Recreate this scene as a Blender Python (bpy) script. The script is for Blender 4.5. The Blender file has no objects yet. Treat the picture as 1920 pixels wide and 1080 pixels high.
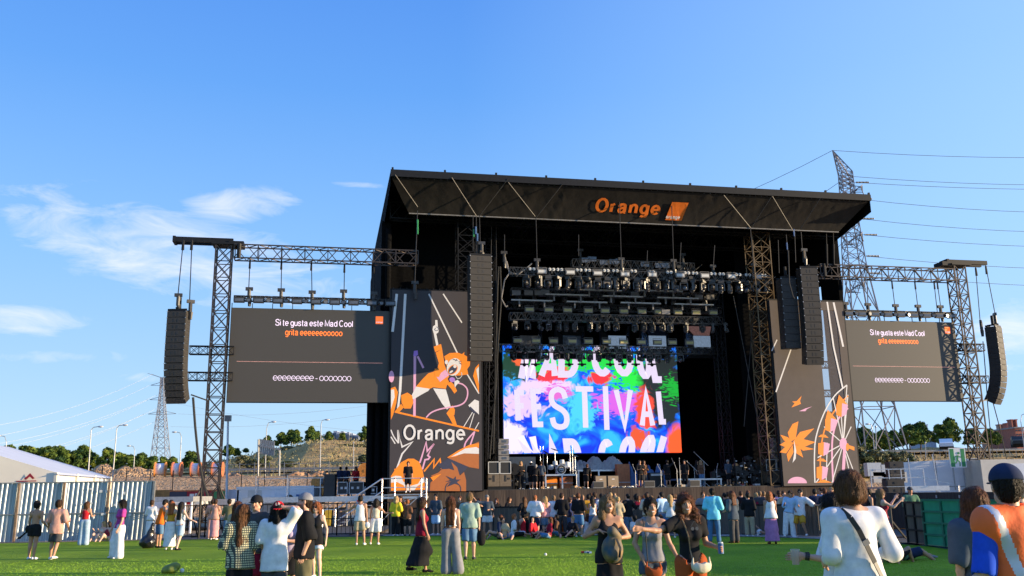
import bpy, bmesh, math, random
import numpy as np
from mathutils import Vector, Matrix, noise as mnoise
from mathutils.geometry import tessellate_polygon
random.seed(7); RNG=np.random.RandomState(5)
SC=bpy.context.scene; COL=SC.collection
rad=math.radians
FPX=1698.; PITCH=math.atan(385/1698.); ROLL=-0.0155; EYE=1.75
cam=bpy.data.cameras.new('camera'); camo=bpy.data.objects.new('camera',cam); COL.objects.link(camo)
cam.sensor_width=36; cam.lens=FPX/1920*36; cam.clip_start=0.1; cam.clip_end=6000
MC=Matrix.Rotation(math.pi/2+PITCH,3,'X')@Matrix.Rotation(ROLL,3,'Z')
camo.matrix_world=Matrix.Translation((0,0,EYE))@MC.to_4x4(); SC.camera=camo
SUN_EL=rad(7.5); SUN_AZ=rad(8.0)   # sun low on the right, a little behind the viewer
sdir=Vector((math.cos(SUN_EL)*math.cos(SUN_AZ),-math.cos(SUN_EL)*math.sin(SUN_AZ),math.sin(SUN_EL)))
sl=bpy.data.lights.new('sun','SUN'); sl.energy=5.0; sl.angle=rad(0.5); sl.color=(1.0,0.78,0.50)
so=bpy.data.objects.new('sun',sl); COL.objects.link(so); so.rotation_euler=sdir.to_track_quat('Z','Y').to_euler(); so.location=(60,-20,40)
W=bpy.data.worlds.new('World'); SC.world=W; W.use_nodes=True
def build_world():
    nt=W.node_tree; n=nt.nodes; l=nt.links; n.clear()
    out=n.new('ShaderNodeOutputWorld'); bg=n.new('ShaderNodeBackground'); bg.inputs['Strength'].default_value=0.055
    sky=n.new('ShaderNodeTexSky'); sky.sky_type='NISHITA'; sky.sun_disc=False
    sky.sun_elevation=SUN_EL; sky.sun_rotation=rad(90)+SUN_AZ; sky.altitude=600; sky.air_density=1.0; sky.dust_density=0.3; sky.ozone_density=2.0
    tc=n.new('ShaderNodeTexCoord'); sep=n.new('ShaderNodeSeparateXYZ'); l.new(tc.outputs['Generated'],sep.inputs[0])
    def M(op,a,b=None,c=None,clamp=False):
        m=n.new('ShaderNodeMath'); m.operation=op; m.use_clamp=clamp
        for i,v in enumerate((a,b,c)):
            if v is None: continue
            if isinstance(v,(int,float)): m.inputs[i].default_value=v
            else: l.new(v,m.inputs[i])
        return m.outputs[0]
    hs=n.new('ShaderNodeHueSaturation'); hs.inputs['Saturation'].default_value=1.12; hs.inputs['Value'].default_value=1.0
    l.new(sky.outputs[0],hs.inputs['Color'])
    # blue cast of the clear upper air, pale air near the horizon
    el=M('MULTIPLY',sep.outputs[2],1.0)
    ramp=n.new('ShaderNodeValToRGB'); cr=ramp.color_ramp
    cr.elements[0].position=0.0; cr.elements[0].color=(6.3,8.6,10.6,1)
    cr.elements[1].position=0.62; cr.elements[1].color=(0.75,2.75,9.4,1)
    for p,c in ((0.10,(4.9,7.7,11.0,1)),(0.25,(3.1,6.3,11.4,1)),(0.42,(1.55,4.4,10.6,1))):
        e=cr.elements.new(p); e.color=c
    l.new(el,ramp.inputs[0])
    mx=n.new('ShaderNodeMixRGB'); mx.inputs[0].default_value=0.8; l.new(hs.outputs[0],mx.inputs[1]); l.new(ramp.outputs[0],mx.inputs[2])
    m2=n.new('ShaderNodeMixRGB'); l.new(M('MULTIPLY',M('ADD',sep.outputs[0],0.05,clamp=True),0.9,clamp=True),m2.inputs[0]); l.new(mx.outputs[0],m2.inputs[1]); m2.inputs[2].default_value=(5.0,7.9,12.0,1); mx=m2
    # azimuth / elevation coordinates of the direction, for the clouds
    az=M('ARCTAN2',sep.outputs[0],sep.outputs[1]); ev=M('ARCSINE',sep.outputs[2])
    cmb=n.new('ShaderNodeCombineXYZ'); l.new(az,cmb.inputs[0]); l.new(M('MULTIPLY',ev,3.3),cmb.inputs[1])
    nz=n.new('ShaderNodeTexNoise'); nz.inputs['Scale'].default_value=11.0; nz.inputs['Detail'].default_value=11; nz.inputs['Roughness'].default_value=0.62; nz.inputs['Distortion'].default_value=0.9
    l.new(cmb.outputs[0],nz.inputs['Vector'])
    tot=None
    # (azimuth, elevation, half width, half height, tilt, strength)
    for a0,e0,wa,we,tl,s in CLOUDS:
        da=M('SUBTRACT',az,a0); de=M('SUBTRACT',M('SUBTRACT',ev,e0),M('MULTIPLY',da,tl))
        d=M('ADD',M('POWER',M('ABSOLUTE',M('DIVIDE',da,wa)),2.0),M('POWER',M('ABSOLUTE',M('DIVIDE',de,we)),2.0))
        g=M('MULTIPLY',M('SUBTRACT',1.0,d,clamp=True),s)
        tot=g if tot is None else M('MAXIMUM',tot,g)
    dens=M('MULTIPLY',M('SUBTRACT',M('ADD',nz.outputs['Fac'],M('MULTIPLY',tot,0.62)),0.70,clamp=True),2.1,clamp=True)
    dens=M('MULTIPLY',dens,M('MULTIPLY',tot,3.0,clamp=True))
    dens=M('MULTIPLY',dens,0.75)
    cl=n.new('ShaderNodeMixRGB'); cl.inputs[2].default_value=(10.5,10.3,11.6,1); l.new(dens,cl.inputs[0]); l.new(mx.outputs[0],cl.inputs[1])
    l.new(cl.outputs[0],bg.inputs[0]); l.new(bg.outputs[0],out.inputs[0])
def pray(px,py): return MC@Vector(((px-960)/FPX,-(py-540)/FPX,-1))
def azel(px,py):
    d=pray(px,py).normalized(); return math.atan2(d.x,d.y),math.asin(d.z)
CLOUDS=[]
for (px,py,wx,wy,tl,s) in [(340,475,400,115,-0.16,0.76),(440,388,150,50,0.13,0.74),(240,420,260,50,-0.02,0.6),(30,600,150,44,0.0,0.66),(120,668,150,22,0.05,0.5),
                           (560,520,90,20,-0.25,0.62),(270,708,70,14,0,0.45),(1890,620,90,70,0,0.66),(1745,562,60,12,0.1,0.4),(670,347,70,9,0,0.45),(1900,690,90,30,0,0.5),(1840,600,40,30,0,0.3)]:
    a,e=azel(px,py); CLOUDS.append((a,e,wx/1800,wy/1800,tl,s))
build_world()
vs=SC.view_settings; vs.view_transform='Standard'; vs.look='None'; vs.exposure=0.98; vs.gamma=1; vs.use_curve_mapping=False
CAMP=Vector((0,0,EYE))
def gnd(px,py,z=0.0):
    d=pray(px,py); return CAMP+d*((z-EYE)/d.z)
def atY(px,py,Y):
    d=pray(px,py); return CAMP+d*(Y/d.y)
YAW=rad(11.3); UV=Vector((math.cos(YAW),math.sin(YAW),0)); VV=Vector((-math.sin(YAW),math.cos(YAW),0))
O0=atY(740,921,57.); O0.z=0
def SP(u,v,w): return O0+UV*u+VV*v+Vector((0,0,w))
def stg(px,py,v):
    d=pray(px,py); t=(v-(CAMP-O0).dot(VV))/d.dot(VV); p=CAMP+d*t-O0
    return p.dot(UV),p.z
MATS={}
def mat(name,col,rough=0.6,metal=0.0,var=0.12,scale=6.0,bump=0.0,bscale=None,col2=None,spec=0.5,stretch=None,emit=None,es=1.0,alpha=None,trans=0.0,detail=4,rough_n=0):
    if name in MATS: return MATS[name]
    m=bpy.data.materials.new(name); m.use_nodes=True; nt=m.node_tree; n=nt.nodes; l=nt.links
    b=n['Principled BSDF']; b.inputs['Roughness'].default_value=rough; b.inputs['Metallic'].default_value=metal
    b.inputs['Specular IOR Level'].default_value=spec
    tc=n.new('ShaderNodeTexCoord'); mp=n.new('ShaderNodeMapping'); l.new(tc.outputs['Object'],mp.inputs[0])
    if stretch: mp.inputs['Scale'].default_value=stretch
    nz=n.new('ShaderNodeTexNoise'); nz.inputs['Scale'].default_value=scale; nz.inputs['Detail'].default_value=detail; nz.inputs['Roughness'].default_value=0.6
    l.new(mp.outputs[0],nz.inputs['Vector'])
    rp=n.new('ShaderNodeValToRGB'); rp.color_ramp.elements[0].position=0.3; rp.color_ramp.elements[1].position=0.7
    c2=col2 if col2 else tuple(min(1,c*(1+var)) for c in col)
    c1=tuple(c*(1-var) for c in col) if not col2 else col
    rp.color_ramp.elements[0].color=(*c1,1); rp.color_ramp.elements[1].color=(*c2,1)
    l.new(nz.outputs['Fac'],rp.inputs[0]); l.new(rp.outputs[0],b.inputs['Base Color'])
    if bump:
        nb=n.new('ShaderNodeTexNoise'); nb.inputs['Scale'].default_value=bscale or scale*4; nb.inputs['Detail'].default_value=5
        l.new(mp.outputs[0],nb.inputs['Vector']); bp=n.new('ShaderNodeBump'); bp.inputs['Strength'].default_value=bump; bp.inputs['Distance'].default_value=0.03
        l.new(nb.outputs['Fac'],bp.inputs['Height']); l.new(bp.outputs[0],b.inputs['Normal'])
    if rough_n:
        wn=n.new('ShaderNodeTexNoise'); wn.inputs['Scale'].default_value=rough_n; wn.inputs['Detail'].default_value=3; l.new(mp.outputs[0],wn.inputs['Vector']); v1=n.new('ShaderNodeVectorMath'); v1.operation='MULTIPLY_ADD'; l.new(wn.outputs['Color'],v1.inputs[0]); v1.inputs[1].default_value=(6,6,2.4); v1.inputs[2].default_value=(-3,-3.5,-.4); v2=n.new('ShaderNodeVectorMath'); v2.operation='NORMALIZE'; l.new(v1.outputs[0],v2.inputs[0]); l.new(v2.outputs[0],b.inputs['Normal'])
    if emit: b.inputs['Emission Color'].default_value=(*emit,1); b.inputs['Emission Strength'].default_value=es
    if alpha is not None: b.inputs['Alpha'].default_value=alpha
    if trans: b.inputs['Transmission Weight'].default_value=trans
    MATS[name]=m; return m
def M(n): return MATS[n]
black=mat('black_steel',(0.010,0.010,0.011),0.55,0.2,var=0.3,spec=.3)
mat('black_cloth',(0.006,0.006,0.0065),0.95,var=0.35,bump=0.25,bscale=3,spec=.05)
mat('skirt_cloth',(0.062,0.049,0.042),0.95,var=0.25,stretch=(6,6,0.4),scale=1.5,bump=0.8,bscale=3,spec=0.1)
mat('black_plastic',(0.020,0.019,0.018),0.55,var=0.2)
mat('cabinet_black',(0.030,0.027,0.024),0.6,var=0.15,scale=2)
mat('grille',(0.036,0.031,0.026),0.7,0.0,var=0.25,scale=30)
mat('alu',(0.62,0.62,0.64),0.35,0.8,var=0.12)
mat('alu_dull',(0.45,0.45,0.46),0.5,0.6,var=0.2)
mat('galv',(0.26,0.265,0.27),0.5,0.6,var=0.25)
mat('orange_print',(0.92,0.26,0.01),0.6,var=0.05)
mat('orange_logo',(0.80,0.17,0.01),0.6,var=0.05)
mat('white_print',(0.72,0.70,0.68),0.6,var=0.04)
mat('pink_print',(0.75,0.38,0.55),0.6,var=0.04)
mat('purple_print',(0.42,0.20,0.60),0.6,var=0.04)
mat('brown_print',(0.42,0.13,0.03),0.6,var=0.05)
mat('navy_print',(0.035,0.04,0.075),0.6,var=0.05)
mat('banner_dark',(0.040,0.034,0.038),0.65,var=0.06,scale=1.2,bump=0.15,bscale=2)
mat('banner_mesh',(0.080,0.063,0.056),0.75,var=0.08,scale=1.2,bump=0.15,bscale=2)
mat('screen_face',(0.057,0.051,0.043),0.5,var=0.05,scale=40)
mat('wood',(0.30,0.17,0.08),0.6,var=0.25,stretch=(1,1,6),scale=3)
mat('rubber',(0.02,0.02,0.02),0.8)
mat('white_paint',(0.72,0.73,0.75),0.5,var=0.05,scale=1.5)
mat('cream_paint',(0.62,0.57,0.48),0.6,var=0.08,scale=1.5)
mat('red_paint',(0.45,0.02,0.02),0.5,var=0.15)
mat('red_flag',(0.36,0.015,0.03),0.7,var=0.15)
mat('green_paint',(0.02,0.22,0.07),0.5,var=0.15)
mat('yellow_tape',(0.70,0.48,0.05),0.6,var=0.2)
mat('grey_cloth',(0.33,0.32,0.33),0.85,var=0.2,bump=0.6,bscale=2.5)
mat('blue_tarp',(0.05,0.12,0.28),0.6,var=0.3,bump=0.6,bscale=2)
mat('lens_glass',(0.10,0.11,0.13),0.12,0.3,var=0.3)
mat('lamp_white',(0.58,0.58,0.56),0.35,var=0.1)
mat('lamp_yellow',(0.55,0.50,0.20),0.4,var=0.1)
mat('grey_plastic',(0.20,0.19,0.18),0.4,var=0.2)
mat('wire',(0.03,0.03,0.035),0.5)
class MB:
    def __init__(s): s.v=[]; s.f=[]; s.m=[]
    def q(s,pts,m=0):
        b=len(s.v); s.v+= [tuple(p) for p in pts]; s.f.append(tuple(range(b,b+len(pts)))); s.m.append(m)
    def hexa(s,P,m=0):
        b=len(s.v); s.v+=[tuple(p) for p in P]
        for f in ((0,3,2,1),(4,5,6,7),(0,1,5,4),(1,2,6,5),(2,3,7,6),(3,0,4,7)): s.f.append(tuple(b+i for i in f)); s.m.append(m)
    def box(s,x0,y0,z0,x1,y1,z1,m=0):
        s.hexa([(x0,y0,z0),(x1,y0,z0),(x1,y1,z0),(x0,y1,z0),(x0,y0,z1),(x1,y0,z1),(x1,y1,z1),(x0,y1,z1)],m)
    def cbox(s,c,d,m=0,rot=None):
        hx,hy,hz=d[0]/2,d[1]/2,d[2]/2
        P=[Vector(p) for p in ((-hx,-hy,-hz),(hx,-hy,-hz),(hx,hy,-hz),(-hx,hy,-hz),(-hx,-hy,hz),(hx,-hy,hz),(hx,hy,hz),(-hx,hy,hz))]
        if rot is not None: P=[rot@p for p in P]
        s.hexa([p+Vector(c) for p in P],m)
    def cyl(s,p,q,r0,r1=None,n=6,m=0,caps=True):
        p=Vector(p); q=Vector(q); r1=r0 if r1 is None else r1
        d=q-p
        if d.length<1e-6: return
        d.normalize(); a=Vector((0,0,1)) if abs(d.z)<0.9 else Vector((1,0,0)); x=d.cross(a).normalized(); y=d.cross(x)
        b=len(s.v)
        for c,r in ((p,r0),(q,r1)):
            for i in range(n):
                t=2*math.pi*(i+0.5)/n; s.v.append(tuple(c+x*(r*math.cos(t))+y*(r*math.sin(t))))
        for i in range(n):
            j=(i+1)%n; s.f.append((b+i,b+n+i,b+n+j,b+j)); s.m.append(m)
        if caps:
            s.f.append(tuple(b+i for i in range(n))); s.m.append(m); s.f.append(tuple(b+n+i for i in reversed(range(n)))); s.m.append(m)
    def bar(s,p,q,r,m=0,n=4): s.cyl(p,q,r,r,n,m,False)
    def tube(s,pts,r,m=0,n=4):
        for a,b in zip(pts[:-1],pts[1:]): s.cyl(a,b,r,r,n,m,False)
    def ball(s,c,r,m=0,seg=8,rings=5,sc=(1,1,1)):
        c=Vector(c); b=len(s.v)
        s.v.append((c.x,c.y,c.z-r*sc[2]))
        for i in range(1,rings):
            a=math.pi*i/rings-math.pi/2
            for j in range(seg):
                t=2*math.pi*j/seg; s.v.append((c.x+r*sc[0]*math.cos(a)*math.cos(t),c.y+r*sc[1]*math.cos(a)*math.sin(t),c.z+r*sc[2]*math.sin(a)))
        s.v.append((c.x,c.y,c.z+r*sc[2])); e=len(s.v)-1
        for j in range(seg):
            k=(j+1)%seg
            s.f.append((b,b+1+k,b+1+j)); s.m.append(m)
            s.f.append((e,b+1+(rings-2)*seg+j,b+1+(rings-2)*seg+k)); s.m.append(m)
            for i in range(rings-2):
                s.f.append((b+1+i*seg+j,b+1+i*seg+k,b+1+(i+1)*seg+k,b+1+(i+1)*seg+j)); s.m.append(m)
    def poly(s,pts,m=0,ext=None):
        """flat polygon (may be concave); ext = vector to give it thickness"""
        P=[Vector(p) for p in pts]; tris=tessellate_polygon([P]); b=len(s.v); s.v+=[tuple(p) for p in P]
        for t in tris: s.f.append((b+t[0],b+t[1],b+t[2])); s.m.append(m)
        if ext is not None:
            E=Vector(ext); c=len(s.v); s.v+=[tuple(p+E) for p in P]; n=len(P)
            for t in tris: s.f.append((c+t[2],c+t[1],c+t[0])); s.m.append(m)
            for i in range(n): j=(i+1)%n; s.f.append((b+i,b+j,c+j,c+i)); s.m.append(m)
    def add(s,o,mx=None,moff=0):
        b=len(s.v)
        s.v+= [tuple(mx@Vector(p)) for p in o.v] if mx is not None else list(o.v)
        s.f+=[tuple(b+i for i in f) for f in o.f]; s.m+=[i+moff for i in o.m]
    def mesh(s,name,mats,smooth=False):
        me=bpy.data.meshes.new(name); me.from_pydata(s.v,[],s.f)
        if not isinstance(mats,(list,tuple)): mats=[mats]
        for m in mats: me.materials.append(MATS[m] if isinstance(m,str) else m)
        if len(mats)>1: me.polygons.foreach_set('material_index',s.m)
        if smooth: me.polygons.foreach_set('use_smooth',[True]*len(s.f))
        return me
def raw(name,me,parent=None,loc=(0,0,0),rz=0):
    o=bpy.data.objects.new(name,me); COL.objects.link(o); o.location=loc; o.rotation_euler=(0,0,rz)
    if parent is not None: o.parent=parent
    return o
def tagit(o,label=None,cat=None,group=None,kind=None):
    if label: o['label']=label
    if cat: o['category']=cat
    if group: o['group']=group
    if kind: o['kind']=kind
    return o
def thing(name,label,cat,loc=(0,0,0),rz=0,group=None,kind=None):
    return tagit(raw(name,None,None,loc,rz),label,cat,group,kind)
def part(t,name,mb,mats,smooth=False,loc=(0,0,0),label=None):
    o=raw(name,mb.mesh(name,mats,smooth),t,loc)
    if label: o['label']=label
    return o
def solo(name,label,cat,mb,mats,loc=(0,0,0),rz=0,group=None,smooth=False,kind=None):
    return tagit(raw(name,mb.mesh(name,mats,smooth),None,loc,rz),label,cat,group,kind)
def dup(root,loc,rz=0,label=None,group=None,scale=None):
    r=root.copy(); COL.objects.link(r); r.location=loc; r.rotation_euler=(0,0,rz)
    if label: r['label']=label
    if group: r['group']=group
    if scale is not None: r.scale=(scale,)*3
    for ch in list(root.children):
        c=ch.copy(); COL.objects.link(c); c.parent=r
        for g in list(ch.children):
            d=g.copy(); COL.objects.link(d); d.parent=c
    return r
def truss(mb,p,q,w,h,bay,r=0.025,side=None,m=0,style='x',dr=0.6):
    """box truss from p to q: four chords and lattice; side = horizontal direction of its width"""
    p=Vector(p); q=Vector(q); d=(q-p); L=d.length; d.normalize()
    s=Vector(side) if side is not None else d.cross(Vector((0,0,1))).normalized()
    s=(s-d*s.dot(d)).normalized(); t=s.cross(d).normalized()
    cs=[s*(w/2)+t*(h/2),s*(-w/2)+t*(h/2),s*(-w/2)-t*(h/2),s*(w/2)-t*(h/2)]
    for c in cs: mb.bar(p+c,q+c,r,m)
    n=max(1,round(L/bay)); st=L/n
    for i in range(n+1):
        a=p+d*(i*st)
        for k in range(4): mb.bar(a+cs[k],a+cs[(k+1)%4],r*dr,m)
        if i<n:
            b=p+d*((i+1)*st)
            for k in range(4):
                c0,c1=cs[k],cs[(k+1)%4]
                if style=='x': mb.bar(a+c0,b+c1,r*dr,m); mb.bar(a+c1,b+c0,r*dr,m)
                elif style=='v':
                    mid=(a+b)/2; mb.bar(a+c0,mid+c1,r*dr,m); mb.bar(mid+c1,b+c0,r*dr,m)
                else: mb.bar((a+c0) if i%2 else (a+c1),(b+c1) if i%2 else (b+c0),r*dr,m)
def text_mb(txt,size,bold=0.0,space=1.0,xs=1.0,ext=0.0,shear=0.0):
    """letters in the x-z plane, baseline at z=0, starting at x=0, facing -y"""
    cu=bpy.data.curves.new('t','FONT'); cu.body=txt; cu.size=size; cu.offset=bold*size; cu.space_character=space; cu.extrude=ext; cu.resolution_u=3; cu.shear=shear
    ob=bpy.data.objects.new('t',cu); COL.objects.link(ob)
    dg=bpy.context.evaluated_depsgraph_get(); me=bpy.data.meshes.new_from_object(ob.evaluated_get(dg))
    mb=MB(); mb.v=[(v.co.x*xs,-v.co.z,v.co.y) for v in me.vertices]; mb.f=[tuple(p.vertices) for p in me.polygons]; mb.m=[0]*len(mb.f)
    bpy.data.objects.remove(ob); bpy.data.curves.remove(cu); bpy.data.meshes.remove(me)
    return mb
def textbox(txt,x0,z0,x1,z1,y=0.0,bold=0.0,ref=None,shear=0.0,space=1.0):
    """text stretched to fill a box; ref = string whose height fixes z scale"""
    mb=text_mb(txt,1.0,bold,space,shear=shear); a=np.array(mb.v); lo=a.min(0); hi=a.max(0)
    a[:,0]=x0+(a[:,0]-lo[0])/(hi[0]-lo[0])*(x1-x0); a[:,2]=z0+(a[:,2]-lo[2])/(hi[2]-lo[2])*(z1-z0); a[:,1]=y
    mb.v=[tuple(p) for p in a]; return mb
ORD=['first','second','third','fourth','fifth','sixth','seventh','eighth','ninth','tenth','eleventh','twelfth','thirteenth','fourteenth','fifteenth','sixteenth','seventeenth','eighteenth','nineteenth','twentieth','twenty-first','twenty-second','twenty-third','twenty-fourth','twenty-fifth','twenty-sixth']

def _ell(cx,cy,rx_,ry,a0,a1,n=14): return [(cx+rx_*math.cos(a0+(a1-a0)*i/n),cy+ry*math.sin(a0+(a1-a0)*i/n)) for i in range(n+1)]
def _spl(P,k=4):
    out=[]; Q=[P[0]]+list(P)+[P[-1]]
    for i in range(1,len(Q)-2):
        for j in range(k):
            t=j/k; p0,p1,p2,p3=[Vector(q) for q in Q[i-1:i+3]]
            out.append(tuple(0.5*((2*p1)+(p2-p0)*t+(2*p0-5*p1+4*p2-p3)*t*t+(-p0+3*p1-3*p2+p3)*t**3)))
    return out+[tuple(P[-1])]
_S=_spl([(.98,.76),(.85,.94),(.5,1),(.13,.92),(.03,.74),(.2,.58),(.78,.43),(.98,.26),(.87,.06),(.5,0),(.12,.06),(0,.25)])
_bowl=_ell(.5,.5,.5,.5,0,2*math.pi)
GL={'O':(1.35,1.42,[_bowl]),'C':(1.25,1.42,[_ell(.5,.5,.5,.5,.75,5.53)]),'L':(.95,1.42,[[(0,1),(0,0),(1,0)]]),'M':(1.35,1.42,[[(0,0),(0,1),(.5,.1),(1,1),(1,0)]]),
'A':(1.25,1.42,[[(0,0),(.5,1),(1,0)],[(.17,.33),(.83,.33)]]),'D':(1.2,1.42,[[(0,.5),(0,1)]+_ell(.5,.5,.5,.5,1.57,-1.57)+[(0,0),(0,.5)]]),'F':(1,1.42,[[(0,0),(0,1),(1,1)],[(0,.53),(.85,.53)]]),
'E':(1,1.42,[[(1,0),(0,0),(0,1),(1,1)],[(0,.53),(.9,.53)]]),'S':(1.15,1.42,[_S]),'T':(1.1,1.42,[[(0,1),(1,1)],[(.5,0),(.5,1)]]),'I':(0,1.42,[[(0,0),(0,1)]]),'V':(1.2,1.42,[[(0,1),(.5,0),(1,1)]]),
'a':(.92,1,[_spl([(0.03,.70),(.12,.93),(.45,1),(.78,.93),(.86,.70),(.86,.2),(.92,0),(1,0)]),_spl([(.86,.60),(.45,.54),(.08,.40),(.02,.22),(.15,.03),(.45,0),(.75,.12),(.86,.36)])]),
'e':(.95,1,[[(0.02,.5),(1,.5)]+_ell(.5,.5,.5,.5,0,5.5)]),'n':(.85,1,[[(0,0),(0,1)],_spl([(0,.62),(.2,.9),(.58,1),(.92,.86),(1,.6),(1,.3),(1,0)])]),'r':(.48,1,[[(0,0),(0,1)],_spl([(0,.55),(.3,.88),(1,.98)])]),
'g':(.92,1,[_bowl,_spl([(1,1),(1,.4),(1,-.1),(.86,-.36),(.5,-.43),(.08,-.33)])]),'i':(0,1,[[(0,0),(0,1)],[(0,1.30),(0,1.44)]]),'t':(.5,1,[_spl([(.42,1.36),(.42,.7),(.42,.2),(.6,.0),(1,.02)]),[(0,1),(1,1)]]),
'u':(.85,1,[_spl([(0,1),(0,.4),(.08,.12),(.42,0),(.8,.1),(1,.38)]),[(1,1),(1,0)]]),'s':(.8,1,[_S]),'d':(.92,1,[_bowl,[(1,1.44),(1,0)]]),'l':(0,1,[[(0,0),(0,1.44)]]),'o':(.98,1,[_bowl]),'-':(.5,1,[[(0,.42),(1,.42)]])}
_LAY=[0]
def ribbon(mb,pts,w,y=0.0,m=0,to=None):
    """flat mitred ribbon in the x-z plane"""
    P=[Vector(p) for p in pts]; Q=[P[0]]
    for p in P[1:]:
        if (p-Q[-1]).length>1e-4: Q.append(p)
    if len(Q)<2: return
    closed=(Q[0]-Q[-1]).length<1e-3
    if closed: Q=Q[:-1]
    n=len(Q); L=[];R=[]
    for i in range(n):
        a=Q[i-1] if (i or closed) else None; b=Q[(i+1)%n] if (i<n-1 or closed) else None
        d1=(Q[i]-a).normalized() if a is not None else None; d2=(b-Q[i]).normalized() if b is not None else None
        if d1 is None: d1=d2
        if d2 is None: d2=d1
        n1=Vector((-d1.y,d1.x)); n2=Vector((-d2.y,d2.x)); k=n1+n2
        if k.length<0.3: k=n1
        k.normalize(); c=max(.45,k.dot(n1)); L.append(Q[i]+k*(w/2/c)); R.append(Q[i]-k*(w/2/c))
    rng=range(n if closed else n-1)
    for i in rng:
        j=(i+1)%n; q=[R[i],R[j],L[j],L[i]]; mb.q([(p.x,y,p.y) for p in q],m)
def stroke_glyph(mb,ch,x0,z0,w,xh,sw,y=0.0,sk=0.0,capk=1.0):
    """glyph skeleton inset by half the stroke"""
    gw,gh,st=GL[ch]; H=xh*(gh if gh==1 else gh*capk)-sw; W=max(0,w-sw)
    for s in st:
        _LAY[0]=(_LAY[0]+1)%5; ribbon(mb,[(x0+sw/2+p[0]*W+sk*(sw/2+p[1]*H),z0+sw/2+p[1]*H) for p in s],sw,y-_LAY[0]*.0006)
def stroke_text(txt,x0,x1,z0,xh,sw,y=0.0,gap=.26,space=.55):
    mb=MB(); U=0; n=len(txt)
    for i,c in enumerate(txt): U+= space if c==' ' else GL[c][0]*xh
    # horizontal: total = k*U_body + stroke widths + gaps
    gl=[c for c in txt if c!=' ']; sp=txt.count(' ')
    Ub=sum(GL[c][0] for c in gl)*xh; fix=len(gl)*sw+(n-1)*gap*xh*.8+sp*space*xh*.6
    k=(x1-x0)/(Ub+fix); x=x0
    for i,c in enumerate(txt):
        if c==' ': x+=(space*xh*.6)*k+gap*xh*.8*k; continue
        w=(GL[c][0]*xh+sw)*k; stroke_glyph(mb,c,x,z0,w,xh,sw*min(1.15,max(.8,k)),y); x+=w+gap*xh*.8*k
    return mb
# ================================================================ GROUND
def turf_mat():
    m=bpy.data.materials.new('turf'); m.use_nodes=True; nt=m.node_tree; n=nt.nodes; l=nt.links; b=n['Principled BSDF']
    b.inputs['Roughness'].default_value=0.8; b.inputs['Specular IOR Level'].default_value=0.15
    tc=n.new('ShaderNodeTexCoord')
    a=n.new('ShaderNodeTexNoise'); a.inputs['Scale'].default_value=0.35; a.inputs['Detail'].default_value=6; l.new(tc.outputs['Object'],a.inputs[0])
    c=n.new('ShaderNodeTexNoise'); c.inputs['Scale'].default_value=60; c.inputs['Detail'].default_value=2; l.new(tc.outputs['Object'],c.inputs[0])
    r=n.new('ShaderNodeValToRGB'); r.color_ramp.elements[0].position=0.32; r.color_ramp.elements[0].color=(0.18,0.33,0.016,1); r.color_ramp.elements[1].position=0.65; r.color_ramp.elements[1].color=(0.33,0.50,0.024,1)
    l.new(a.outputs[0],r.inputs[0])
    x=n.new('ShaderNodeMixRGB'); x.blend_type='MULTIPLY'; x.inputs[0].default_value=0.6; l.new(r.outputs[0],x.inputs[1])
    r2=n.new('ShaderNodeValToRGB'); r2.color_ramp.elements[0].position=0.3; r2.color_ramp.elements[0].color=(0.45,0.45,0.4,1); r2.color_ramp.elements[1].position=0.7; r2.color_ramp.elements[1].color=(1,1,1,1)
    l.new(c.outputs[0],r2.inputs[0]); l.new(r2.outputs[0],x.inputs[2]); l.new(x.outputs[0],b.inputs['Base Color'])
    d=n.new('ShaderNodeTexWhiteNoise'); d.noise_dimensions='3D'; l.new(tc.outputs['Object'],d.inputs['Vector'])
    v1=n.new('ShaderNodeVectorMath'); v1.operation='MULTIPLY_ADD'; l.new(d.outputs['Color'],v1.inputs[0]); v1.inputs[1].default_value=(3.2,3.2,.6); v1.inputs[2].default_value=(-1.6,-1.6,.75); v2=n.new('ShaderNodeVectorMath'); v2.operation='NORMALIZE'; l.new(v1.outputs[0],v2.inputs[0]); l.new(v2.outputs[0],b.inputs['Normal'])  # blades of the pile lean every way
    MATS['turf']=m
turf_mat()
mat('blade',(0.25,0.43,0.025),0.55,var=0.35,scale=3,spec=0.25)
mat('dirt',(0.30,0.20,0.12),0.95,scale=0.5,col2=(0.42,0.31,0.20),bump=0.6,bscale=2.0,spec=0.1)
mat('gravelly_earth',(0.38,0.21,0.10),0.95,scale=2.2,col2=(0.68,0.46,0.27),rough_n=7,spec=0.1,detail=8)
mat('red_earth',(0.38,0.19,0.09),0.95,scale=0.8,col2=(0.55,0.33,0.18),rough_n=2.5,spec=0.1)
mat('dry_grass',(0.40,0.24,0.09),0.95,scale=0.12,col2=(0.66,0.43,0.18),rough_n=5,spec=0.1,detail=8)
mat('asphalt',(0.05,0.05,0.055),0.85,var=0.15)
mat('foliage_a',(0.10,0.155,0.028),0.75,var=0.45,scale=0.7,spec=0.2)
mat('foliage_b',(0.18,0.22,0.034),0.75,var=0.45,scale=0.7,spec=0.2)
mat('foliage_c',(0.040,0.085,0.028),0.8,var=0.45,scale=0.7,spec=0.2)
mat('foliage_dry',(0.17,0.17,0.07),0.85,var=0.4,scale=0.8,spec=0.1)
mat('bark',(0.10,0.07,0.05),0.9,var=0.3)
gm=MB(); gm.q([(-4000,-300,-0.06),(4000,-300,-0.06),(4000,5000,-0.06),(-4000,5000,-0.06)])
tagit(raw('ground',gm.mesh('ground','dirt')),kind='structure')
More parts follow.
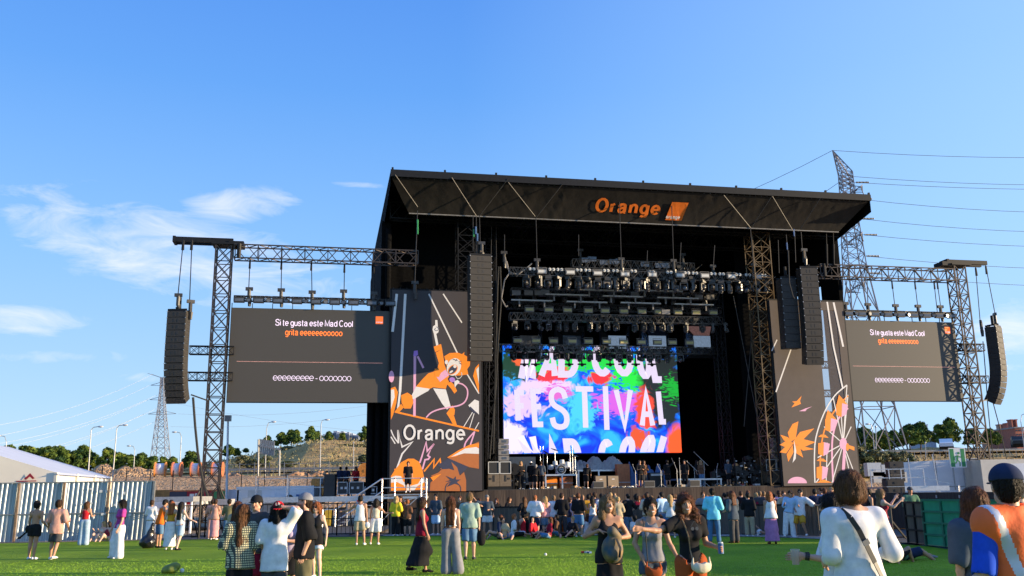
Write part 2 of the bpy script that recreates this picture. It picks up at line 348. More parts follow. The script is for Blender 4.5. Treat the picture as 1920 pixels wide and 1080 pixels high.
fl=[gnd(-500,1010),gnd(0,1019),gnd(282,1012.5),gnd(700,1005),gnd(1000,1003),gnd(1250,1004),gnd(1460,1006.5),gnd(1600,1012),gnd(1760,1023),gnd(1860,1037),gnd(2100,1075)]
tm=MB(); tm.poly([(-70,-12,0),(50,-12,0)]+[(p.x,p.y,0) for p in reversed(fl)]+[(-70,41,0)])
tagit(raw('field',tm.mesh('field','turf')),kind='structure')
def strip_along(pts,w0,w1,z):
    mb=MB()
    for a,b in zip(pts[:-1],pts[1:]):
        d=(b-a).normalized(); nrm=Vector((-d.y,d.x,0))
        mb.q([a+nrm*w0+Vector((0,0,z)),b+nrm*w0+Vector((0,0,z)),b+nrm*w1+Vector((0,0,z)),a+nrm*w1+Vector((0,0,z))])
    return mb
tagit(raw('path',strip_along([p for p in fl[2:]],-0.45,14,0.012).mesh('path','asphalt')),kind='structure')
def blades():
    N=260000; V=np.zeros((N*3,3),np.float32)
    # more tufts close to the viewer
    y=9+ (1-np.sqrt(1-RNG.rand(N)*.98))*22; x=(RNG.rand(N)*2-1)*(y*0.62+1.0)
    ok=np.ones(N,bool)
    # keep inside the field edge
    fx=np.array([p.x for p in fl]); fy=np.array([p.y for p in fl]); lim=np.interp(x,fx,fy); ok=y<lim-0.15
    x=x[ok]; y=y[ok]; n=len(x); h=0.010+0.016*RNG.rand(n); w=0.0035+0.004*(y/40); a=RNG.rand(n)*math.pi; lx=(RNG.rand(n)-.5)*0.03; ly=(RNG.rand(n)-.5)*0.03
    V=np.zeros((n,3,3),np.float32)
    V[:,0,0]=x-np.cos(a)*w; V[:,0,1]=y-np.sin(a)*w; V[:,1,0]=x+np.cos(a)*w; V[:,1,1]=y+np.sin(a)*w
    V[:,2,0]=x+lx; V[:,2,1]=y+ly; V[:,2,2]=h
    me=bpy.data.meshes.new('turf_blades'); me.vertices.add(n*3); me.loops.add(n*3); me.polygons.add(n)
    me.vertices.foreach_set('co',V.ravel()); me.loops.foreach_set('vertex_index',np.arange(n*3,dtype=np.int32))
    me.polygons.foreach_set('loop_start',np.arange(0,n*3,3,dtype=np.int32)); me.update(); me.materials.append(MATS['blade'])
    tagit(raw('grass',me),label='short bright green turf blades covering the field',cat='grass',kind='stuff')
blades()
SKY_L=[(-400,884),(0,884),(300,884),(370,877),(420,862),(510,845),(545,838),(575,828),(640,825),(705,829),(760,832),(900,848),(1250,852),(1500,852),(1600,850),(1700,842),(1800,838),(1920,842),(2300,846)]
def interp(t,x):
    if x<=t[0][0]: return t[0][1]
    for (a,b),(c,d) in zip(t[:-1],t[1:]):
        if x<=c: return b+(d-b)*(x-a)/(c-a)
    return t[-1][1]
def ground_z(px,Y):
    """height of the land in the direction of column px at depth Y"""
    left=px<1200
    top=atY(px,interp(SKY_L,px),190.).z
    if left: prof=[(92,-0.3),(95,0.3),(108,4.0),(113,4.3),(118,4.4),(122,4.3),(134,4.3),(150,4.3+(top-4.3)*0.35),(172,4.3+(top-4.3)*0.8),(190,top),(215,top+0.6),(300,top-2),(420,-2)]
    else: prof=[(66,-0.3),(72,0.2),(84,2.0),(100,3.6),(118,5.2),(124,5.5),(134,5.5),(160,5.5+(top-5.5)*0.5),(190,top),(215,top+0.4),(330,top-3),(460,-2)]
    return interp(prof,Y)
def land():
    cols=list(range(-420,2420,14)); Ys=[74,76,78,80,83,86,89,92,95,98,102,106,110,116,122,128,134,140,146,153,160,168,176,184,192,202,215,240,300,420]
    v=[]; f=[]; mi=[]
    for Y in Ys:
        for px in cols:
            d=pray(px,900); X=d.x/d.y*Y
            z=ground_z(px,Y)
            nz=mnoise.noise(Vector((X*0.12,Y*0.12,0)))*0.5+mnoise.noise(Vector((X*0.4,Y*0.4,3)))*0.25
            z+=nz*(0.9 if 92<Y<122 else 1.3 if Y<300 else 3)*(1 if Y>76 else 0)
            v.append((X,Y,z))
    nC=len(cols)
    for i in range(len(Ys)-1):
        for j in range(nC-1):
            f.append((i*nC+j,i*nC+j+1,(i+1)*nC+j+1,(i+1)*nC+j)); Y=Ys[i]
            if cols[j]<1200: mi.append(0 if Y<112 else 1 if Y<120 else 2)
            else: mi.append(0 if Y<84 else 2)
    me=bpy.data.meshes.new('hill'); me.from_pydata(v,[],f)
    for k in ('gravelly_earth','red_earth','dry_grass'): me.materials.append(MATS[k])
    me.polygons.foreach_set('material_index',mi); me.polygons.foreach_set('use_smooth',[True]*len(f))
    tagit(raw('hill',me),kind='structure')
land()
rb=MB()
cols=list(range(-420,2420,40))
for a,b in zip(cols[:-1],cols[1:]):
    P=[]
    for px,Y in ((a,123),(b,123),(b,131),(a,131)):
        d=pray(px,900); P.append((d.x/d.y*Y,Y,max(ground_z(px,123),ground_z(px,131))+0.75))
    rb.q(P)
tagit(raw('road',rb.mesh('road','asphalt')),kind='structure')
def on_land(px,Y,dz=0.0):
    d=pray(px,900); return Vector((d.x/d.y*Y,Y,ground_z(px,Y)+dz))
for lab,c0,c1,Y in (('long grey guard rail along the road behind the gravel bank on the left',380,720,121.5),('long grey guard rail beside the road on the slope right of the stage',1600,2100,121.5)):
    g=MB(); p=None
    for px in range(c0,c1,12):
        q=on_land(px,Y); q.z+=0.6
        g.bar(q-Vector((0,0,0.8)),q+Vector((0,0,0.5)),0.035)
        if p is not None: g.cbox((p+q)/2+Vector((0,0,0.42)),((q-p).length,0.08,0.22),rot=Matrix.Rotation(math.atan2((q-p).y,(q-p).x),3,'Z')@Matrix.Rotation(-math.atan2((q-p).z,(q-p).x),3,'Y'))
        p=q
    solo('guard_rail',lab,'guard rail',g,'galv')
def mound(px,py,Y,rx_,h,label):
    c=atY(px,py,Y); v=[];f=[]; n=22; m=9
    base=c.z-h
    for i in range(m+1):
        r=i/m
        for j in range(n):
            t=2*math.pi*j/n; nn=mnoise.noise(Vector((math.cos(t)*r*2.3+px,math.sin(t)*r*2.3,Y*.3)))
            n2=mnoise.noise(Vector((math.cos(t)*r*7+px,math.sin(t)*r*7,Y*.3)))
            v.append((c.x+rx_*1.5*r*math.cos(t)*(1+.2*nn),c.y+rx_*0.7*r*math.sin(t),base-0.8+(h+0.8)*max(0,(1-r**1.7))+(nn*0.45+n2*0.3)*h*(0.4 if i else 0.1)*(1 if i<m else 0)))
    for i in range(m):
        for j in range(n): k=(j+1)%n; f.append((i*n+j,(i+1)*n+j,(i+1)*n+k,i*n+k))
    mb=MB(); mb.v=v; mb.f=f; mb.m=[0]*len(f)
    solo('earth_mound',label,'earth mound',mb,'gravelly_earth' if px<300 else 'red_earth',group='heaps of dug earth behind the site',smooth=True)
for px,py,Y,r,h,lb in ((195,872,116,2.6,2.4,'tall grey brown earth heap right beside the white marquee roof end'),(226,876,116,2.6,2.0,'earth heap under the third street lamp left of the cable drums'),(258,876,117,2.4,2.0,'pointed earth heap between two street lamps left of the drums'),
  (283,880,117,1.6,1.4,'small earth heap touching the leftmost orange cable drum'),(560,886,115,3.2,0.8,'low reddish soil heap behind the white site cabin'),(595,883,115,2.2,1.1,'pointed reddish soil heap left of the tall black speaker'),(648,886,115,3.0,0.9,'orange soil heap beyond the two people in blue'),(430,886,115,2.6,0.7,'low soil heap beside the tall floodlight pole')):
    mound(px,py,Y,r*1.1,h*1.1,lb)
# ================================================================ TREES
def crown_mesh(name,R,H,kind,seed,nclump=26,per=150,leaf=0.26,mats=('foliage_a','foliage_b','foliage_c')):
    """leaf clusters spread through a crown of width 2R and height H, bottom at z=0"""
    r=np.random.RandomState(seed); C=[]
    for k in range(nclump):
        u=(k+0.5)/nclump; z=u*H
        if kind=='pine': rr=R*(0.35+0.65*math.sin(math.pi*min(1,(u*0.85+0.15))))*(1.0-0.35*u)
        elif kind=='cone': rr=R*(1-u)**0.8+0.1*R
        else: rr=R*math.sqrt(max(0.02,1-(2*u-0.9)**2*0.9))
        a=k*2.4+r.rand()*1.0; q=rr*(0.25+0.75*r.rand()); C.append((q*math.cos(a),q*math.sin(a),z*0.86+H*0.07,(0.20+0.24*r.rand())*R*(0.8 if kind!='bush' else 0.9)))
    V=[];F=[];MI=[]; n=0
    for (cx,cy,cz,cr) in C:
        p=r.normal(size=(per,3)); p/=np.linalg.norm(p,axis=1)[:,None]; p*=(0.35+0.65*r.rand(per,1)**0.4)*cr; p[:,2]*=0.72
        p+=np.array([cx,cy,cz])
        t=r.normal(size=(per,3)); t/=np.linalg.norm(t,axis=1)[:,None]; s=r.normal(size=(per,3)); s-=t*(s*t).sum(1)[:,None]; s/=np.linalg.norm(s,axis=1)[:,None]
        L=leaf*(0.6+0.8*r.rand(per,1))
        Q=np.stack([p-t*L,p+s*L*0.45,p+t*L,p-s*L*0.45],1).reshape(-1,3); V.append(Q)
        F.append(np.arange(n,n+per*4).reshape(-1,4)); n+=per*4; MI+= [int(r.rand()<0.3) if r.rand()<0.8 else 2]*per
    me=bpy.data.meshes.new(name); me.from_pydata(np.concatenate(V).tolist(),[],np.concatenate(F).tolist())
    for k in mats: me.materials.append(MATS[k])
    me.polygons.foreach_set('material_index',MI); return me
def trunk_mb(h,r,seed=0,limbs=6,up=1.0):
    mb=MB(); rr=random.Random(seed); p=Vector((0,0,-0.5)); rad_=r
    for i in range(6):
        q=p+Vector((rr.uniform(-.1,.1),rr.uniform(-.1,.1),(h+0.5)/6)); mb.cyl(p,q,rad_,rad_*0.82,7,0,False); 
        if i>=2:
            for k in range(limbs//3):
                a=rr.random()*6.28; mb.cyl(q,q+Vector((math.cos(a)*h*.22,math.sin(a)*h*.22,h*.15)),rad_*.4,rad_*.12,5,0,False)
        p=q; rad_*=0.82
    return mb
PROT={}
def tree(px,base_py,top_py,Y,kind,label,seed,aspect=0.75,group=None,noland=False):
    b=atY(px,base_py,Y); t=atY(px,top_py,Y); H=t.z-b.z
    th=0.14*H if kind!='bush' else 0.02*H; key=(kind,seed%3)
    R=H*0.5*aspect
    root=thing('pine_tree' if kind!='bush' else 'shrub',label,'tree' if kind!='bush' else 'shrub',(b.x,b.y,b.z),seed*1.3,group)
    if key not in PROT:
        PROT[key]=(crown_mesh('crown',1.0,2.0,kind,seed*7+3,40 if kind!='bush' else 18,110,0.12),trunk_mb(1.6,0.07,seed).mesh('trunk','bark'))
    c=raw('crown',PROT[key][0],root,(0,0,th)); c.scale=(R,R,(H-th)/2.0)
    k=raw('trunk',PROT[key][1],root,(0,0,0)); k.scale=(R,R,H/2.0)
    return root
TL=[(48,880,836,1.3),(77,882,838,1.0),(88,880,838,.9),(103,884,836,1.0),(118,882,842,1.1),(135,884,846,1.0),(153,882,835,.95),(170,884,848,1.1),(201,884,841,1.0),(222,884,848,1.0),(240,884,852,1.0),(263,884,850,1.0),(284,884,855,1.1),(305,884,856,1.0),(322,884,857,1.0),(357,882,846,1.1),(12,878,834,1.1)]
for i,(px,b,t,a) in enumerate(TL):
    tree(px,b+2,t,168+ (i*7)%13,'pine',f'rounded dark pine of the belt behind the marquee, {ORD[sorted([q[0] for q in TL]).index(px)]} from the left',i,aspect=a,group='belt of pines on the left')
TH=[(428,857,834,1.1,'low dark pine on the hill skyline just right of the left lattice tower'),(443,856,840,1.2,'small dark pine beside the low one near the floodlight pole'),(461,848,840,1.6,'tiny rounded pine alone on the hill skyline'),(501,838,817,0.9,'small dark pine seen above the back of the billboard'),(527,838,810,1.05,'dark conifer at the left of the hilltop clump'),(545,834,806,1.0,'tall conifer in the middle of the hilltop clump'),(556,832,806,.9,'narrow conifer at the right of the hilltop clump'),
    (583,832,799,0.85,'tallest conifer on the hilltop left of the slim street lamp'),(594,830,808,0.9,'rounder pine leaning on the tallest hilltop conifer'),(616,828,809,.9,'small pine in front of the grey hilltop building'),(642,826,811,1.0,'round pine before the middle of the hilltop building'),(686,832,799,.95,'wide bright green pine on the hill beside the stage edge')]
for i,(px,b,t,a,lb) in enumerate(TH): tree(px,b+2,t,186+i%3*3,'pine' if i not in (4,5,6,7) else 'cone',lb,i+2,aspect=a,group='pines on the hill')
TR=[(1622,846,800,1.0,'dark pine seen through the pylon legs, nearest the stage'),(1641,848,812,0.9,'smaller pine between the pylon legs'),(1660,846,806,1.0,'round pine framed by the right leg of the pylon'),(1678,840,806,.9,'dark pine just left of the right pylon leg'),(1706,838,797,1.0,'bright green pine just right of the pylon'),(1728,836,791,1.0,'tall bright pine right of the pylon beside its lower neighbour'),
    (1768,834,795,1.1,'broad bright pine left of its taller twin above the exit sign'),(1786,832,785,.8,'tallest pointed pine above the exit sign'),(1824,834,804,1.2,'dark pine behind the right lattice tower'),(1857,834,803,1.0,'pine right of the right lattice tower'),(1872,834,810,.8,'small pine near the brick houses')]
for i,(px,b,t,a,lb) in enumerate(TR): tree(px,b+4,t,150+i%4*5,'pine',lb,i+1,aspect=a,group='pines on the right')
SH=[(457,872,853,1.7,150,'pale grey green shrub low on the hill left of the billboard'),(470,876,860,1.6,146,'second pale shrub on the hill left of the billboard'),(497,873,855,1.3,146,'shrub behind the left leg of the billboard'),(540,849,836,3.2,180,'dark shrub mass below the hilltop conifers'),(565,845,834,2.2,182,'shrub under the tallest hilltop conifer'),
    (620,866,852,2.6,160,'wide pale olive shrub in the middle of the hill'),(607,869,855,1.8,156,'round olive shrub left of the wide one'),(650,848,832,2.5,172,'olive shrub high on the hill below the round pine'),(675,846,833,2.5,170,'second olive shrub high on the hill near the stage'),(684,868,852,2.4,150,'large olive shrub low on the hill beside the stage'),
    (540,876,864,2.0,140,'small dry shrub right of the billboard'),(1616,896,836,1.3,92,'tall dry broom bush beside the right banner'),(1643,894,842,1.2,96,'dry broom bush behind the right backstage cases'),(1668,884,846,1.3,104,'dry bush right of the slim lamp pole'),(1698,876,846,1.2,112,'dry bush at the foot of the pylon'),(1630,878,846,1.4,118,'green and yellow bush behind the broom'),
    (1850,884,872,2.6,104,'low dry bush behind the right tower'),(1760,880,872,2.6,104,'low dry bush left of the exit sign')]
mat('fo_s1',(0.17,0.17,0.08),0.85,var=0.4,scale=0.9); mat('fo_s2',(0.11,0.14,0.06),0.85,var=0.4,scale=0.9); mat('fo_s3',(0.24,0.21,0.10),0.85,var=0.35,scale=0.9)
SHM=[crown_mesh('foliage',1.0,2.0,'bush',40+k,22,130,0.11,('fo_s1','fo_s2','fo_s3')) for k in range(3)]
STM=MB()
for a in range(5): STM.cyl((0,0,-.3),(0.5*math.cos(a*1.3),0.5*math.sin(a*1.3),1.2),0.05,0.02,4)
STMm=STM.mesh('stem','bark')
for i,(px,b,t,a,Y,lb) in enumerate(SH):
    B=atY(px,b+3,Y); T=atY(px,t,Y); H=T.z-B.z; root=thing('shrub',lb,'shrub',B,i*1.1,'shrubs on the slopes')
    c=raw('foliage',SHM[i%3],root); c.scale=(H*.5*a,H*.5*a,H/2); s=raw('stem',STMm,root); s.scale=(H*.4,H*.4,H/2)
def scrub():
    r=np.random.RandomState(9); V=[];F=[];n=0
    for k in range(650):
        left=r.rand()<0.75
        px=r.uniform(370,720) if left else r.uniform(1590,2000); Y=r.uniform(134,190) if left else r.uniform(86,170)
        c=on_land(px,Y,0.15); s=0.5+0.7*r.rand()
        for j in range(6):
            p=np.array(c)+r.normal(size=3)*np.array([.45,.45,.18])*s; t=r.normal(size=3); t[2]=abs(t[2])+0.6; t/=np.linalg.norm(t); u=np.cross(t,r.normal(size=3)); u/=np.linalg.norm(u)
            V+= [tuple(p-u*.12*s),tuple(p+u*.12*s),tuple(p+t*.5*s)]; F.append((n,n+1,n+2)); n+=3
    mb=MB(); mb.v=V; mb.f=F; mb.m=[0]*len(F)
    solo('scrub','dry yellow grass and low scrub covering the slopes','grass',mb,'fo_s3',kind='stuff')
scrub()
# ================================================================ PYLONS, WIRES, LAMPS
def lattice(mb,levels,r,n=4,sub=2):
    """levels: list of (centre, halfwidth) ; square lattice tower"""
    S=[(1,1),(-1,1),(-1,-1),(1,-1)]
    for (c0,w0),(c1,w1) in zip(levels[:-1],levels[1:]):
        c0=Vector(c0);c1=Vector(c1)
        P0=[c0+Vector((s[0]*w0,s[1]*w0,0)) for s in S]; P1=[c1+Vector((s[0]*w1,s[1]*w1,0)) for s in S]
        for k in range(4):
            mb.bar(P0[k],P1[k],r*1.5); j=(k+1)%4
            for i in range(sub):
                a,b=i/sub,(i+1)/sub
                A0=P0[k].lerp(P1[k],a);A1=P0[k].lerp(P1[k],b);B0=P0[j].lerp(P1[j],a);B1=P0[j].lerp(P1[j],b)
                mb.bar(A0,B1,r); mb.bar(B0,A1,r); mb.bar(A0,B0,r)
mat('pylon_steel',(0.20,0.18,0.18),0.5,0.5,var=0.3)
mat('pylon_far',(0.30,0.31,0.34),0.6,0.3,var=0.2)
Yp=128.
def pz(py,px=1600,Y=Yp): return atY(px,py,Y).z
base=atY(1652,872,Yp); 
def cx(px,py,Y=Yp): return atY(px,py,Y).x
root=thing('electricity_pylon','huge dark lattice electricity pylon rising behind the right end of the stage','electricity pylon',base,0)
def rel(p,b=base): return Vector(p)-Vector(b)
lv=[]
for (xl,xr,py) in ((1601,1702,872),(1597,1672,765),(1590,1655,660),(1583,1643,590),(1582,1622,500),(1579,1612,440),(1576,1604,390),(1575,1600,350),(1573,1597,325)):
    m=(xl+xr)/2; p=atY(m,py,Yp); hw=(cx(xr,py)-cx(xl,py))/2*0.82; lv.append((rel((p.x,Yp,p.z)),hw))
mb=MB(); lattice(mb,lv[:5],0.075,sub=1)
for a,b in zip(lv[:4],lv[1:5]):
    mid=((a[0]+b[0])/2,(a[1]+b[1])/2)
part(root,'leg_lattice',mb,'pylon_steel')
mb=MB(); lattice(mb,lv[4:],0.055,sub=3); part(root,'body_lattice',mb,'pylon_steel')
tip=rel(atY(1561,282,Yp)); mb=MB(); tc_=lv[-1]
S=[(1,1),(-1,1),(-1,-1),(1,-1)]; P=[tc_[0]+Vector((s[0]*tc_[1],s[1]*tc_[1],0)) for s in S]
for k in range(4):
    mb.bar(P[k],tip,0.09)
    for i in range(5): mb.bar(P[k].lerp(tip,i/5),P[(k+1)%4].lerp(tip,(i+1)/5),0.05); mb.bar(P[k].lerp(tip,i/5),P[(k+1)%4].lerp(tip,i/5),0.04)
part(root,'peak',mb,'pylon_steel')
for py,nm in ((362,1),(450,1),(540,1)):
    p=rel(atY(1600 if py<500 else 1604,py,Yp)); mb=MB(); w=lv[5][1]
    for sg in (1,-1):
        e=p+Vector((0.1,sg*2.6,0.1))
        for s in (1,-1):
            mb.bar(p+Vector((s*w,sg*w,0.9)),e,0.07); mb.bar(p+Vector((s*w,sg*w,-0.5)),e,0.07)
            for i in range(1,5): t=i/5; a=(p+Vector((s*w,sg*w,0.9))).lerp(e,t); b=(p+Vector((s*w,sg*w,-0.5))).lerp(e,t); mb.bar(a,b,0.04); mb.bar(b,(p+Vector((-s*w,sg*w,-0.5))).lerp(e,t),0.04)
    part(root,'cross_arm',mb,'pylon_steel')
for px in (1605,1698):
    mb=MB(); f=rel(atY(px,872,Yp)); mb.cyl(f-Vector((0,0,3)),f+Vector((0,0,0.8)),1.3,0.6,8); part(root,'footing',mb,'cream_paint')
def cable(p,q,sag,n=14):
    return [p.lerp(q,i/n)-Vector((0,0,sag*4*(i/n)*(1-i/n))) for i in range(n+1)]
WR=[((1561,282),(2500,262),2.0,'topmost thin wire running right from the pylon tip'),((1600,331),(2500,316),2.0,'thin wire running right from the shoulder of the pylon'),((1602,342),(2500,334),1.5,'power line running right just under the pylon shoulder'),((1608,373),(2500,368),2.5,'power line running right level with the roof corner'),
    ((1612,410),(2500,404),2.5,'power line running right a little under the roof corner'),((1618,440),(2500,442),2.0,'power line running right above the right truss'),((1622,480),(2500,484),2.0,'power line running right just above the right truss'),((1625,512),(2500,517),2.0,'lowest power line running right past the right tower top')]
for (a,b,s,lb) in WR:
    p=atY(a[0],a[1],Yp); q=atY(b[0],b[1],Yp+10); mb=MB(); mb.tube(cable(p,q,s),0.035); 
    if a[1]>335:
        for i in range(9): c=p.lerp(q,0.004+i*0.0028); mb.cyl(c,c+(q-p).normalized()*0.12,0.16,0.10,6)
    solo('power_line',lb,'power line',mb,'wire',group='wires of the near pylon')
for (a,b,s,lb) in (((1561,282),(900,480),0.5,'thin wire sloping down left from the pylon tip towards the stage roof'),((1573,342),(1100,520),0.5,'insulated wire sloping down left behind the roof edge'),((1583,452),(1380,560),0.3,'wire sloping down left under the roof corner'),((1583,492),(1380,570),0.3,'lower wire sloping down left beside the stage wall')):
    mb=MB(); mb.tube(cable(atY(a[0],a[1],Yp),atY(b[0],b[1],Yp+40),s*8),0.035); solo('power_line',lb,'power line',mb,'wire',group='wires of the near pylon')
Yf=430.; b2=atY(301,860,Yf); root=thing('electricity_pylon','slim distant lattice pylon with three cross arms behind the left trees','electricity pylon',b2,0)
lv=[]
for hw,py in ((14,860),(9,800),(5.5,760),(3.2,722),(2.8,707)): lv.append((rel(atY(301+(857-py)*0.025,py,Yf),b2),hw*Yf/1760))
mb=MB(); lattice(mb,lv,0.13,sub=3); part(root,'lattice_body',mb,'pylon_far')
for py,w in ((722,22),(749,24),(776,27)):
    mb=MB(); c=rel(atY(304,py,Yf),b2)
    for s in (1,-1): mb.bar(c+Vector((0,0,1.6)),c+Vector((s*w*Yf/1760,0,0)),0.14); mb.bar(c-Vector((0,0,.3)),c+Vector((s*w*Yf/1760,0,0)),0.14)
    part(root,'cross_arm',mb,'pylon_far')
mb=MB(); c=rel(atY(305,709,Yf),b2); 
for s,dx,dy in ((1,-22,-8),(1,-30,-10),(1,8,0)): mb.bar(c,c+Vector((dx*Yf/1760,0,-dy*Yf/1760)),0.14)
part(root,'peak',mb,'pylon_far')
for k,(a,b,s) in enumerate([((286,702),(-300,812),9),((281,722),(-300,842),8),((296,740),(-300,850),8),((277,750),(-300,860),8),((296,765),(-300,880),8),((270,776),(-300,890),8),((292,790),(-300,900),8)]):
    mb=MB(); mb.tube(cable(atY(*a,Yf),atY(*b,Yf-120),s),0.055); solo('power_line',f'{ORD[k]} distant wire from the top running left from the far pylon','power line',mb,'pylon_far',group='wires left of the far pylon')
for k,(a,b,s) in enumerate([((318,754),(1000,820),5),((334,776),(1000,690),8),((320,800),(1000,700),8)]):
    mb=MB(); mb.tube(cable(atY(*a,Yf),atY(*b,Yf+20),s),0.055); solo('power_line',f'{ORD[k]} distant wire from the top running right behind the left screen','power line',mb,'pylon_far',group='wires right of the far pylon')
mat('lamp_post',(0.34,0.35,0.36),0.5,0.3,var=0.1); mat('lamp_head',(0.5,0.5,0.5),0.4,var=0.05)
LP=[((166,884),(171,806),(184,800),112,'curved street lamp behind the earth heap nearest the marquee'),((212,884),(219,803),(230,797),112,'tallest street lamp between the marquee and the cable drums'),((251,884),(252.5,843),(245,836),150,'short distant street lamp left of the cable drums'),((337,876),(340,818),(331,810),125,'street lamp right of the distant pylon'),
    ((12,850),(12,828),(2,817),130,'street lamp at the far left edge above the marquee'),((497,890),(500,803),(509,791),122,'street lamp in front of the billboard back'),((600,882),(602,795),(609,787),122,'tall slim street lamp on the hill under the left screen'),((1919,830),(1914,790),(1921,776),120,'street lamp at the right edge above the brick houses'),((1641,870),(1636,806),(1631,795),124,'slim street lamp seen through the pylon')]
for (b,t,h,Y,lb) in LP:
    B=atY(*b,Y);T=atY(*t,Y);Hh=atY(*h,Y); root=thing('street_lamp',lb,'street lamp',B,0,'curved street lamps')
    B0=Vector(B); mid=Vector((T.x+(Hh.x-T.x)*.35,Y,Hh.z-(Hh.z-T.z)*.15)); mb=MB(); mb.cyl((0,0,-1.5),T-B0,0.085,0.05,6); mb.tube([T-B0,mid-B0,Hh-B0],0.045,n=5); part(root,'pole',mb,'lamp_post')
    mb=MB(); sg=1 if Hh.x>T.x else -1; mb.ball(Hh-B0+Vector((sg*.3,0,0)),0.36,seg=8,rings=5,sc=(1,.4,.32)); part(root,'lamp_head',mb,'lamp_head',True)
Y=66; B=atY(427,928,Y);B.z=0;T=atY(427.5,787,Y); root=thing('floodlight_pole','white pole with a square floodlight head right of the left lattice tower','floodlight',B)
mb=MB(); mb.cyl((0,0,0),T-B,0.09,0.07,8); part(root,'pole',mb,'white_paint')
mb=MB(); c=T-B; mb.cbox(c+Vector((0,0,.1)),(0.42,0.3,0.42)); mb.bar(c-Vector((0,0,.3)),c,0.05); part(root,'floodlight_head',mb,'grey_plastic')
for (px,y0,y1,Y,lb) in ((663,880,830,124,'thin pale post beside the shrub on the hill right'),(1642,866,800,100,'slim dark mast rising through the scaffold behind the right banner'),(1735,862,830,118,'short post near the road left of the exit sign')):
    B=atY(px,y0,Y);T=atY(px,y1,Y); mb=MB(); mb.cyl((0,0,-1),T-B,0.07,0.05,6); mb.ball(T-B,0.12); solo('post',lb,'post',mb,'lamp_post',loc=B)
Y=118; B=atY(497,884,Y); root=thing('billboard','ribbed grey back of a roadside billboard on two legs','billboard',B)
def bb(px,py,dy=0): return atY(px,py,Y)-B+Vector((0,dy,0))
mb=MB()
for i in range(8):
    x0=bb(485+i*3.75,840).x; x1=bb(485+(i+1)*3.75-0.8,840).x; t0=823+i*0.7; b0=851+i*0.5
    mb.hexa([(x0,0,bb(485,b0).z),(x1,0,bb(485,b0).z),(x1,.15,bb(485,b0).z),(x0,.15,bb(485,b0).z),(x0,0,bb(485,t0).z),(x1,0,bb(485,t0).z),(x1,.15,bb(485,t0).z),(x0,.15,bb(485,t0).z)])
part(root,'panel',mb,'galv')
mb=MB(); a=bb(484,835,-.2); c=bb(528,843,-.2); mb.bar(a,c,0.13); part(root,'beam',mb,'galv')
for px,t in ((485.5,824),(525,843)):
    mb=MB(); mb.cyl(bb(px,886,-.2)-Vector((0,0,2)),bb(px,t,-.2),0.11,0.11,6); part(root,'leg',mb,'galv')
Y=110; B=atY(697,880,Y); root=thing('billboard','narrow tall sign board on a post against the dark stage edge','billboard',B)
mb=MB(); p=atY(697,840,Y)-B; mb.bar((0,0,-1.5),(p.x,0,p.z),0.15); part(root,'leg',mb,'galv')
mb=MB(); a=atY(695,840,Y)-B; c=atY(703,806,Y)-B; mb.box(a.x,0,a.z,c.x,.15,c.z); part(root,'panel',mb,'cream_paint')
mat('bluegrey_panel',(0.30,0.34,0.42),0.5,var=0.3,scale=0.6,stretch=(6,6,0.2)); mat('window_dark',(0.04,0.05,0.07),0.2,var=0.2)
mat('brick_red',(0.38,0.13,0.08),0.85,var=0.2,scale=3); mat('brick_pale',(0.42,0.25,0.17),0.85,var=0.2,scale=3)
Y=215; B=atY(605,832,Y); root=thing('office_building','stepped blue grey building with tall narrow windows on the hilltop','building',B)
hts=[(605,614,814),(614,622,811),(622,630,807),(630,637,810),(637,643,808),(643,650,811),(650,655,810),(655,661,812),(661,668,815),(668,673,814)]
mw=MB(); mf=MB()
for k,(x0,x1,t) in enumerate(hts):
    a=atY(x0,836,Y)-B; c=atY(x1,t,Y)-B; d=(k%3)*0.8; mw.box(a.x,d,a.z-3,c.x-0.02,8,c.z)
    nw=3
    for i in range(nw):
        xx=a.x+(c.x-a.x)*(i+.3)/nw; f=MB(); f.box(xx,d-.06,a.z+1.0,xx+(c.x-a.x)/nw*.45,d+.02,c.z-0.5); part(root,'window',f,'window_dark')
part(root,'wall',mw,'bluegrey_panel')
def house(px0,px1,base,top,Y,m,label,chim=2,floors=3,bays=3):
    B=atY(px0,base,Y); w=(atY(px1,base,Y)-B).x; h=(atY(px0,top,Y)-B).z; root=thing('brick_house',label,'house',B,0,'terraced houses on the right horizon')
    mb=MB(); mb.box(0,0,-4,w-.05,9,h); part(root,'wall',mb,m)
    mb=MB(); mb.box(-.15,-.2,h,w+.1,9.1,h+.25); r_=part(root,'roof',mb,'grey_plastic')
    mb=MB()
    for k in range(chim): x=w*(k+.4)/chim; mb.box(x,1.5,h+.25,x+w*.14,3,h+1.6); mb.box(x-.1,1.4,h+1.6,x+w*.14+.1,3.1,h+1.8)
    part(r_,'chimney',mb,m)
    for f in range(floors):
        for k in range(bays):
            mb=MB(); x=w*(k+.3)/bays; z=h*(f+.25)/floors; mb.box(x,-.05,z,x+w*.4/bays,.05,z+h*.42/floors); part(root,'window',mb,'window_dark')
house(1884,1898,834,811,185,'brick_pale','low terraced brick house with chimneys at the left end of the right row')
house(1897,1908,834,809,180,'brick_red','middle terraced brick house left of the taller corner house',1)
house(1907,1924,834,803,172,'brick_red','taller red brick corner house at the right edge of the photo',2,4,3)
house(1741,1756,832,811,190,'bluegrey_panel','pale grey house between the two bright pines',1,2,2)
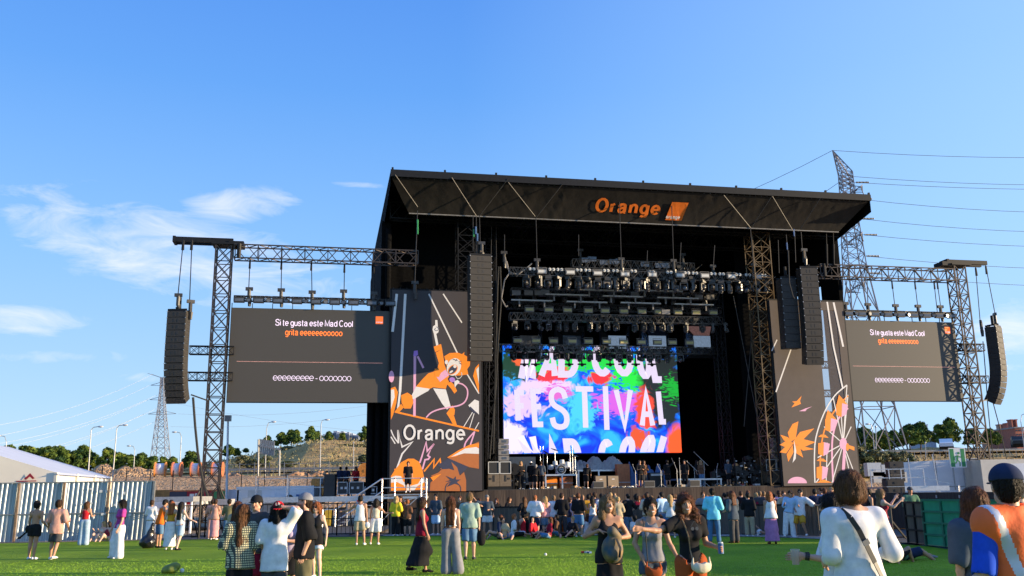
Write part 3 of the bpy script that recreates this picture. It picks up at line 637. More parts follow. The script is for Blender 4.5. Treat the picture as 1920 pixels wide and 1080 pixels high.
def car(px,py,Y,col,label):
    B=atY(px,py,Y); root=thing('parked_car',label,'car',B,1.15)
    mb=MB(); prof=[(-2.1,.35),(-2.1,.8),(-1.3,.95),(-.7,1.42),(.8,1.45),(1.5,1.0),(2.1,.9),(2.15,.35)]
    mb.poly([(x,-.8,z) for x,z in prof],ext=(0,1.6,0)); part(root,'body',mb,col)
    mb=MB(); mb.poly([(x,-.82,z) for x,z in ((-1.1,.95),(-.62,1.34),(.72,1.36),(1.25,.98))],ext=(0,1.64,0)); part(root,'window',mb,'window_dark')
    for x in (-1.35,1.35):
        mb=MB(); mb.cyl((x,-.86,.33),(x,.86,.33),.33,.33,12); part(root,'wheel',mb,'rubber')
car(1775,843,124,'white_paint','white car on the road just left of the exit sign')
car(1911,838,124,'black_plastic','dark car on the road near the brick houses')
# ================================================================ STAGE  (stage axes: x right, y away, z up; origin at the left front foot)
DH=2.0
mat('chain_metal',(.04,.036,.032),.5,.3,var=.2)
stage=thing('concert_stage','big black open air festival stage with sloping canopy roof and printed fascia','stage',O0,YAW)
UL,UR=-0.4,31.5; DEP=19.0
mb=MB(); mb.box(UL,0.02,DH-0.22,UR,DEP,DH); mb.box(UL,0.0,DH-0.06,UR,0.02,DH); part(stage,'deck',mb,'black_plastic')
def folded(x0,x1,z0,z1,y,amp,step,seed=0,flip=1):
    mb=MB(); n=max(2,int((x1-x0)/step)); rr=random.Random(seed); ph=0; pts=[]
    for i in range(n+1):
        ph+=rr.uniform(.5,1.6); pts.append((x0+(x1-x0)*i/n,y+amp*math.sin(ph)*rr.uniform(.4,1)))
    for (a,ya),(b,yb) in zip(pts[:-1],pts[1:]): mb.q([(a,ya,z0),(b,yb,z0),(b,y+(yb-y)*.4,z1),(a,y+(ya-y)*.4,z1)])
    return mb
part(stage,'skirt',folded(UL,UR+.2,0,DH-0.04,-0.06,0.05,0.22,3),'skirt_cloth')
mb=folded(UL,UR,DH,20.5,DEP-1.0,0.06,0.35,5); part(stage,'backdrop',mb,'black_cloth')
mb=MB(); mb.box(UL-0.6,1.2,0,UL-0.35,DEP,19.6); mb.box(UL-0.35,1.2,14.8,UL+0.0,1.5,19.5); part(stage,'side_wall',mb,'black_cloth')
mb=MB(); mb.box(UR+0.2,0.6,0,UR+0.5,3.0,20.2); part(stage,'side_wall',mb,'black_cloth')
mb=MB(); mb.box(28.9,5.3,0,29.15,DEP,20.3); part(stage,'side_wall',mb,'black_cloth')  # inner wall added to keep the low sun out of the stage interior
mb=MB(); mb.box(UR+0.2,3.0,16.6,UR+0.5,DEP,20.2); part(stage,'side_wall',mb,'black_cloth')
mb=MB(); mb.box(UL,4.0,DH,5.6,4.2,20.3); part(stage,'wing_wall',mb,'black_cloth')
mb=MB(); mb.box(25.9,5.0,DH,29.2,5.2,20.3); part(stage,'wing_wall',mb,'black_cloth')
mb=MB(); mb.box(5.45,2.0,DH,5.75,10.0,14.5); part(stage,'wing_wall',mb,'black_cloth')
for x in (-1.75,-1.25,-0.75): mb=MB(); mb.cyl((x+.2,1.0,0),(x+.2,1.0,19.0 if x>-1 else 8.0),0.2,0.2,10); part(stage,'side_column',mb,'black_cloth')
mb=MB(); mb.box(-1.7,1.25,0,-0.4,1.4,8.0); part(stage,'side_wall',mb,'black_cloth')
RT=21.68
fl_t=(UL-0.3,-3.0,RT); fr_t=(32.5,-3.0,RT+0.02)
mb=MB(); mb.box(-0.72,-3.15,RT-0.42,32.55,-2.85,RT); mb.cyl((-0.72,-3.0,RT+.02),(32.6,-3.0,RT+.02),0.07,0.07,6)
for i in range(11):
    x=-0.6+i*3.31; mb.cbox((x,-3.0,RT+0.12),(0.12,0.12,0.18))
part(stage,'roof_front_beam',mb,'black_steel')
mb=MB(); mb.q([(-0.72,-3.0,RT),(32.55,-3.0,RT),(31.9,DEP+1,RT-0.3),(-0.9,DEP+1,RT-0.3)]); mb.q([(-0.72,-3.0,RT-.3),(32.55,-3.0,RT-.3),(31.9,DEP+1,RT-0.9),(-0.9,DEP+1,RT-0.9)])
mb.q([(-0.9,DEP+1,RT-.3),(31.9,DEP+1,RT-.3),(31.9,DEP+1,19),(-.9,DEP+1,19)]); part(stage,'roof_skin',mb,'black_cloth')
mb=MB(); mb.q([(32.55,-3.0,RT-.3),(32.55,-3.0,RT-1.2),(31.7,1.0,19.2),(31.7,9,18.6),(31.9,DEP,RT-.5)]); part(stage,'roof_flank',mb,'black_cloth')
mb=MB(); mb.q([(-0.72,-3.0,RT-.2),(-0.72,-2.9,RT-.9),(-0.85,1.0,19.5),(-0.9,9,18.6),(-.9,DEP,RT-.5)]); part(stage,'roof_flank',mb,'black_cloth')
mat('fascia_cloth',(0.015,0.013,0.011),0.55,var=0.3,scale=2.5,stretch=(1,1,.25),bump=0.9,bscale=1.6,spec=0.35)
def fascia_pt(s,t):
    """s 0..1 left to right, t 0 top .. 1 bottom"""
    x=-0.65+33.1*s; xb=0.6+30.4*s; f=t
    sag=0.12*math.sin(math.pi*t)
    w=(mnoise.noise(Vector((s*60+t*3,t*1.2,1)))*0.075+mnoise.noise(Vector((s*140-t*5,t*2,5)))*0.03)*(1-0.55*t)*(.25 if .34<s<.63 else 1)*(1 if s>0.12 else 0.5)
    return Vector((x*(1-f)+xb*f,-2.95+1.75*t+w+sag,RT-0.45-1.75*t+0.3*w))
mb=MB(); NS,NT=320,8
for j in range(NT+1):
    for i in range(NS+1): mb.v.append(tuple(fascia_pt(i/NS,j/NT)))
for j in range(NT):
    for i in range(NS): a=j*(NS+1)+i; mb.f.append((a,a+1,a+NS+2,a+NS+1)); mb.m.append(0)
fas=part(stage,'fascia',mb,'fascia_cloth',True)
mb=MB(); mb.bar(fascia_pt(0,1),fascia_pt(1,1),0.05,n=6)
for i in range(80):
    s=(i+.5)/80; p=fascia_pt(s,0); mb.bar(p,p+Vector((0,-.03,.16)),0.02)
part(fas,'lacing',mb,'grey_plastic')
def normz(mb,lo=.10,hi=.83):
    z=[p[2] for p in mb.v]; a,b=min(z),max(z); mb.v=[(p[0],0,lo+(p[2]-a)/(b-a)*(hi-lo)) for p in mb.v]; return mb
def on_fascia(mb,off=0.05):
    """map x (stage units) and z (0..1 up the cloth) on to the cloth"""
    out=[]
    for (x,y,z) in mb.v:
        t=1-z; s=0.5
        for _ in range(3):
            xa=-0.65+33.1*s; xb=0.6+30.4*s; cur=xa*(1-t)+xb*t; s+=(x-cur)/32.0
        p=fascia_pt(s,t); out.append((p.x,p.y-off,p.z-off*.6))
    mb.v=out; return mb
def sub_tris(mb,L):
    bm=bmesh.new(); me=mb.mesh('x','black_cloth'); bm.from_mesh(me); 
    for _ in range(2): 
        es=[e for e in bm.edges if e.calc_length()>L]
        if es: bmesh.ops.subdivide_edges(bm,edges=es,cuts=3,use_grid_fill=False)
        bmesh.ops.triangulate(bm,faces=bm.faces)
    bm.to_mesh(me); bm.free(); o=MB(); o.v=[tuple(v.co) for v in me.vertices]; o.f=[tuple(p.vertices) for p in me.polygons]; o.m=[0]*len(o.f); return o
xa=stg(1116,383,-2)[0]; xb=stg(1238,386,-2)[0]
part(fas,'lettering',on_fascia(sub_tris(normz(stroke_text('Orange',xa,xb,0,1.0,.27),.20,.74),0.5),0.07),'orange_logo')
xa=stg(1251,386,-2)[0]; xb=stg(1287,386,-2)[0]
sq=MB(); sq.q([(xa,0,0.16),(xb-0.2,0,0.16),(xb,0,0.72),(xa+0.2,0,0.72)]); part(fas,'logo_square',on_fascia(sub_tris(sq,0.3),0.07),'orange_logo')
part(fas,'lettering',on_fascia(sub_tris(normz(stroke_text('orange',xa,xa+1.0,0,.30,.07),.18,.30),0.3),0.10),'white_print')
for y in (0.5,4.5,8.5,12.5,16.5): mb=MB(); truss(mb,(-0.5,y,20.1),(31.8,y,20.1),0.7,1.1,1.6,0.05,side=(0,1,0),style='v'); part(stage,'roof_girder',mb,'black_steel')
for x in (2.5,9,15.6,22,28.5): mb=MB(); truss(mb,(x,-0.8,20.5),(x,DEP-1,20.5),0.6,0.8,1.8,0.045,side=(1,0,0),style='v'); part(stage,'roof_rafter',mb,'black_steel')
mat('brass_steel',(0.16,0.11,0.06),0.4,0.6,var=0.3)
for (u,lab,m) in ((4.6,'left','black_steel'),(25.6,'right','brass_steel')):
    mb=MB(); truss(mb,(u,0.6,DH),(u,0.6,19.6),1.3,1.3,1.1,0.045,side=(1,0,0),style='x'); part(stage,'corner_tower',mb,m)
mb=MB(); truss(mb,(6.6,3.2,DH),(6.6,3.2,19.6),0.7,0.7,1.2,0.035,side=(1,0,0),style='x'); part(stage,'corner_tower',mb,'black_steel')
mb=MB(); truss(mb,(24.2,5.0,DH),(24.2,5.0,17.6),0.7,0.7,1.2,0.035,side=(1,0,0),style='x'); part(stage,'corner_tower',mb,'black_steel')
mb=MB()
def fpt(px,py,v): u,w=stg(px,py,v); return Vector((u,v,w))
for (a,b,c) in (((847,333),(893,405),None),((953,335),(899,405),None),((953,342),(1005,408),None),((1055,345),(1004,410),None),((1357,366),(1407,427),None),((1447,368),(1409,427),None),((1448,368),(1488,435),None),((1538,372),(1500,430),None),((741,328),(783,388),None)):
    mb=MB(); mb.bar(fpt(*a,-3.2),fpt(*b,-2.2),0.03,n=5); part(stage,'bridle',mb,'chain_metal')
for (a,b) in (((1005,410),(1007,487)),((1160,340),(1165,487)),((1258,345),(1263,492)),((1407,427),(1413,500)),((893,405),(893,478)),((899,405),(901,478)),((887,405),(887,470)),((783,395),(778,530)),((1490,435),(1492,492)),((1502,435),(1506,492)),((1459,450),(1461,512)),((1474,440),(1480,508)),
             ((930,420),(935,830)),((922,405),(915,860)),((1415,560),(1395,800)),((1375,555),(1430,835)),((1085,440),(1085,480)),((1214,470),(1213,495)),((1340,460),(1337,506)),((1277,455),(1275,495)),((946,440),(946,478))):
    v=-2.2 if b[1]<540 and a[1]<500 else 1.0
    mb=MB(); mb.bar(fpt(*a,v),fpt(*b,v),0.028,n=5); part(stage,'chain',mb,'chain_metal')
for (px,py,v,c) in ((895,438,-2.2,0),(901,470,-2.3,1),(888,430,-2.2,2),(783,412,-2.2,2),(783,425,-2.2,2),(1507,470,-2.3,1),(1475,455,-2.2,0),(1488,430,-2.2,0),(892,425,-2.25,0)):
    p=fpt(px,py,v); mb=MB(); mb.cyl(p,p-Vector((0,0,.5)),0.06,0.05,6); part(stage,'chain_bag',mb,['blue_tarp','brass_steel','green_paint'][c])
mat('hoist_black',(.035,.033,.032),.45,var=.3)
motor=MB(); motor.cyl((0,0,-.3),(0,0,.3),.11,.11,8); motor.cbox((0,0,.35),(.45,.16,.2)); motor.cyl((0.05,0,-.75),(0.05,0,-.3),.09,.13,7)
mot=thing('chain_hoist','grey chain hoist above the left end of the upper lighting truss','chain hoist',(0,0,0),YAW,'chain hoists over the stage'); part(mot,'motor',motor,'hoist_black')
MT=[(1007,497,1.0,'grey chain hoist above the left end of the front lighting truss'),(1165,495,1.0,'chain hoist at the middle of the front lighting truss under the printed letters'),(1263,498,1.0,'chain hoist right of the middle one under the orange square'),(1413,505,1.0,'chain hoist at the right end of the front lighting truss'),(778,540,-0.6,'round chain hoist just above the left printed banner'),(945,483,2,'chain hoist with a bundle of cables left of the lighting trusses'),(1337,508,2,'pale chain hoist above the right half of the front truss'),(1088,478,3,'chain hoist above the upper rear truss'),(1280,486,3,'chain hoist at the right end of the upper rear truss'),(903,466,-2.2,'pale chain hoist above the left main speaker column'),(1508,478,-2.2,'chain hoist above the right main speaker column')]
for i,(px,py,v,lb) in enumerate(MT):
    u,w=stg(px,py,v); p=SP(u,v,w)
    if i==0: mot.location=p; mot['label']=lb
    else: dup(mot,p,YAW,lb)
for k,(pts,lb) in enumerate((([(947,482),(950,500),(958,512),(972,514),(985,505),(997,494)],'cable loop drooping from the hoist to the front truss end'),([(950,490),(955,512),(946,525),(940,560),(948,575),(952,573)],'cable bundle dropping beside the lighting trusses'),([(935,500),(933,540),(930,640),(927,760),(925,850)],'long cable run hanging down the left side of the stage opening'),([(938,500),(940,560),(934,640),(930,720),(918,860)],'second long cable run hanging left of the big screen'),([(1478,470),(1480,530),(1487,556),(1490,560)],'black cable hooked between the two right speaker columns'))):
    mb=MB(); v=1.0 if k!=4 else -2.6; P=[fpt(x,y,v) for x,y in pts]
    # smooth
    Q=[P[0]]
    for a,b in zip(P[:-1],P[1:]): Q+= [a.lerp(b,.5),b]
    mb.tube(Q,0.05,n=6); solo('cable',lb,'cable',mb,'grey_plastic' if k<2 else 'rubber',loc=O0,rz=YAW)
# ================================================================ LINE ARRAYS
mat('horn_tan',(0.22,0.16,0.10),0.6,var=0.3,scale=8)
def cabinet_mesh(w,h,d):
    mb=MB(); mb.box(-w/2,-d/2+.02,-h/2+.006,w/2,d/2,h/2-.006,0)
    mb.box(-w/2+.02,-d/2,-h/2+.02,w/2-.02,-d/2+.02,h/2-.02,1)
    for s in (-1,1):
        mb.box(s*(w/2)-.012,-d/2+.1,-.05,s*(w/2)+.012,d/2-.1,.03,0)
        mb.cbox((s*(w/2-.01),-d/2-.008,h/2-.03),(.05,.02,.05),2)
        mb.cbox((s*w*.10,-d/2-.003,0),(w*.10,.008,h*.5),0)
    return mb.mesh('speaker_cabinet',['cabinet_black','grille','alu_dull'])
def line_array(name_label,px,top,bot,v,w,d,yaw,n,curve,group='hanging speaker columns'):
    u,wt=stg(px,top,v); _,wb=stg(px,bot,v); H=wt-wb; h=H/n/ (0.985)
    loc=SP(u,v,wt); r=thing('line_array',name_label,'speaker column',loc,YAW+yaw,group)
    me=cabinet_mesh(w,h,d); y=0; z=0; ang=0
    for i in range(n):
        a=curve*(max(0,i-n*0.35)/(n*0.65))**1.6 if i>n*.35 else 0
        c=raw('speaker_cabinet',me,r,(0,y+math.sin(a)*h/2,z-math.cos(a)*h/2)); c.rotation_euler=(a,0,0)
        y+=math.sin(a)*h; z-=math.cos(a)*h
    mb=MB(); mb.box(-w/2,-d/2+.05,0.02,w/2,-d/2+.15,.14); mb.box(-w/2,d/2-.15,0.02,w/2,d/2-.05,.14); mb.box(-.08,-d/2,.14,.08,d/2,.24); mb.cyl((0,0,.24),(0,0,.9),.1,.1,8); part(r,'flying_frame',mb,'black_steel')
    return r
line_array('left main speaker column hanging straight in front of the left banner',899,482,674,-2.0,1.42,0.85,rad(4),16,rad(7))
line_array('right main speaker column, the longer one, with curved lower end',1512,505,680,-2.0,1.2,0.85,rad(-8),14,rad(14))
line_array('shorter speaker column tucked behind the right main column',1473,524,652,-1.2,1.1,0.85,rad(-3),10,rad(4))
line_array('outermost left speaker column curving at the bottom beside the left tower',336,585,752,-1.0,1.15,0.75,rad(-13),14,rad(36))
line_array('outermost right speaker column curving at the bottom beside the right tower',1862,614,754,0.8,1.12,0.80,rad(30),14,rad(36))
# ================================================================ SIDE TOWERS AND TRUSSES
def uv(px,py,v): u,w=stg(px,py,v); return Vector((u,v,w))
def side_tower(pxt,pxb,v,label,s):
    ut,wt=stg(pxt,462 if s<0 else 500,v)
    loc=SP(ut,v,0); r=thing('lattice_tower',label,'tower',loc,YAW,'lattice towers beside the stage')
    mb=MB(); truss(mb,(0,0,0.35),(0,0,wt),0.92,0.92,1.05,0.055,side=(1,0,0),style='x',dr=.65); part(r,'mast',mb,'brass_tower')
    mb=MB(); mb.box(-1.4,-1.4,0,1.4,1.4,.12); 
    for a in (-1,1):
        for b in (-1,1): mb.bar((a*1.4,b*1.4,.1),(a*.45,b*.45,2.4),.05); mb.cyl((a*1.4,b*1.4,0),(a*1.4,b*1.4,.5),.06,.06,6)
    part(r,'base',mb,'black_steel')
    mb=MB(); L=3.0
    x0,x1=(-L,0.75) if s<0 else (-.9,2.6)
    for dy in (-.32,.32): mb.box(x0,dy-.1,wt+.12,x1-.2,dy+.1,wt+.42)
    mb.box(x0-.05,-.45,wt+.08,x0+.12,.45,wt+.46); mb.box(-.7,-.6,wt,.9,.6,wt+.12); mb.box(.3,-.5,wt-.05,1.2,.5,wt+.25) if s<0 else mb.box(-1.4,-.5,wt-.05,-.4,.5,wt+.25)
    part(r,'top_beam',mb,'black_steel')
    for z,zz in (((661,2),(710,2)) if s<0 else ((655,2),(715,2))):
        w=stg(pxb,z-4,v)[1]; mb=MB(); truss(mb,(-1.7 if s<0 else -.6,.1,w),(.9 if s<0 else 1.5,.1,w),.4,.5,.5,.035,side=(0,1,0)); part(r,'outrigger',mb,'black_steel')
    return r,ut,wt
mat('brass_tower',(0.055,0.042,0.036),0.45,0.5,var=0.3)
tl,utl,wtl=side_tower(421,412,-0.05,'dark lattice tower left of the stage carrying the left speaker column',-1)
tr,utr,wtr=side_tower(1791,1803,-0.05,'dark lattice tower right of the stage carrying the right speaker column',1)
for (a,b,lb,n) in (((440,473),(783,485),'long horizontal box truss from the left tower to the stage roof corner',6),((1533,511),(1782,515),'long horizontal box truss from the stage wall to the right tower',6)):
    A=uv(*a,-0.5);B=uv(*b,-0.5); z=(A.z+B.z)/2; A.z=B.z=z; r=thing('box_truss',lb,'truss',SP(A.x,-.5,z),YAW,'trusses to the side towers')
    mb=MB(); truss(mb,(0,0,0),(B.x-A.x,0,0),.8,.85,1.35,.05,side=(0,1,0),style='v',dr=.65); part(r,'lattice',mb,'brass_tower')
    mb=MB(); mb.cyl((.3,-.4,-.45),(.3,-.4,.45),.13,.13,8); part(r,'clamp',mb,'black_steel')
for (pts,lb) in ((((344,448),(333,560)),'outer steel cable holding the left speaker column'),(((360,448),(355,575)),'inner steel cable holding the left speaker column'),(((1829,500),(1838,605)),'inner steel cable holding the right speaker column'),(((1848,497),(1866,590)),'outer steel cable holding the right speaker column')):
    mb=MB(); vv=.8 if pts[0][0]>1700 else -1.1; a=uv(*pts[0],vv);b=uv(*pts[1],vv); mb.bar(a,b,.03,n=5); mb.cyl(a-Vector((0,0,.1)),a-Vector((0,0,.7)),.07,.09,6); solo('steel_cable',lb,'cable',mb,'black_steel',loc=O0,rz=YAW)
for i,(px,py,lb) in enumerate(((334,564,'chain hoist on the outer cable above the left speaker column'),(357,576,'chain hoist on the inner cable above the left speaker column'),(1840,612,'chain hoist left of the right speaker column top'),(1866,598,'chain hoist on top of the right speaker column'))):
    vv=.8 if px>1700 else -1.1; u,w=stg(px,py,vv); dup(mot,SP(u,vv,w),YAW+.4*i,lb)
for pts,lb in (([(362,745),(366,800),(371,850),(380,900),(395,950)],'thick black cable falling from the left speaker column to the ground'),([(1843,640),(1848,700),(1852,760),(1862,860),(1872,940)],'thin cable dropping beside the right tower'),([(1862,755),(1874,800),(1885,850),(1897,900)],'thin cable dropping from the right speaker column')):
    mb=MB(); mb.tube([uv(x,y,.9 if x>1700 else -1.3) for x,y in pts],.07 if 'thick' in lb else .035,n=6); solo('cable',lb,'cable',mb,'rubber',loc=O0,rz=YAW)
mb=MB(); mb.bar(uv(358,740,-1.4),uv(392,752,-1.0),.05); solo('brace_bar','thin black bar tying the left speaker column to its tower','bar',mb,'black_steel',loc=O0,rz=YAW)
mb=MB(); mb.bar(uv(1822,757,.2),uv(1850,750,.6),.05); solo('brace_bar','thin black bar tying the right speaker column to its tower','bar',mb,'black_steel',loc=O0,rz=YAW)
# ================================================================ SIDE SCREENS
mat('glow_white',(0.5,0.42,0.52),0.5,emit=(0.90,0.74,0.95),es=0.40)
mat('glow_orange',(0.8,0.2,0.03),0.5,emit=(1.0,0.16,0.02),es=0.46)
mat('glow_pink',(0.8,0.4,0.35),0.5,emit=(1.0,0.45,0.36),es=0.3)
strobe=MB(); strobe.box(-.32,-.1,-.17,.32,.1,.17,0); strobe.box(-.27,-.115,-.1,.27,-.1,.08,1); strobe.bar((-.33,0,-.1),(-.33,0,.28),.02,0); strobe.bar((.33,0,-.1),(.33,0,.28),.02,0); strobe.bar((-.33,0,.28),(.33,0,.28),.02,0)
def side_screen(x0,x1,z0,z1,label,xm,scale=1.0):
    r=thing('video_screen',label,'screen',SP(x0,0,z0),YAW,None); w=x1-x0; h=z1-z0
    mb=MB(); mb.box(0,0,0,w,.22,h); pn=part(r,'panel',mb,'screen_face')
    mb=MB(); mb.box(-.05,.22,-.03,w+.05,.34,h+.05)
    for i in range(9): x=w*i/8; mb.bar((x,.1,h),(x,.1,h+.32),.03)
    part(r,'frame',mb,'black_steel')
    def T(s,cx,hw,zc,hh,m,b): part(pn,'lettering',stroke_text(s,w*(cx-hw),w*(cx+hw),h*(zc-hh*.55),.30 if b>.01 else .32,.062 if b>.01 else .040,-.006,.13 if b>.01 else .02),m)
    T('Si te gusta este Mad Cool',xm,.243,.838,.043,'glow_white',.018)
    T('grita eeeeeeooooo',xm,.18,.735,.042,'glow_orange',.012)
    T('eeeeeeeee - ooooooo',xm,.243,.245,.035,'glow_white',.004)
    mb=MB()
    for i in range(130): x=w*(.05+.9*i/129); z=h*.425; mb.q([(x-.012,-.006,z-.014),(x+.02,-.006,z-.014),(x+.02,-.006,z+.014),(x-.012,-.006,z+.014)])
    part(pn,'dotted_line',mb,'glow_pink')
    mb=MB(); mb.q([(w*.905,-.006,h*.855),(w*.953,-.006,h*.855),(w*.953,-.006,h*.94),(w*.905,-.006,h*.94)]); part(pn,'logo_square',mb,'glow_orange')
    part(pn,'lettering',stroke_text('orange',w*.908,w*.950,h*.868,.07,.018,-.012),'glow_white')
    return r
side_screen(-10.2,-0.42,7.42,13.25,'large video screen left of the stage showing white and orange song words',0.515)
side_screen(31.42,40.3,7.68,13.38,'large video screen right of the stage showing the same words beside the pylon',0.47)
par=MB(); par.cyl((0,.15,0),(0,-.15,-.03),.13,.15,9,0); par.cyl((0,-.15,-.03),(0,-.155,-.03),.12,.12,9,1); par.bar((-.17,0,0),(-.17,0,.25),.02,0); par.bar((.17,0,0),(.17,0,.25),.02,0); par.bar((-.17,0,.25),(.17,0,.25),.02,0)
mstr=strobe.mesh('lamp',['black_plastic','lens_glass']); mpar=par.mesh('lamp',['black_plastic','lens_glass'])
for side,(x0,x1,z) in (('left',(-10.1,-.1,13.75)),('right',(31.4,40.3,13.85))):
    r=thing('lighting_truss',f'thin lighting truss running along the top of the {side} video screen','truss',SP(x0,.1,z),YAW,'trusses over the side screens')
    mb=MB(); truss(mb,(0,0,.1),(x1-x0,0,.1),.3,.3,.5,.03,side=(0,1,0)); part(r,'lattice',mb,'black_steel')
    n=9
    for i in range(n):
        x=x0+.35+(x1-x0-.7)*i/(n-1); o=raw('strobe_light',mstr,None,SP(x,-.25,z-.05),YAW); tagit(o,f'grey floodlight over the {side} screen, {ORD[i]} from the left','stage light',f'floodlights over the {side} screen')
        if i<n-1:
            o=raw('spotlight',mpar,None,SP(x+.55,-.25,z-.02),YAW+.3*math.sin(i*2)); tagit(o,f'small round spotlight over the {side} screen, {ORD[i]} from the left','stage light',f'spotlights over the {side} screen')
SM=[(467,552,'left'),(527,554,'left'),(585,558,'left'),(644,556,'left'),(701,560,'left'),(1586,578,'right'),(1628,580,'right'),(1680,582,'right'),(1722,583,'right'),(1764,584,'right')]
cnt={'left':0,'right':0}
for i,(px,py,s) in enumerate(SM):
    u,w=stg(px,py,-.1); dup(mot,SP(u,-.1,w),YAW,f'chain hoist standing on the {s} screen truss, {ORD[cnt[s]]} from the left',f'hoists over the {s} screen'); cnt[s]+=1
for i,(a,b,lb) in enumerate((((469,486),(466,548),'first'),((528,488),(527,550),'second'),((584,490),(585,553),'third'),((646,494),(645,552),'fourth'),((701,496),(701,556),'fifth'))):
    mb=MB(); mb.bar(uv(*a,-.4),uv(*b,-.1),.028,n=5); mb.cyl(uv(*a,-.4),uv(*a,-.4)-Vector((0,0,.6)),.05,.07,6); solo('hoist_chain',f'thin chain from the left truss to the left screen, {lb} from the left','chain',mb,'black_steel',loc=O0,rz=YAW,group='chains left screen')
for i,(a,b,lb) in enumerate((((1672,526),(1678,575),'first'),((1715,527),(1721,577),'second'),((1751,527),(1758,590),'third'),((1757,527),(1764,577),'fourth'))):
    mb=MB(); mb.bar(uv(*a,-.4),uv(*b,-.1),.028,n=5); mb.cyl(uv(*a,-.4),uv(*a,-.4)-Vector((0,0,.6)),.05,.07,6); solo('hoist_chain',f'thin chain from the right truss to the right screen, {lb} from the left','chain',mb,'black_steel',loc=O0,rz=YAW,group='chains right screen')
for px,lb in ((1551,'left'),(1564,'right')):
    mb=MB(); mb.bar(uv(px-2,430,-1),uv(px,497,-1),.04,n=5); mb.cyl(uv(px-1,458,-1),uv(px,497,-1),.09,.07,6); solo('hoist_chain',f'{lb} one of two heavy chains under the right roof corner','chain',mb,'black_steel',loc=O0,rz=YAW,group='chains under the roof corner')
# ================================================================ MAIN LED WALL
def led_mat():
    m=bpy.data.materials.new('led_picture'); m.use_nodes=True; nt=m.node_tree; n=nt.nodes; l=nt.links; b=n['Principled BSDF']
    b.inputs['Base Color'].default_value=(.02,.02,.02,1); tc=n.new('ShaderNodeTexCoord')
    def N(scale,det,off,dist=0.,st=(1,1,1)):
        mp=n.new('ShaderNodeMapping'); mp.inputs['Location'].default_value=off; mp.inputs['Scale'].default_value=st; l.new(tc.outputs['Object'],mp.inputs[0])
        z=n.new('ShaderNodeTexNoise'); z.inputs['Scale'].default_value=scale; z.inputs['Detail'].default_value=det; z.inputs['Distortion'].default_value=dist; l.new(mp.outputs[0],z.inputs[0]); return z.outputs[0]
    sep=n.new('ShaderNodeSeparateXYZ'); l.new(tc.outputs['Object'],sep.inputs[0])
    def MM(op,a,c=None,clamp=False):
        k=n.new('ShaderNodeMath'); k.operation=op; k.use_clamp=clamp
        for i,v in enumerate((a,c)):
            if v is None: continue
            if isinstance(v,(int,float)): k.inputs[i].default_value=v
            else: l.new(v,k.inputs[i])
        return k.outputs[0]
    def mixc(f,A,B):
        x=n.new('ShaderNodeMixRGB'); l.new(f,x.inputs[0])
        for i,v in ((1,A),(2,B)):
            if isinstance(v,tuple): x.inputs[i].default_value=(*v,1)
            else: l.new(v,x.inputs[i])
        return x.outputs[0]
    def blob(cx,cz,rx_,rz_,amp=0.6,nz=None,sharp=3.2):
        dx=MM('DIVIDE',MM('SUBTRACT',sep.outputs[0],cx),rx_); dz=MM('DIVIDE',MM('SUBTRACT',sep.outputs[2],cz),rz_)
        d=MM('SQRT',MM('ADD',MM('MULTIPLY',dx,dx),MM('MULTIPLY',dz,dz)))
        d=MM('ADD',d,MM('MULTIPLY',MM('SUBTRACT',nz if nz is not None else n1,.5),amp*3)); return MM('MULTIPLY',MM('SUBTRACT',1.0,d),sharp,True)
    n1=N(.55,6,(1,2,3),1.2); n2=N(1.0,7,(7,1,2),2.0); n3=N(2.0,8,(3,3,9),1.0,(1,1,3))
    r=n.new('ShaderNodeValToRGB'); r.color_ramp.elements[0].position=.38; r.color_ramp.elements[0].color=(.005,.03,.62,1); r.color_ramp.elements[1].position=.62; r.color_ramp.elements[1].color=(.03,.40,.80,1)
    e=r.color_ramp.elements.new(.5); e.color=(.005,.14,.85,1); l.new(n1,r.inputs[0])
    c=r.outputs[0]
    # object space: x 0..14, z 0..13 (bottom of the wall = 0)
    c=mixc(blob(1.3,3.5,1.9,1.0,.9,n2),c,(.62,.45,.85)); c=mixc(blob(3.2,5.0,2.9,.6,.6,n2),c,(.65,.50,.85))
    c=mixc(blob(.5,1.2,1.2,1.5,.6,n2),c,(.70,.62,.92)); c=mixc(blob(8.8,3.8,2.2,1.1,.9,n3),c,(.55,.10,.60)); c=mixc(blob(4.2,4.5,1.2,.7,.8,n3),c,(.60,.12,.50))
    c=mixc(blob(6.0,3.2,1.2,1.8,.7,n2),c,(.06,.50,.75)); c=mixc(blob(7,6.9,5.5,.9,1.1,n3),c,(.02,.55,.06)); c=mixc(blob(10.2,5.6,2.2,.9,1.2,n3),c,(.02,.65,.05))
    c=mixc(blob(12.5,5.0,2.2,3.6,.35,n2),c,(.015,.02,.02)); c=mixc(blob(10.9,3.2,.9,2.0,.6,n2),c,(.75,.06,.03)); c=mixc(blob(13.4,4.8,1.0,.9,1.4,n3),c,(.01,.35,.03)); c=mixc(blob(11.2,1.3,.6,.5,.6,n2),c,(.02,.10,.70))
    c=mixc(blob(3.6,5.9,2.0,.6,.7,n2),c,(.75,.03,.05)); c=mixc(blob(7.4,5.6,1.3,.5,.7,n2),c,(.70,.03,.04)); c=mixc(blob(1.2,6.6,2.0,1.2,.9,n2),c,(.015,.05,.03)); c=mixc(blob(1.2,7.0,.5,.5,.5,n2),c,(.9,.12,.04)); c=mixc(blob(10.3,1.2,.9,.9,.7,n2),c,(.65,.08,.02))
    c=mixc(blob(2.6,6.4,1.0,.4,1.4,n3),c,(.02,.5,.05)); c=mixc(blob(13.6,.4,1.2,2.0,.15,n2),c,(.95,.10,.02))
    l.new(c,b.inputs['Emission Color']); b.inputs['Emission Strength'].default_value=0.75; MATS['led_picture']=m
led_mat()
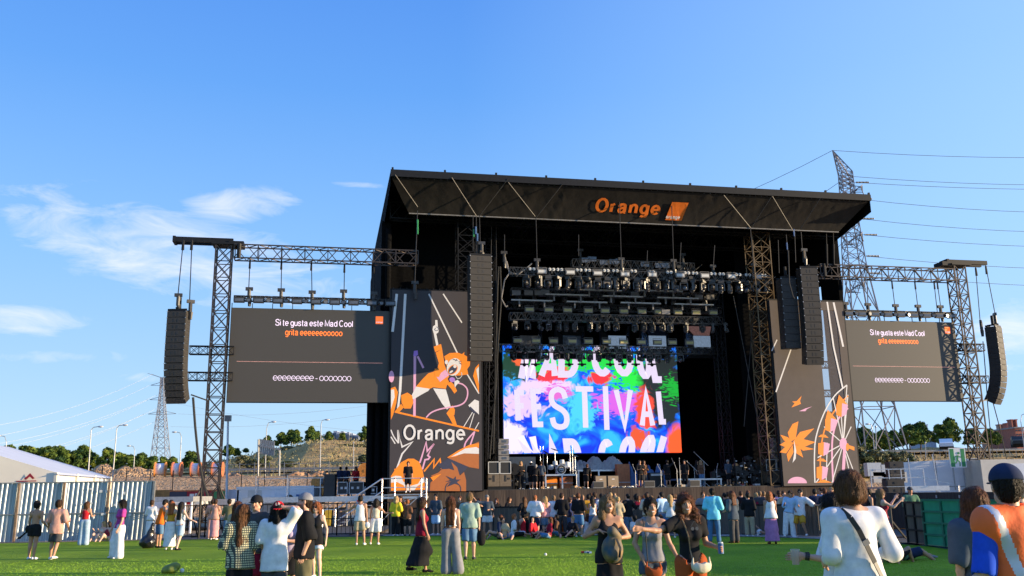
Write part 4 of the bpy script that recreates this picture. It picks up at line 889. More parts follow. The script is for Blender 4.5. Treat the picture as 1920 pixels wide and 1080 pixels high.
Lx0,Lx1,Lz0,Lz1=8.6,22.36,4.6,14.8; LV=9.0
led=thing('led_wall','huge central LED wall showing large white festival words over bright colours','screen',SP(Lx0,LV,Lz0),YAW)
mb=MB(); mb.box(0,0,0,Lx1-Lx0,.25,8.15); lp=part(led,'picture',mb,'led_picture')
mb=MB(); mb.box(-.1,.25,-.08,Lx1-Lx0+.1,.5,8.2); part(led,'frame',mb,'black_steel')
mat('led_white',(0.5,0.45,0.5),0.5,emit=(0.84,0.72,0.93),es=0.50)
def glyph(ch,box,bold,skx=0.,clip=None,fan=0.0):
    """box in LED-local metres (x0,z0,x1,z1); skx = horizontal lean per metre height"""
    mb=MB(); hh=box[3]-box[1]; stroke_glyph(mb,ch,box[0],box[1],box[2]-box[0],hh/1.42,.42 if bold<.03 else .52,-.012,skx)
    if clip:
        me=mb.mesh('g','led_white'); bm=bmesh.new(); bm.from_mesh(me)
        bmesh.ops.bisect_plane(bm,geom=bm.verts[:]+bm.edges[:]+bm.faces[:],plane_co=(0,0,clip[0]),plane_no=(0,0,clip[1]),clear_outer=True); bm.to_mesh(me); bm.free()
        mb=MB(); mb.v=[tuple(v.co) for v in me.vertices]; mb.f=[tuple(p.vertices) for p in me.polygons]; mb.m=[0]*len(mb.f)
    return mb
def L(px,py):
    u,w=stg(px,py,LV); return u-Lx0,w-Lz0
word=MB()
# FESTIVAL : (char, left px, top px, right px, bottom px)
for ch,xl,yt,xr,yb,sk in (('F',966,731,991,794,-.04),('E',997,728,1024,801,-.05),('S',1030,725,1070,806,-.05),('T',1074,724,1120,807,0),('I',1130,724,1143,806,0),('V',1150,726,1190,806,.0),('A',1196,729,1229,803,.0),('L',1232,729,1254,796,-.05)):
    x0,z1=L(xl,yt); x1,z0=L(xr,yb); 
    if ch=='I':
        word.q([(x0,-.012,z0),(x1,-.012,z0),(x1,-.012,z1),(x0,-.012,z1)])
    else: word.add(glyph(ch,(x0,z0,x1,z1),.012,sk))
part(lp,'lettering',word,'led_white',label='large white word in the middle row of the screen')
low=MB()
for ch,xl,xr,yt,sk in (('M',992,1027,812,-.45),('A',1029,1056,820,-.2),('D',1060,1092,822,-.1),('C',1118,1148,823,.08),('O',1154,1184,818,.2),('O',1190,1216,815,.35),('L',1222,1242,812,.35)):
    x0,z1=L(xl,yt); x1,_=L(xr,yt); low.add(glyph(ch,(x0,z1-2.3,x1,z1),.05,sk,(0.03,-1)))
part(lp,'lettering',low,'led_white',label='bottom row of white letters cut off by the screen edge')
up=MB()
for ch,xl,xr,yb,sk in (('M',970,1004,716,.20),('A',1008,1046,711,.16),('D',1046,1085,708,.05),('C',1110,1150,706,0),('O',1152,1190,706,-.02),('O',1196,1226,711,-.05),('L',1224,1248,718,-.15)):
    x0,z0=L(xl,yb); x1,_=L(xr,yb); up.add(glyph(ch,(x0,z0,x1,z0+2.6),.05,sk,(8.12,1)))
part(lp,'lettering',up,'led_white',label='top row of white letters half hidden by hanging lights')
# ================================================================ LIGHTING TRUSSES INSIDE
def hang_truss(a,b,v,lb,h=.5,w=.5,bay=.55):
    A=uv(*a,v);B=uv(*b,v); z=(A.z+B.z)/2; r=thing('lighting_truss',lb,'truss',SP(A.x,v,z),YAW,'lighting trusses across the stage')
    mb=MB(); truss(mb,(0,0,0),(B.x-A.x,0,0),w,h,bay,.032,side=(0,1,0),style='v',dr=.7); part(r,'lattice',mb,'truss_metal')
    mb=MB(); rr=random.Random(int(a[1])); L_=B.x-A.x
    # cabling and clamps lying along the truss
    for k in range(int(L_*2.2)):
        x=rr.uniform(0,L_); mb.cbox((x,rr.uniform(-.3,.1),rr.uniform(-.28,.3)),(rr.uniform(.08,.5),.16,rr.uniform(.05,.22)))
    for k in range(int(L_)):
        x=k+rr.random(); mb.tube([(x,-.27,.2),(x+.3,-.3,-.15-rr.random()*.3),(x+.8,-.27,.2)],.025)
    part(r,'cabling',mb,'black_plastic'); return A.x,B.x,z
hang_jobs=[((958,548),(1342,556),3.6,'fourth lighting truss, dark, between the light battens'),((950,573),(1350,583),5.2,'fifth lighting truss, dark, just above the yellowish strobes')]
mat('truss_metal',(0.075,0.064,0.054),0.35,0.7,var=0.4)
VA,VB,VC=1.2,4.2,6.2
xa0,xa1,za=hang_truss((955,508),(1446,526),VA,'front lighting truss, the long one reaching the right corner tower')
hang_truss((1072,492),(1300,505),3.0,'short upper lighting truss behind the front one',.6)
hang_truss((955,593),(1352,603),VB,'middle lighting truss with yellowish strobes above it')
hang_truss((935,649),(1338,662),VC,'lowest lighting truss crossing in front of the LED wall top')
for a_,b_,v_,l_ in hang_jobs: hang_truss(a_,b_,v_,l_,.45,.45)
def moving_head(pos,rz,tilt,lb,group,size=1.0):
    r=thing('moving_head_light',lb,'stage light',pos,rz,group); r.scale=(size,)*3
    return r
mh_base=MB(); mh_base.box(-.2,-.16,-.12,.2,.16,.06); mh_base.box(-.12,-.05,.06,.12,.05,.16)
mh_yoke=MB(); mh_yoke.box(-.27,-.07,-.19,.27,.07,-.12); mh_yoke.box(-.27,-.07,-.62,-.2,.07,-.12); mh_yoke.box(.2,-.07,-.62,.27,.07,-.12)
mh_head=MB()
for i,(z0,z1,r0,r1) in enumerate(((.26,.18,.08,.16),(.18,-.1,.16,.19),(-.1,-.28,.19,.15),(-.28,-.31,.15,.14))): mh_head.cyl((0,0,z0),(0,0,z1),r0,r1,12,0)
mh_head.cyl((0,0,-.312),(0,0,-.315),.135,.135,12,1)
mB=mh_base.mesh('base','hoist_black'); mY=mh_yoke.mesh('yoke','lamp_shell'if 'lamp_shell' in MATS else 'grey_plastic'); mat('lamp_shell',(0.055,0.052,0.05),0.3,0.1,var=0.2); mY.materials[0]=MATS['lamp_shell']
mH=mh_head.mesh('head',['lamp_shell','lens_glass'],True)
def heads(row,pys,v,lab,size,seed):
    rr=random.Random(seed)
    for i,px in enumerate(row):
        py=pys if isinstance(pys,(int,float)) else interp(pys,px); u,w=stg(px,py,v); w+=.36*size
        r=moving_head(SP(u,v-.1,w),YAW+rr.uniform(-1.3,1.3),0,f'moving head light hanging from the {lab} truss, {ORD[i]} from the left',f'moving heads under the {lab} truss',size)
        raw('base',mB,r); raw('yoke',mY,r); h=raw('head',mH,r,(0,0,-.46)); h.rotation_euler=(rr.choice([0,.15,-.5,.6,1.2,-1.1]),0,0)
heads([987,1009,1027,1045,1065,1085,1101,1120,1138,1155,1173,1194,1212,1230,1248,1263,1281,1299,1317,1334,1350,1367,1384,1400,1417,1436],[(987,530),(1436,541)],VA,'front',1.08,3)
heads([964,989,1012,1028,1047,1061,1077,1105,1121,1137,1155,1190,1206,1222,1241,1256,1285,1316,1336,1360],[(964,612),(1360,616)],VB,'middle',.85,5)
heads([962,984,1009,1023,1043,1062,1086,1105,1122,1140,1160,1180,1199,1218,1233,1250,1275],[(960,666),(1275,672)],VC,'lowest',.95,8)
heads([972,1001,1030,1058,1088,1116,1146,1176,1204,1232,1262,1290,1320],[(972,560),(1320,566)],3.7,'fourth',.75,11)
def strobes(row,pys,v,lab,m,extra=0):
    me=strobe.mesh('lamp',['grey_plastic',m])
    for i,px in enumerate(row):
        py=interp(pys,px); u,w=stg(px,py,v); o=raw('strobe_light',me,None,SP(u,v-.3,w),YAW); tagit(o,f'flat rectangular strobe light over the {lab} truss, {ORD[i]} from the left','stage light',f'strobe lights of the {lab} truss')
strobes([1014,1067,1118,1169,1220,1272,1318,1368,1416],[(1014,511),(1169,516),(1416,521)],VA-.15,'front','lamp_white')
strobes([991,1027,1062,1101,1132,1167,1201,1232,1268,1302,1334],[(991,582),(1334,588)],VB,'middle','lamp_yellow')
strobes([969,1003,1036,1071,1101,1135,1167,1200,1230,1258,1290],[(969,640),(1290,644)],VC-.3,'lowest','lamp_yellow')
bl=MB(); bl.box(-.26,-.08,-.1,.26,.1,.1,0)
for s in (-1,1): bl.cyl((s*.13,-.08,0),(s*.13,-.12,0),.10,.11,9,1); bl.ball((s*.13,-.13,0),.05,1,6,4)
mbl=bl.mesh('lamp',['black_plastic','lamp_white'])
for i,px in enumerate([997,1034,1049,1085,1101,1136,1153,1187,1221,1254,1287,1302,1336,1352,1383,1401,1431]):
    u,w=stg(px,interp([(997,505),(1187,509),(1431,517)],px),VA-.2); tagit(raw('blinder_light',mbl,None,SP(u,VA-.2,w),YAW),f'twin bulb blinder light along the front truss, {ORD[i]} from the left','stage light','twin blinders of the front truss')
for i,(x0,x1,y0,y1,v) in enumerate(((1089,1166,543,546,2.2),(1190,1280,543,548,2.2),(1022,1105,551,555,2.6),(1130,1206,554,558,2.6),(1232,1310,557,561,2.6),(958,1036,562,565,3.0),(1062,1139,565,568,3.0),(1163,1239,567,570,3.0),(1264,1338,569,573,3.0))):
    A=uv(x0,y0,v);B=uv(x1,y1,v); A.z=B.z=(A.z+B.z)/2; r=thing('light_batten',f'long thin pale light batten under the front truss, {ORD[i]} of nine','stage light',SP(A.x,v,A.z),YAW,'light battens between the trusses')
    Lb=B.x-A.x; mb=MB(); mb.box(0,-.06,-.055,Lb,.06,.055); part(r,'tube',mb,'grey_plastic'); mb=MB(); mb.box(.02,-.075,-.03,Lb-.02,-.06,.05); part(r,'lens_strip',mb,'lamp_white')
    mb=MB(); 
    for x in (Lb*.2,Lb*.8): mb.box(x-.05,-.05,-.45,x+.05,.05,-.055)
    part(r,'bracket',mb,'grey_plastic')
rr=random.Random(2)
for i,(px,py) in enumerate([(1022,548),(968,549),(991,549),(1010,549),(1111,539),(1140,531),(1172,531),(1209,529),(1230,531),(1270,540),(1310,557),(1331,557),(1248,585),(1190,552),(1110,486),(1098,488),(1132,492),(1150,491),(1209,496),(1236,498),(1247,498),(1162,490)]):
    v=2.9 if py>500 else 2.8; u,w=stg(px,py,v); mb=MB(); mb.box(-.33,-.05,-.2,.33,.05,.2,0); mb.box(-.3,-.06,-.17,.3,-.05,.17,1); tagit(raw('panel_light',mb.mesh('panel_light',['black_plastic','grey_plastic' if py>500 else 'lens_glass']),None,SP(u,v,w),YAW),f'square flat panel light among the trusses, {"upper row" if py<500 else "between the upper trusses"}, {ORD[i]} of its kind','stage light','square panel lights')
mat('mirror',(0.55,0.56,0.60),0.08,1.0,var=0.25,scale=1.5,bump=0.6,bscale=2.0)
mat('pod_screen',(0.3,0.35,0.42),0.3,0,emit=(0.30,0.42,0.60),es=0.22,var=.3)
mat('pod_art',(0.28,0.17,0.15),0.4,var=0.6,scale=3,emit=(0.2,0.1,0.09),es=0.25)
mat('foil_blue',(0.30,0.42,0.62),0.15,0.9,var=0.6,scale=5,bump=1.0,bscale=6)
PODS=[(990,'leftmost faceted hanging pod with silver foil sides'),(1070,'second faceted hanging pod, dark with small blue foil side'),(1155,'middle faceted hanging pod with pale screen face'),(1230,'fourth faceted hanging pod with light blue screen face'),(1313,'rightmost faceted hanging pod with a reddish top facet')]
for k,(px,lb) in enumerate(PODS):
    v=8.0; c=uv(px,641,v); r=thing('hanging_pod',lb,'hanging pod',SP(c.x,v,c.z),YAW,'faceted pods before the LED wall'); w=1.15; h=1.25
    mb=MB(); mb.box(-w,.15,-h,w,.5,h)
    for a in ((-w,-h),(w,-h),(w,h),(-w,h)): mb.bar((a[0],0,a[1]),(a[0],.5,a[1]),.04)
    part(r,'frame',mb,'black_steel')
    mb=MB(); mb.poly([(-w*.95,.12,h),(w*.9,.12,h),(w*.55,-.35,h*.35),(-w*.55,-.35,h*.35)]); part(r,'top_facet',mb,('mirror','black_plastic','mirror','navy_print','pod_art')[k])
    mb=MB(); mb.box(-w*.6,-.36,-h*.45,w*.6,-.3,h*.33); part(r,'face',mb,('grey_plastic','lens_glass','pod_screen','pod_screen','pod_screen')[k])
    for s in (-1,1):
        mb=MB(); mb.poly([(s*w*.95,.12,h*.7),(s*w*.62,-.33,h*.35),(s*w*.62,-.33,-h*.45),(s*w*.95,.12,-h*.95)]); part(r,'side_facet',mb,'foil_blue' if s>0 or k>2 else ('mirror' if k==0 else 'black_plastic'))
for i,px in enumerate((983,1004,1067,1091,1144,1167,1192,1222)):
    c=uv(px,683,7.5); mb=MB(); mb.cbox((0,0,0),(.62,.2,.1)); mb.cyl((0,0,0),(0,0,.7),.05,.05,6); mb.ball((0,-.05,-.05),.14); solo('hanging_fixture',f'small black fixture hanging before the top letters, {ORD[i]} from the left','stage light',mb,'black_plastic',loc=SP(c.x,7.5,c.z),rz=YAW,group='black fixtures before the letters')
# ================================================================ PRINTED BANNERS
def bpt(px,py,v=-0.25): u,w=stg(px,py,v); return (u,v,w)
class Art:
    def __init__(s,root,v): s.root=root; s.v=v; s.n=0; s.by={}
    def P(s,pts,m,lvl=1):
        s.n+=1; k=(m,lvl); mb=s.by.setdefault(k,MB()); mb.poly([bpt(x,y,s.v-.004*lvl-(s.n%16)*.0002) for x,y in pts])
    def line(s,pts,w,m,lvl=1):
        s.n+=1; k=(m,lvl); mb=s.by.setdefault(k,MB()); v=s.v-.004*lvl-(s.n%16)*.0002
        Q=[stg(x,y,v) for x,y in pts]; ribbon(mb,Q,w,v)
    def ell(s,cx,cy,rx_,ry,m,lvl=1,rot=0,n=20,a0=0,a1=6.2832):
        pts=[]
        for i in range(n):
            t=a0+(a1-a0)*i/(n-(1 if a1-a0<6.2 else 0)); x=rx_*math.cos(t);y=ry*math.sin(t); pts.append((cx+x*math.cos(rot)-y*math.sin(rot),cy+x*math.sin(rot)+y*math.cos(rot)))
        s.P(pts,m,lvl)
    def arc(s,pts,w,m,lvl=1,k=6):
        """smooth curve through points"""
        out=[]; P=[pts[0]]+list(pts)+[pts[-1]]
        for i in range(1,len(P)-2):
            for j in range(k):
                t=j/k; p0,p1,p2,p3=[Vector(q) for q in P[i-1:i+3]]
                out.append(tuple(0.5*((2*p1)+(p2-p0)*t+(2*p0-5*p1+4*p2-p3)*t*t+(-p0+3*p1-3*p2+p3)*t**3)))
        out.append(pts[-1]); s.line(out,w,m,lvl)
    def done(s,org):
        names={'orange_print':'orange_print','white_print':'white_print'}
        for (m,l),mb in s.by.items():
            mb.v=[tuple(Vector(p)-org) for p in mb.v]; part(s.root,'printed_drawing',mb,m)
VBN=-0.28
def clampc(pts,x0,x1): return [(min(max(x,x0),x1),y) for x,y in pts]
org=Vector((-0.35,VBN,DH)); 
ban=thing('printed_banner','tall dark printed banner left of the stage opening with an orange cartoon singer','banner',SP(*org),YAW)
mb=MB(); mb.box(0,0,-.05,5.75,.05,12.6); part(ban,'cloth',mb,'banner_dark')
mb=MB(); mb.box(-.12,.05,-.1,-.02,.2,12.7); mb.box(-.12,.05,12.6,5.85,.2,12.7); mb.box(5.77,.05,-.1,5.87,.2,12.7)
for x in np.linspace(0.1,5.6,14): mb.cbox((x,.02,12.72),(.05,.06,.08))
part(ban,'frame',mb,'black_steel')
A=Art(ban,VBN)
W_,O_,P_,V_,B_,N_='white_print','orange_print','pink_print','purple_print','brown_print','navy_print'
A.line([(744,551),(736,622)],.16,W_); A.line([(760,551),(750,735)],.16,W_); A.line([(804,551),(860,667)],.09,W_); A.line([(831,551),(866,605)],.08,W_); A.line([(872,695),(898,738)],.08,W_); A.line([(750,735),(746,768)],.13,W_)
A.P([(816,600),(820,600),(821,612),(823,617),(822,623),(818,626),(822,646),(818,649),(813,624),(811,618),(812,612),(816,609)],W_,1)
A.arc([(818,613),(821,614),(822,618),(818,620),(815,618),(817,615)],.035,N_,2)
A.P([(813,650),(827,645),(829,655),(816,660)],O_,1); A.P([(817,661),(829,655),(833,680),(834,693),(826,697),(820,690),(823,681)],O_,1)
A.P([(815,693),(829,695),(833,683),(842,706),(834,717),(838,722),(836,729),(812,726),(806,729),(780,725),(792,711),(803,700),(813,697)],O_,1)
A.P([(780,725),(806,729),(803,733),(790,740),(775,749),(770,745)],W_,1); A.P([(812,728),(836,730),(841,747),(845,762),(838,768),(829,757)],W_,1)
A.P([(752,741),(764,736),(773,742),(775,755),(770,766),(758,766),(753,755)],O_,1); A.P([(752,757),(757,764),(746,775),(740,772)],O_,1)
A.P([(848,760),(853,768),(852,778),(843,784),(837,775)],O_,1); A.P([(843,784),(851,779),(857,798),(851,799)],O_,1)
A.line([(740,772),(898,808)],.11,O_,1); A.P([(733,728),(741,725),(746,735),(743,756),(737,778),(733,787)],O_,1); A.P([(733,731),(739,730),(740,745),(733,767)],W_,2); A.ell(734,706,5,11,P_,2)
A.P([(818,706),(835,693),(843,703),(825,716)],P_,2); A.P([(833,668),(843,662),(858,661),(866,664),(871,660),(870,665),(882,672),(881,685),(876,692),(878,702),(862,704),(852,704),(838,690)],O_,1)
A.P([(815,691),(822,692),(828,697),(823,707),(815,706)],O_,2); A.P([(823,721),(838,708),(842,716),(838,722)],O_,2)
A.ell(851,688,13,17,W_,3,.35); A.ell(837,679,3,4,W_,3); A.ell(849,693,7.5,11,O_,4,.75); A.ell(849,693,6,9.5,N_,5,.75); A.ell(846,697,4,1.8,W_,6,-.6); A.ell(853,687,3,3,W_,6)
A.arc([(849,673),(854,675),(858,676)],.04,N_,5); A.arc([(854,677),(857,673)],.03,N_,5); A.arc([(861,680),(866,683)],.04,N_,5); A.arc([(860,678),(866,677)],.03,N_,5)
A.arc([(854,704),(857,709),(862,709),(866,704),(865,698)],.035,W_,3)
A.ell(848,712,5.5,4.5,V_,4,.3); A.P([(852,715),(858,712),(862,716),(856,722),(853,727),(852,721)],W_,4); A.P([(838,720),(845,715),(852,722),(857,733),(852,738),(846,729)],O_,2)
A.arc([(858,718),(868,721),(876,730),(876,744),(870,755),(858,761),(840,764),(822,768),(808,774),(799,783)],.09,P_,2)
A.line([(778,665),(777,780)],.16,P_,1); A.P([(776,658),(783,657),(784,665),(780,668),(775,667)],V_,2); A.line([(783,668),(794,690)],.13,P_,1)
A.P([(891,690),(898,682),(898,738),(893,722),(887,705)],O_,1); A.P([(893,693),(898,687),(898,720)],W_,2)
A.P([(878,760),(890,749),(898,752),(898,777),(886,771)],W_,1); A.P([(882,762),(890,770),(897,776),(888,774),(880,766)],N_,2)
for a,b in (((886,773),(869,801)),((889,775),(880,804)),((898,792),(890,806))): A.line([a,b],.05,W_,1)
x0,z0=stg(756,826,VBN); x1,z1=stg(872,798,VBN)
A.arc([(733,806),(738,818),(747,831)],.07,W_,1); A.line([(733,819),(741,832)],.07,W_,1); A.line([(747,831),(746,806),(754,838),(773,829),(754,851),(742,884)],.10,W_,1)
A.line([(787,868),(791,856),(799,829),(801,846),(814,832),(802,854),(806,857),(803,861),(797,862),(792,880)],.10,P_,1)
A.line([(795,884),(814,861),(813,877),(825,861),(828,879)],.10,O_,1); A.arc([(870,842),(874,828),(890,809)],.09,P_,1); A.line([(890,809),(888,816),(882,834)],.09,P_,1)
A.P([(838,858),(860,847),(880,836),(898,828),(898,879),(880,876)],B_,2); A.P([(838,858),(860,844),(880,834),(898,831),(898,839),(875,844),(855,856)],O_,3); A.P([(845,857),(872,841),(893,838),(898,841),(898,851),(870,850)],W_,4); A.P([(820,872),(845,857),(880,873),(872,882),(862,890),(835,885)],N_,1)
A.P([(733,893),(741,880),(752,867),(765,860),(776,860),(786,866),(792,880),(795,895),(797,918),(733,920)],O_,1); A.line([(740,879),(744,886)],.1,O_,1)
A.P([(733,895),(742,892),(752,893),(756,903),(770,911),(784,907),(790,897),(795,894),(796,904),(783,911),(777,919),(762,920),(757,910),(745,904),(733,905)],W_,2)
A.P([(806,920),(807,905),(816,897),(808,892),(822,886),(828,880),(842,879),(852,882),(846,866),(857,876),(862,892),(870,885),(874,900),(874,921)],B_,2); A.P([(807,895),(828,888),(812,902)],O_,3); A.P([(796,905),(806,897),(806,921),(797,921)],N_,1)
st=[(836,892),(850,898),(855,893),(855,899),(864,899),(857,904),(862,910),(853,907),(838,913),(846,903),(835,903),(844,900)]; A.P(st,N_,4)
A.arc([(835,921),(836,912),(842,905),(855,905),(863,912),(864,921)],.05,N_,4)
A.done(org)
wm=stroke_text('Orange',x0-org.x,x1-org.x,z0-org.z,.70,.17,-.03); part(ban,'lettering',wm,'white_print')
VR=-0.28; u0,_=stg(1462,905,VR); u1,_=stg(1603,905,VR); org=Vector((25.75,VR,DH))
ban=thing('printed_banner','tall brown printed banner right of the stage opening with a ferris wheel and palm','banner',SP(*org),YAW)
wdt=31.35-25.75; sl0,sl1=stg(1535,600,VR)[0]-org.x,stg(1580,600,VR)[0]-org.x
mat('mesh_cloth',(0.20,0.18,0.19),0.8,alpha=0.42,var=0.1)
mb=MB()
zt=12.6; s0t,s1t=3.72,5.0
zs=stg(1560,590,VR)[1]-DH; zb=4.9
mb.box(0,0,-.05,3.55,.05,zt); mb.box(5.05,0,zb,wdt,.05,zt); mb.box(3.55,0,zs+.3,5.05,.05,zt); mb.box(3.55,0,-.05,wdt,.05,zb)
part(ban,'cloth',mb,'banner_mesh')
mb=MB(); mb.q([(3.55,.02,zb),(5.05,.02,zb),(5.05,.02,zs+.3),(3.55,.02,zs+.3)]); part(ban,'mesh_window',mb,'mesh_cloth')
mb=MB(); mb.box(-.12,.05,-.1,-.02,.2,zt+.1); mb.box(wdt+.02,.05,-.1,wdt+.12,.2,zt+.1); mb.box(-.12,.05,zt,wdt+.12,.2,zt+.12)
for z in (4.2+2.0,8.2): truss(mb,(0,.6,z),(wdt,.6,z),.4,.45,.5,.03,side=(0,1,0))
part(ban,'frame',mb,'black_steel')
A=Art(ban,VR)
A.line([(1551,566),(1563,650),(1580,727)],.12,W_); A.line([(1563,567),(1581,650)],.14,W_); A.line([(1457,637),(1447,658)],.08,W_); A.line([(1483,655),(1455,735)],.09,W_)
A.P([(1540,607),(1536,614),(1534,624),(1537,630),(1545,629),(1537,634),(1531,630),(1528,620),(1532,610)],W_)
A.P([(1503,742),(1500,752),(1502,757),(1495,760),(1484,764),(1490,756),(1485,753),(1494,752)],O_); A.P([(1523,762),(1513,767),(1510,771),(1498,771),(1510,766)],P_); A.P([(1510,766),(1506,770),(1504,772)],P_)
for pts in ([(1497,790),(1492,822),(1482,829),(1477,811),(1486,795)],[(1527,803),(1502,828),(1484,832),(1500,810)],[(1529,829),(1508,838),(1486,832),(1505,823)],[(1527,842),(1503,836),(1488,834),(1506,845)],[(1506,858),(1490,848),(1488,832),(1500,840)],[(1478,866),(1475,852),(1486,834),(1488,848)],[(1463,815),(1478,820),(1487,833),(1470,826)],[(1462,834),(1475,826),(1487,833),(1472,838)],[(1462,848),(1476,834),(1486,833),(1474,850)]): A.P(pts,O_)
A.P([(1489,826),(1493,845),(1492,860),(1486,868),(1489,850)],W_,2)
A.ell(1495,906,18,12,P_,1,0,16,math.pi,2*math.pi)
hub=(1581,832)
def rim(rx_,ry,a0,a1,w,m): A.arc([(hub[0]+rx_*math.cos(t),hub[1]-ry*math.sin(t)) for t in np.linspace(a0,a1,9)],w,m,1)
A.arc([(1588,722),(1565,742),(1545,775),(1530,820),(1527,860),(1528,905)],.09,W_,1); A.arc([(1590,742),(1568,766),(1548,800),(1539,845),(1538,905)],.10,O_,1); A.arc([(1590,765),(1572,785),(1562,815),(1560,850),(1562,905)],.13,P_,1); A.line([(1551,830),(1549,905)],.07,W_,1)
for a in ((1588,722),(1596,800),(1597,905),(1562,745),(1560,905),(1530,905),(1533,858),(1545,800),(1576,760),(1603,890),(1590,740)): A.line([hub,a],.07,W_,1)
A.line([(1584,835),(1580,905)],.22,P_,2); A.ell(1581,832,7,11,P_,3); A.ell(1589,838,3,7,O_,3); A.P([(1590,834),(1602,838),(1602,845),(1592,841)],O_,2)
for (x,y) in ((1577,762),(1556,790),(1543,835),(1540,880)):
    A.P([(x-9,y-1),(x-4,y-22 if y<800 else y-9),(x+12,y-4)],O_,2) if y<800 else A.P([(x-9,y-16),(x+11,y-14),(x+4,y-20),(x-4,y-20)],O_,2); A.P([(x-9,y-4),(x+2,y-6),(x+1,y+20),(x-9,y+16)],O_,2); A.P([(x+2,y-6),(x+13,y-3),(x+10,y+15),(x+1,y+20)],P_,2)
A.P([(1529,905),(1545,899),(1560,905)],O_,2)
A.done(org)
# ================================================================ PEOPLE : implicit surfaces meshed with surface nets
def skin_material():
    m=bpy.data.materials.new('skin'); m.use_nodes=True; nt=m.node_tree; n=nt.nodes; l=nt.links; b=n['Principled BSDF']
    b.inputs['Roughness'].default_value=.5; b.inputs['Specular IOR Level'].default_value=.35
    a=n.new('ShaderNodeAttribute'); a.attribute_name='tone'; tc=n.new('ShaderNodeTexCoord'); nz=n.new('ShaderNodeTexNoise'); nz.inputs['Scale'].default_value=14; nz.inputs['Detail'].default_value=4
    l.new(tc.outputs['Object'],nz.inputs[0]); r=n.new('ShaderNodeValToRGB'); r.color_ramp.elements[0].position=.3; r.color_ramp.elements[0].color=(.86,.84,.84,1); r.color_ramp.elements[1].position=.7; r.color_ramp.elements[1].color=(1.05,1.05,1.05,1)
    x=n.new('ShaderNodeMixRGB'); x.blend_type='MULTIPLY'; x.inputs[0].default_value=1; l.new(nz.outputs[0],r.inputs[0]); l.new(a.outputs['Color'],x.inputs[1]); l.new(r.outputs[0],x.inputs[2]); l.new(x.outputs[0],b.inputs['Base Color'])
    MATS['skin']=m
skin_material()
def cloth(name,col,var=.15,rough=.85,**k): return mat('cloth_'+name,col,rough,var=var,scale=9,bump=.22,bscale=6,spec=.12,**k)
CL={'white':(.72,.71,.72),'black':(.014,.014,.016),'grey':(.22,.22,.24),'darkgrey':(.06,.06,.065),'navy':(.02,.03,.07),'blue':(.05,.14,.40),'royal':(.02,.08,.55),'lightblue':(.38,.55,.75),'cyan':(.22,.72,.85),'denim':(.10,.19,.32),'lightdenim':(.32,.43,.55),
 'jeansblue':(.07,.17,.33),'red':(.50,.02,.03),'maroon':(.22,.01,.03),'pink':(.62,.30,.32),'magenta':(.42,.05,.26),'purple':(.36,.13,.30),'plum':(.42,.18,.36),'green':(.10,.20,.12),'sage':(.30,.40,.34),'teal':(.04,.13,.15),'olive':(.12,.11,.06),'khaki':(.40,.33,.22),'cream':(.62,.55,.42),
 'mustard':(.55,.28,.03),'yellow':(.75,.58,.04),'orange':(.85,.17,.02),'rust':(.36,.075,.02),'brown':(.14,.07,.04),'salmon':(.55,.30,.24),'peach':(.60,.36,.26),'slate':(.06,.08,.11),'lilac':(.50,.42,.58),'palegreen':(.45,.55,.42),'wine':(.25,.03,.05),'camo':(.16,.15,.08)}
for k,v in CL.items(): cloth(k,v)
def check_mat():
    m=mat('cloth_gingham',(.3,.3,.2),.85,bump=.3,bscale=14); nt=m.node_tree; n=nt.nodes; l=nt.links; tc=n.new('ShaderNodeTexCoord')
    sp=n.new('ShaderNodeSeparateXYZ'); l.new(tc.outputs['Object'],sp.inputs[0]); outs=[]
    def Mt(op,a,b):
        k=n.new('ShaderNodeMath'); k.operation=op
        for i,v in ((0,a),(1,b)):
            if isinstance(v,(int,float)): k.inputs[i].default_value=v
            else: l.new(v,k.inputs[i])
        return k.outputs[0]
    for o in (Mt('ADD',sp.outputs[0],Mt('MULTIPLY',sp.outputs[1],1.0)),sp.outputs[2]): outs.append(Mt('GREATER_THAN',Mt('FRACT',Mt('MULTIPLY',o,30.),0.0),0.42))
    s=Mt('MULTIPLY',outs[0],outs[1]); r=n.new('ShaderNodeMixRGB'); l.new(s,r.inputs[0]); r.inputs[1].default_value=(.05,.06,.055,1); r.inputs[2].default_value=(.62,.58,.36,1); l.new(r.outputs[0],n['Principled BSDF'].inputs['Base Color'])
check_mat()
for nme,c in (('brown',(.045,.022,.012)),('dark',(.014,.010,.008)),('black',(.008,.007,.007)),('blond',(.42,.27,.12)),('ginger',(.28,.09,.03)),('auburn',(.10,.035,.015)),('grey',(.30,.28,.26)),('chestnut',(.095,.040,.016)),('sandy',(.20,.12,.06))):
    mat('hair_'+nme,c,.55,var=.5,scale=10,stretch=(4,4,.7),bump=.8,bscale=10,spec=.18)
def _seg(P,a,b):
    a=np.array(a,np.float32); b=np.array(b,np.float32); d=b-a; t=np.clip(((P-a)@d)/max(1e-9,float(d@d)),0,1); return P-a-t[...,None]*d,t
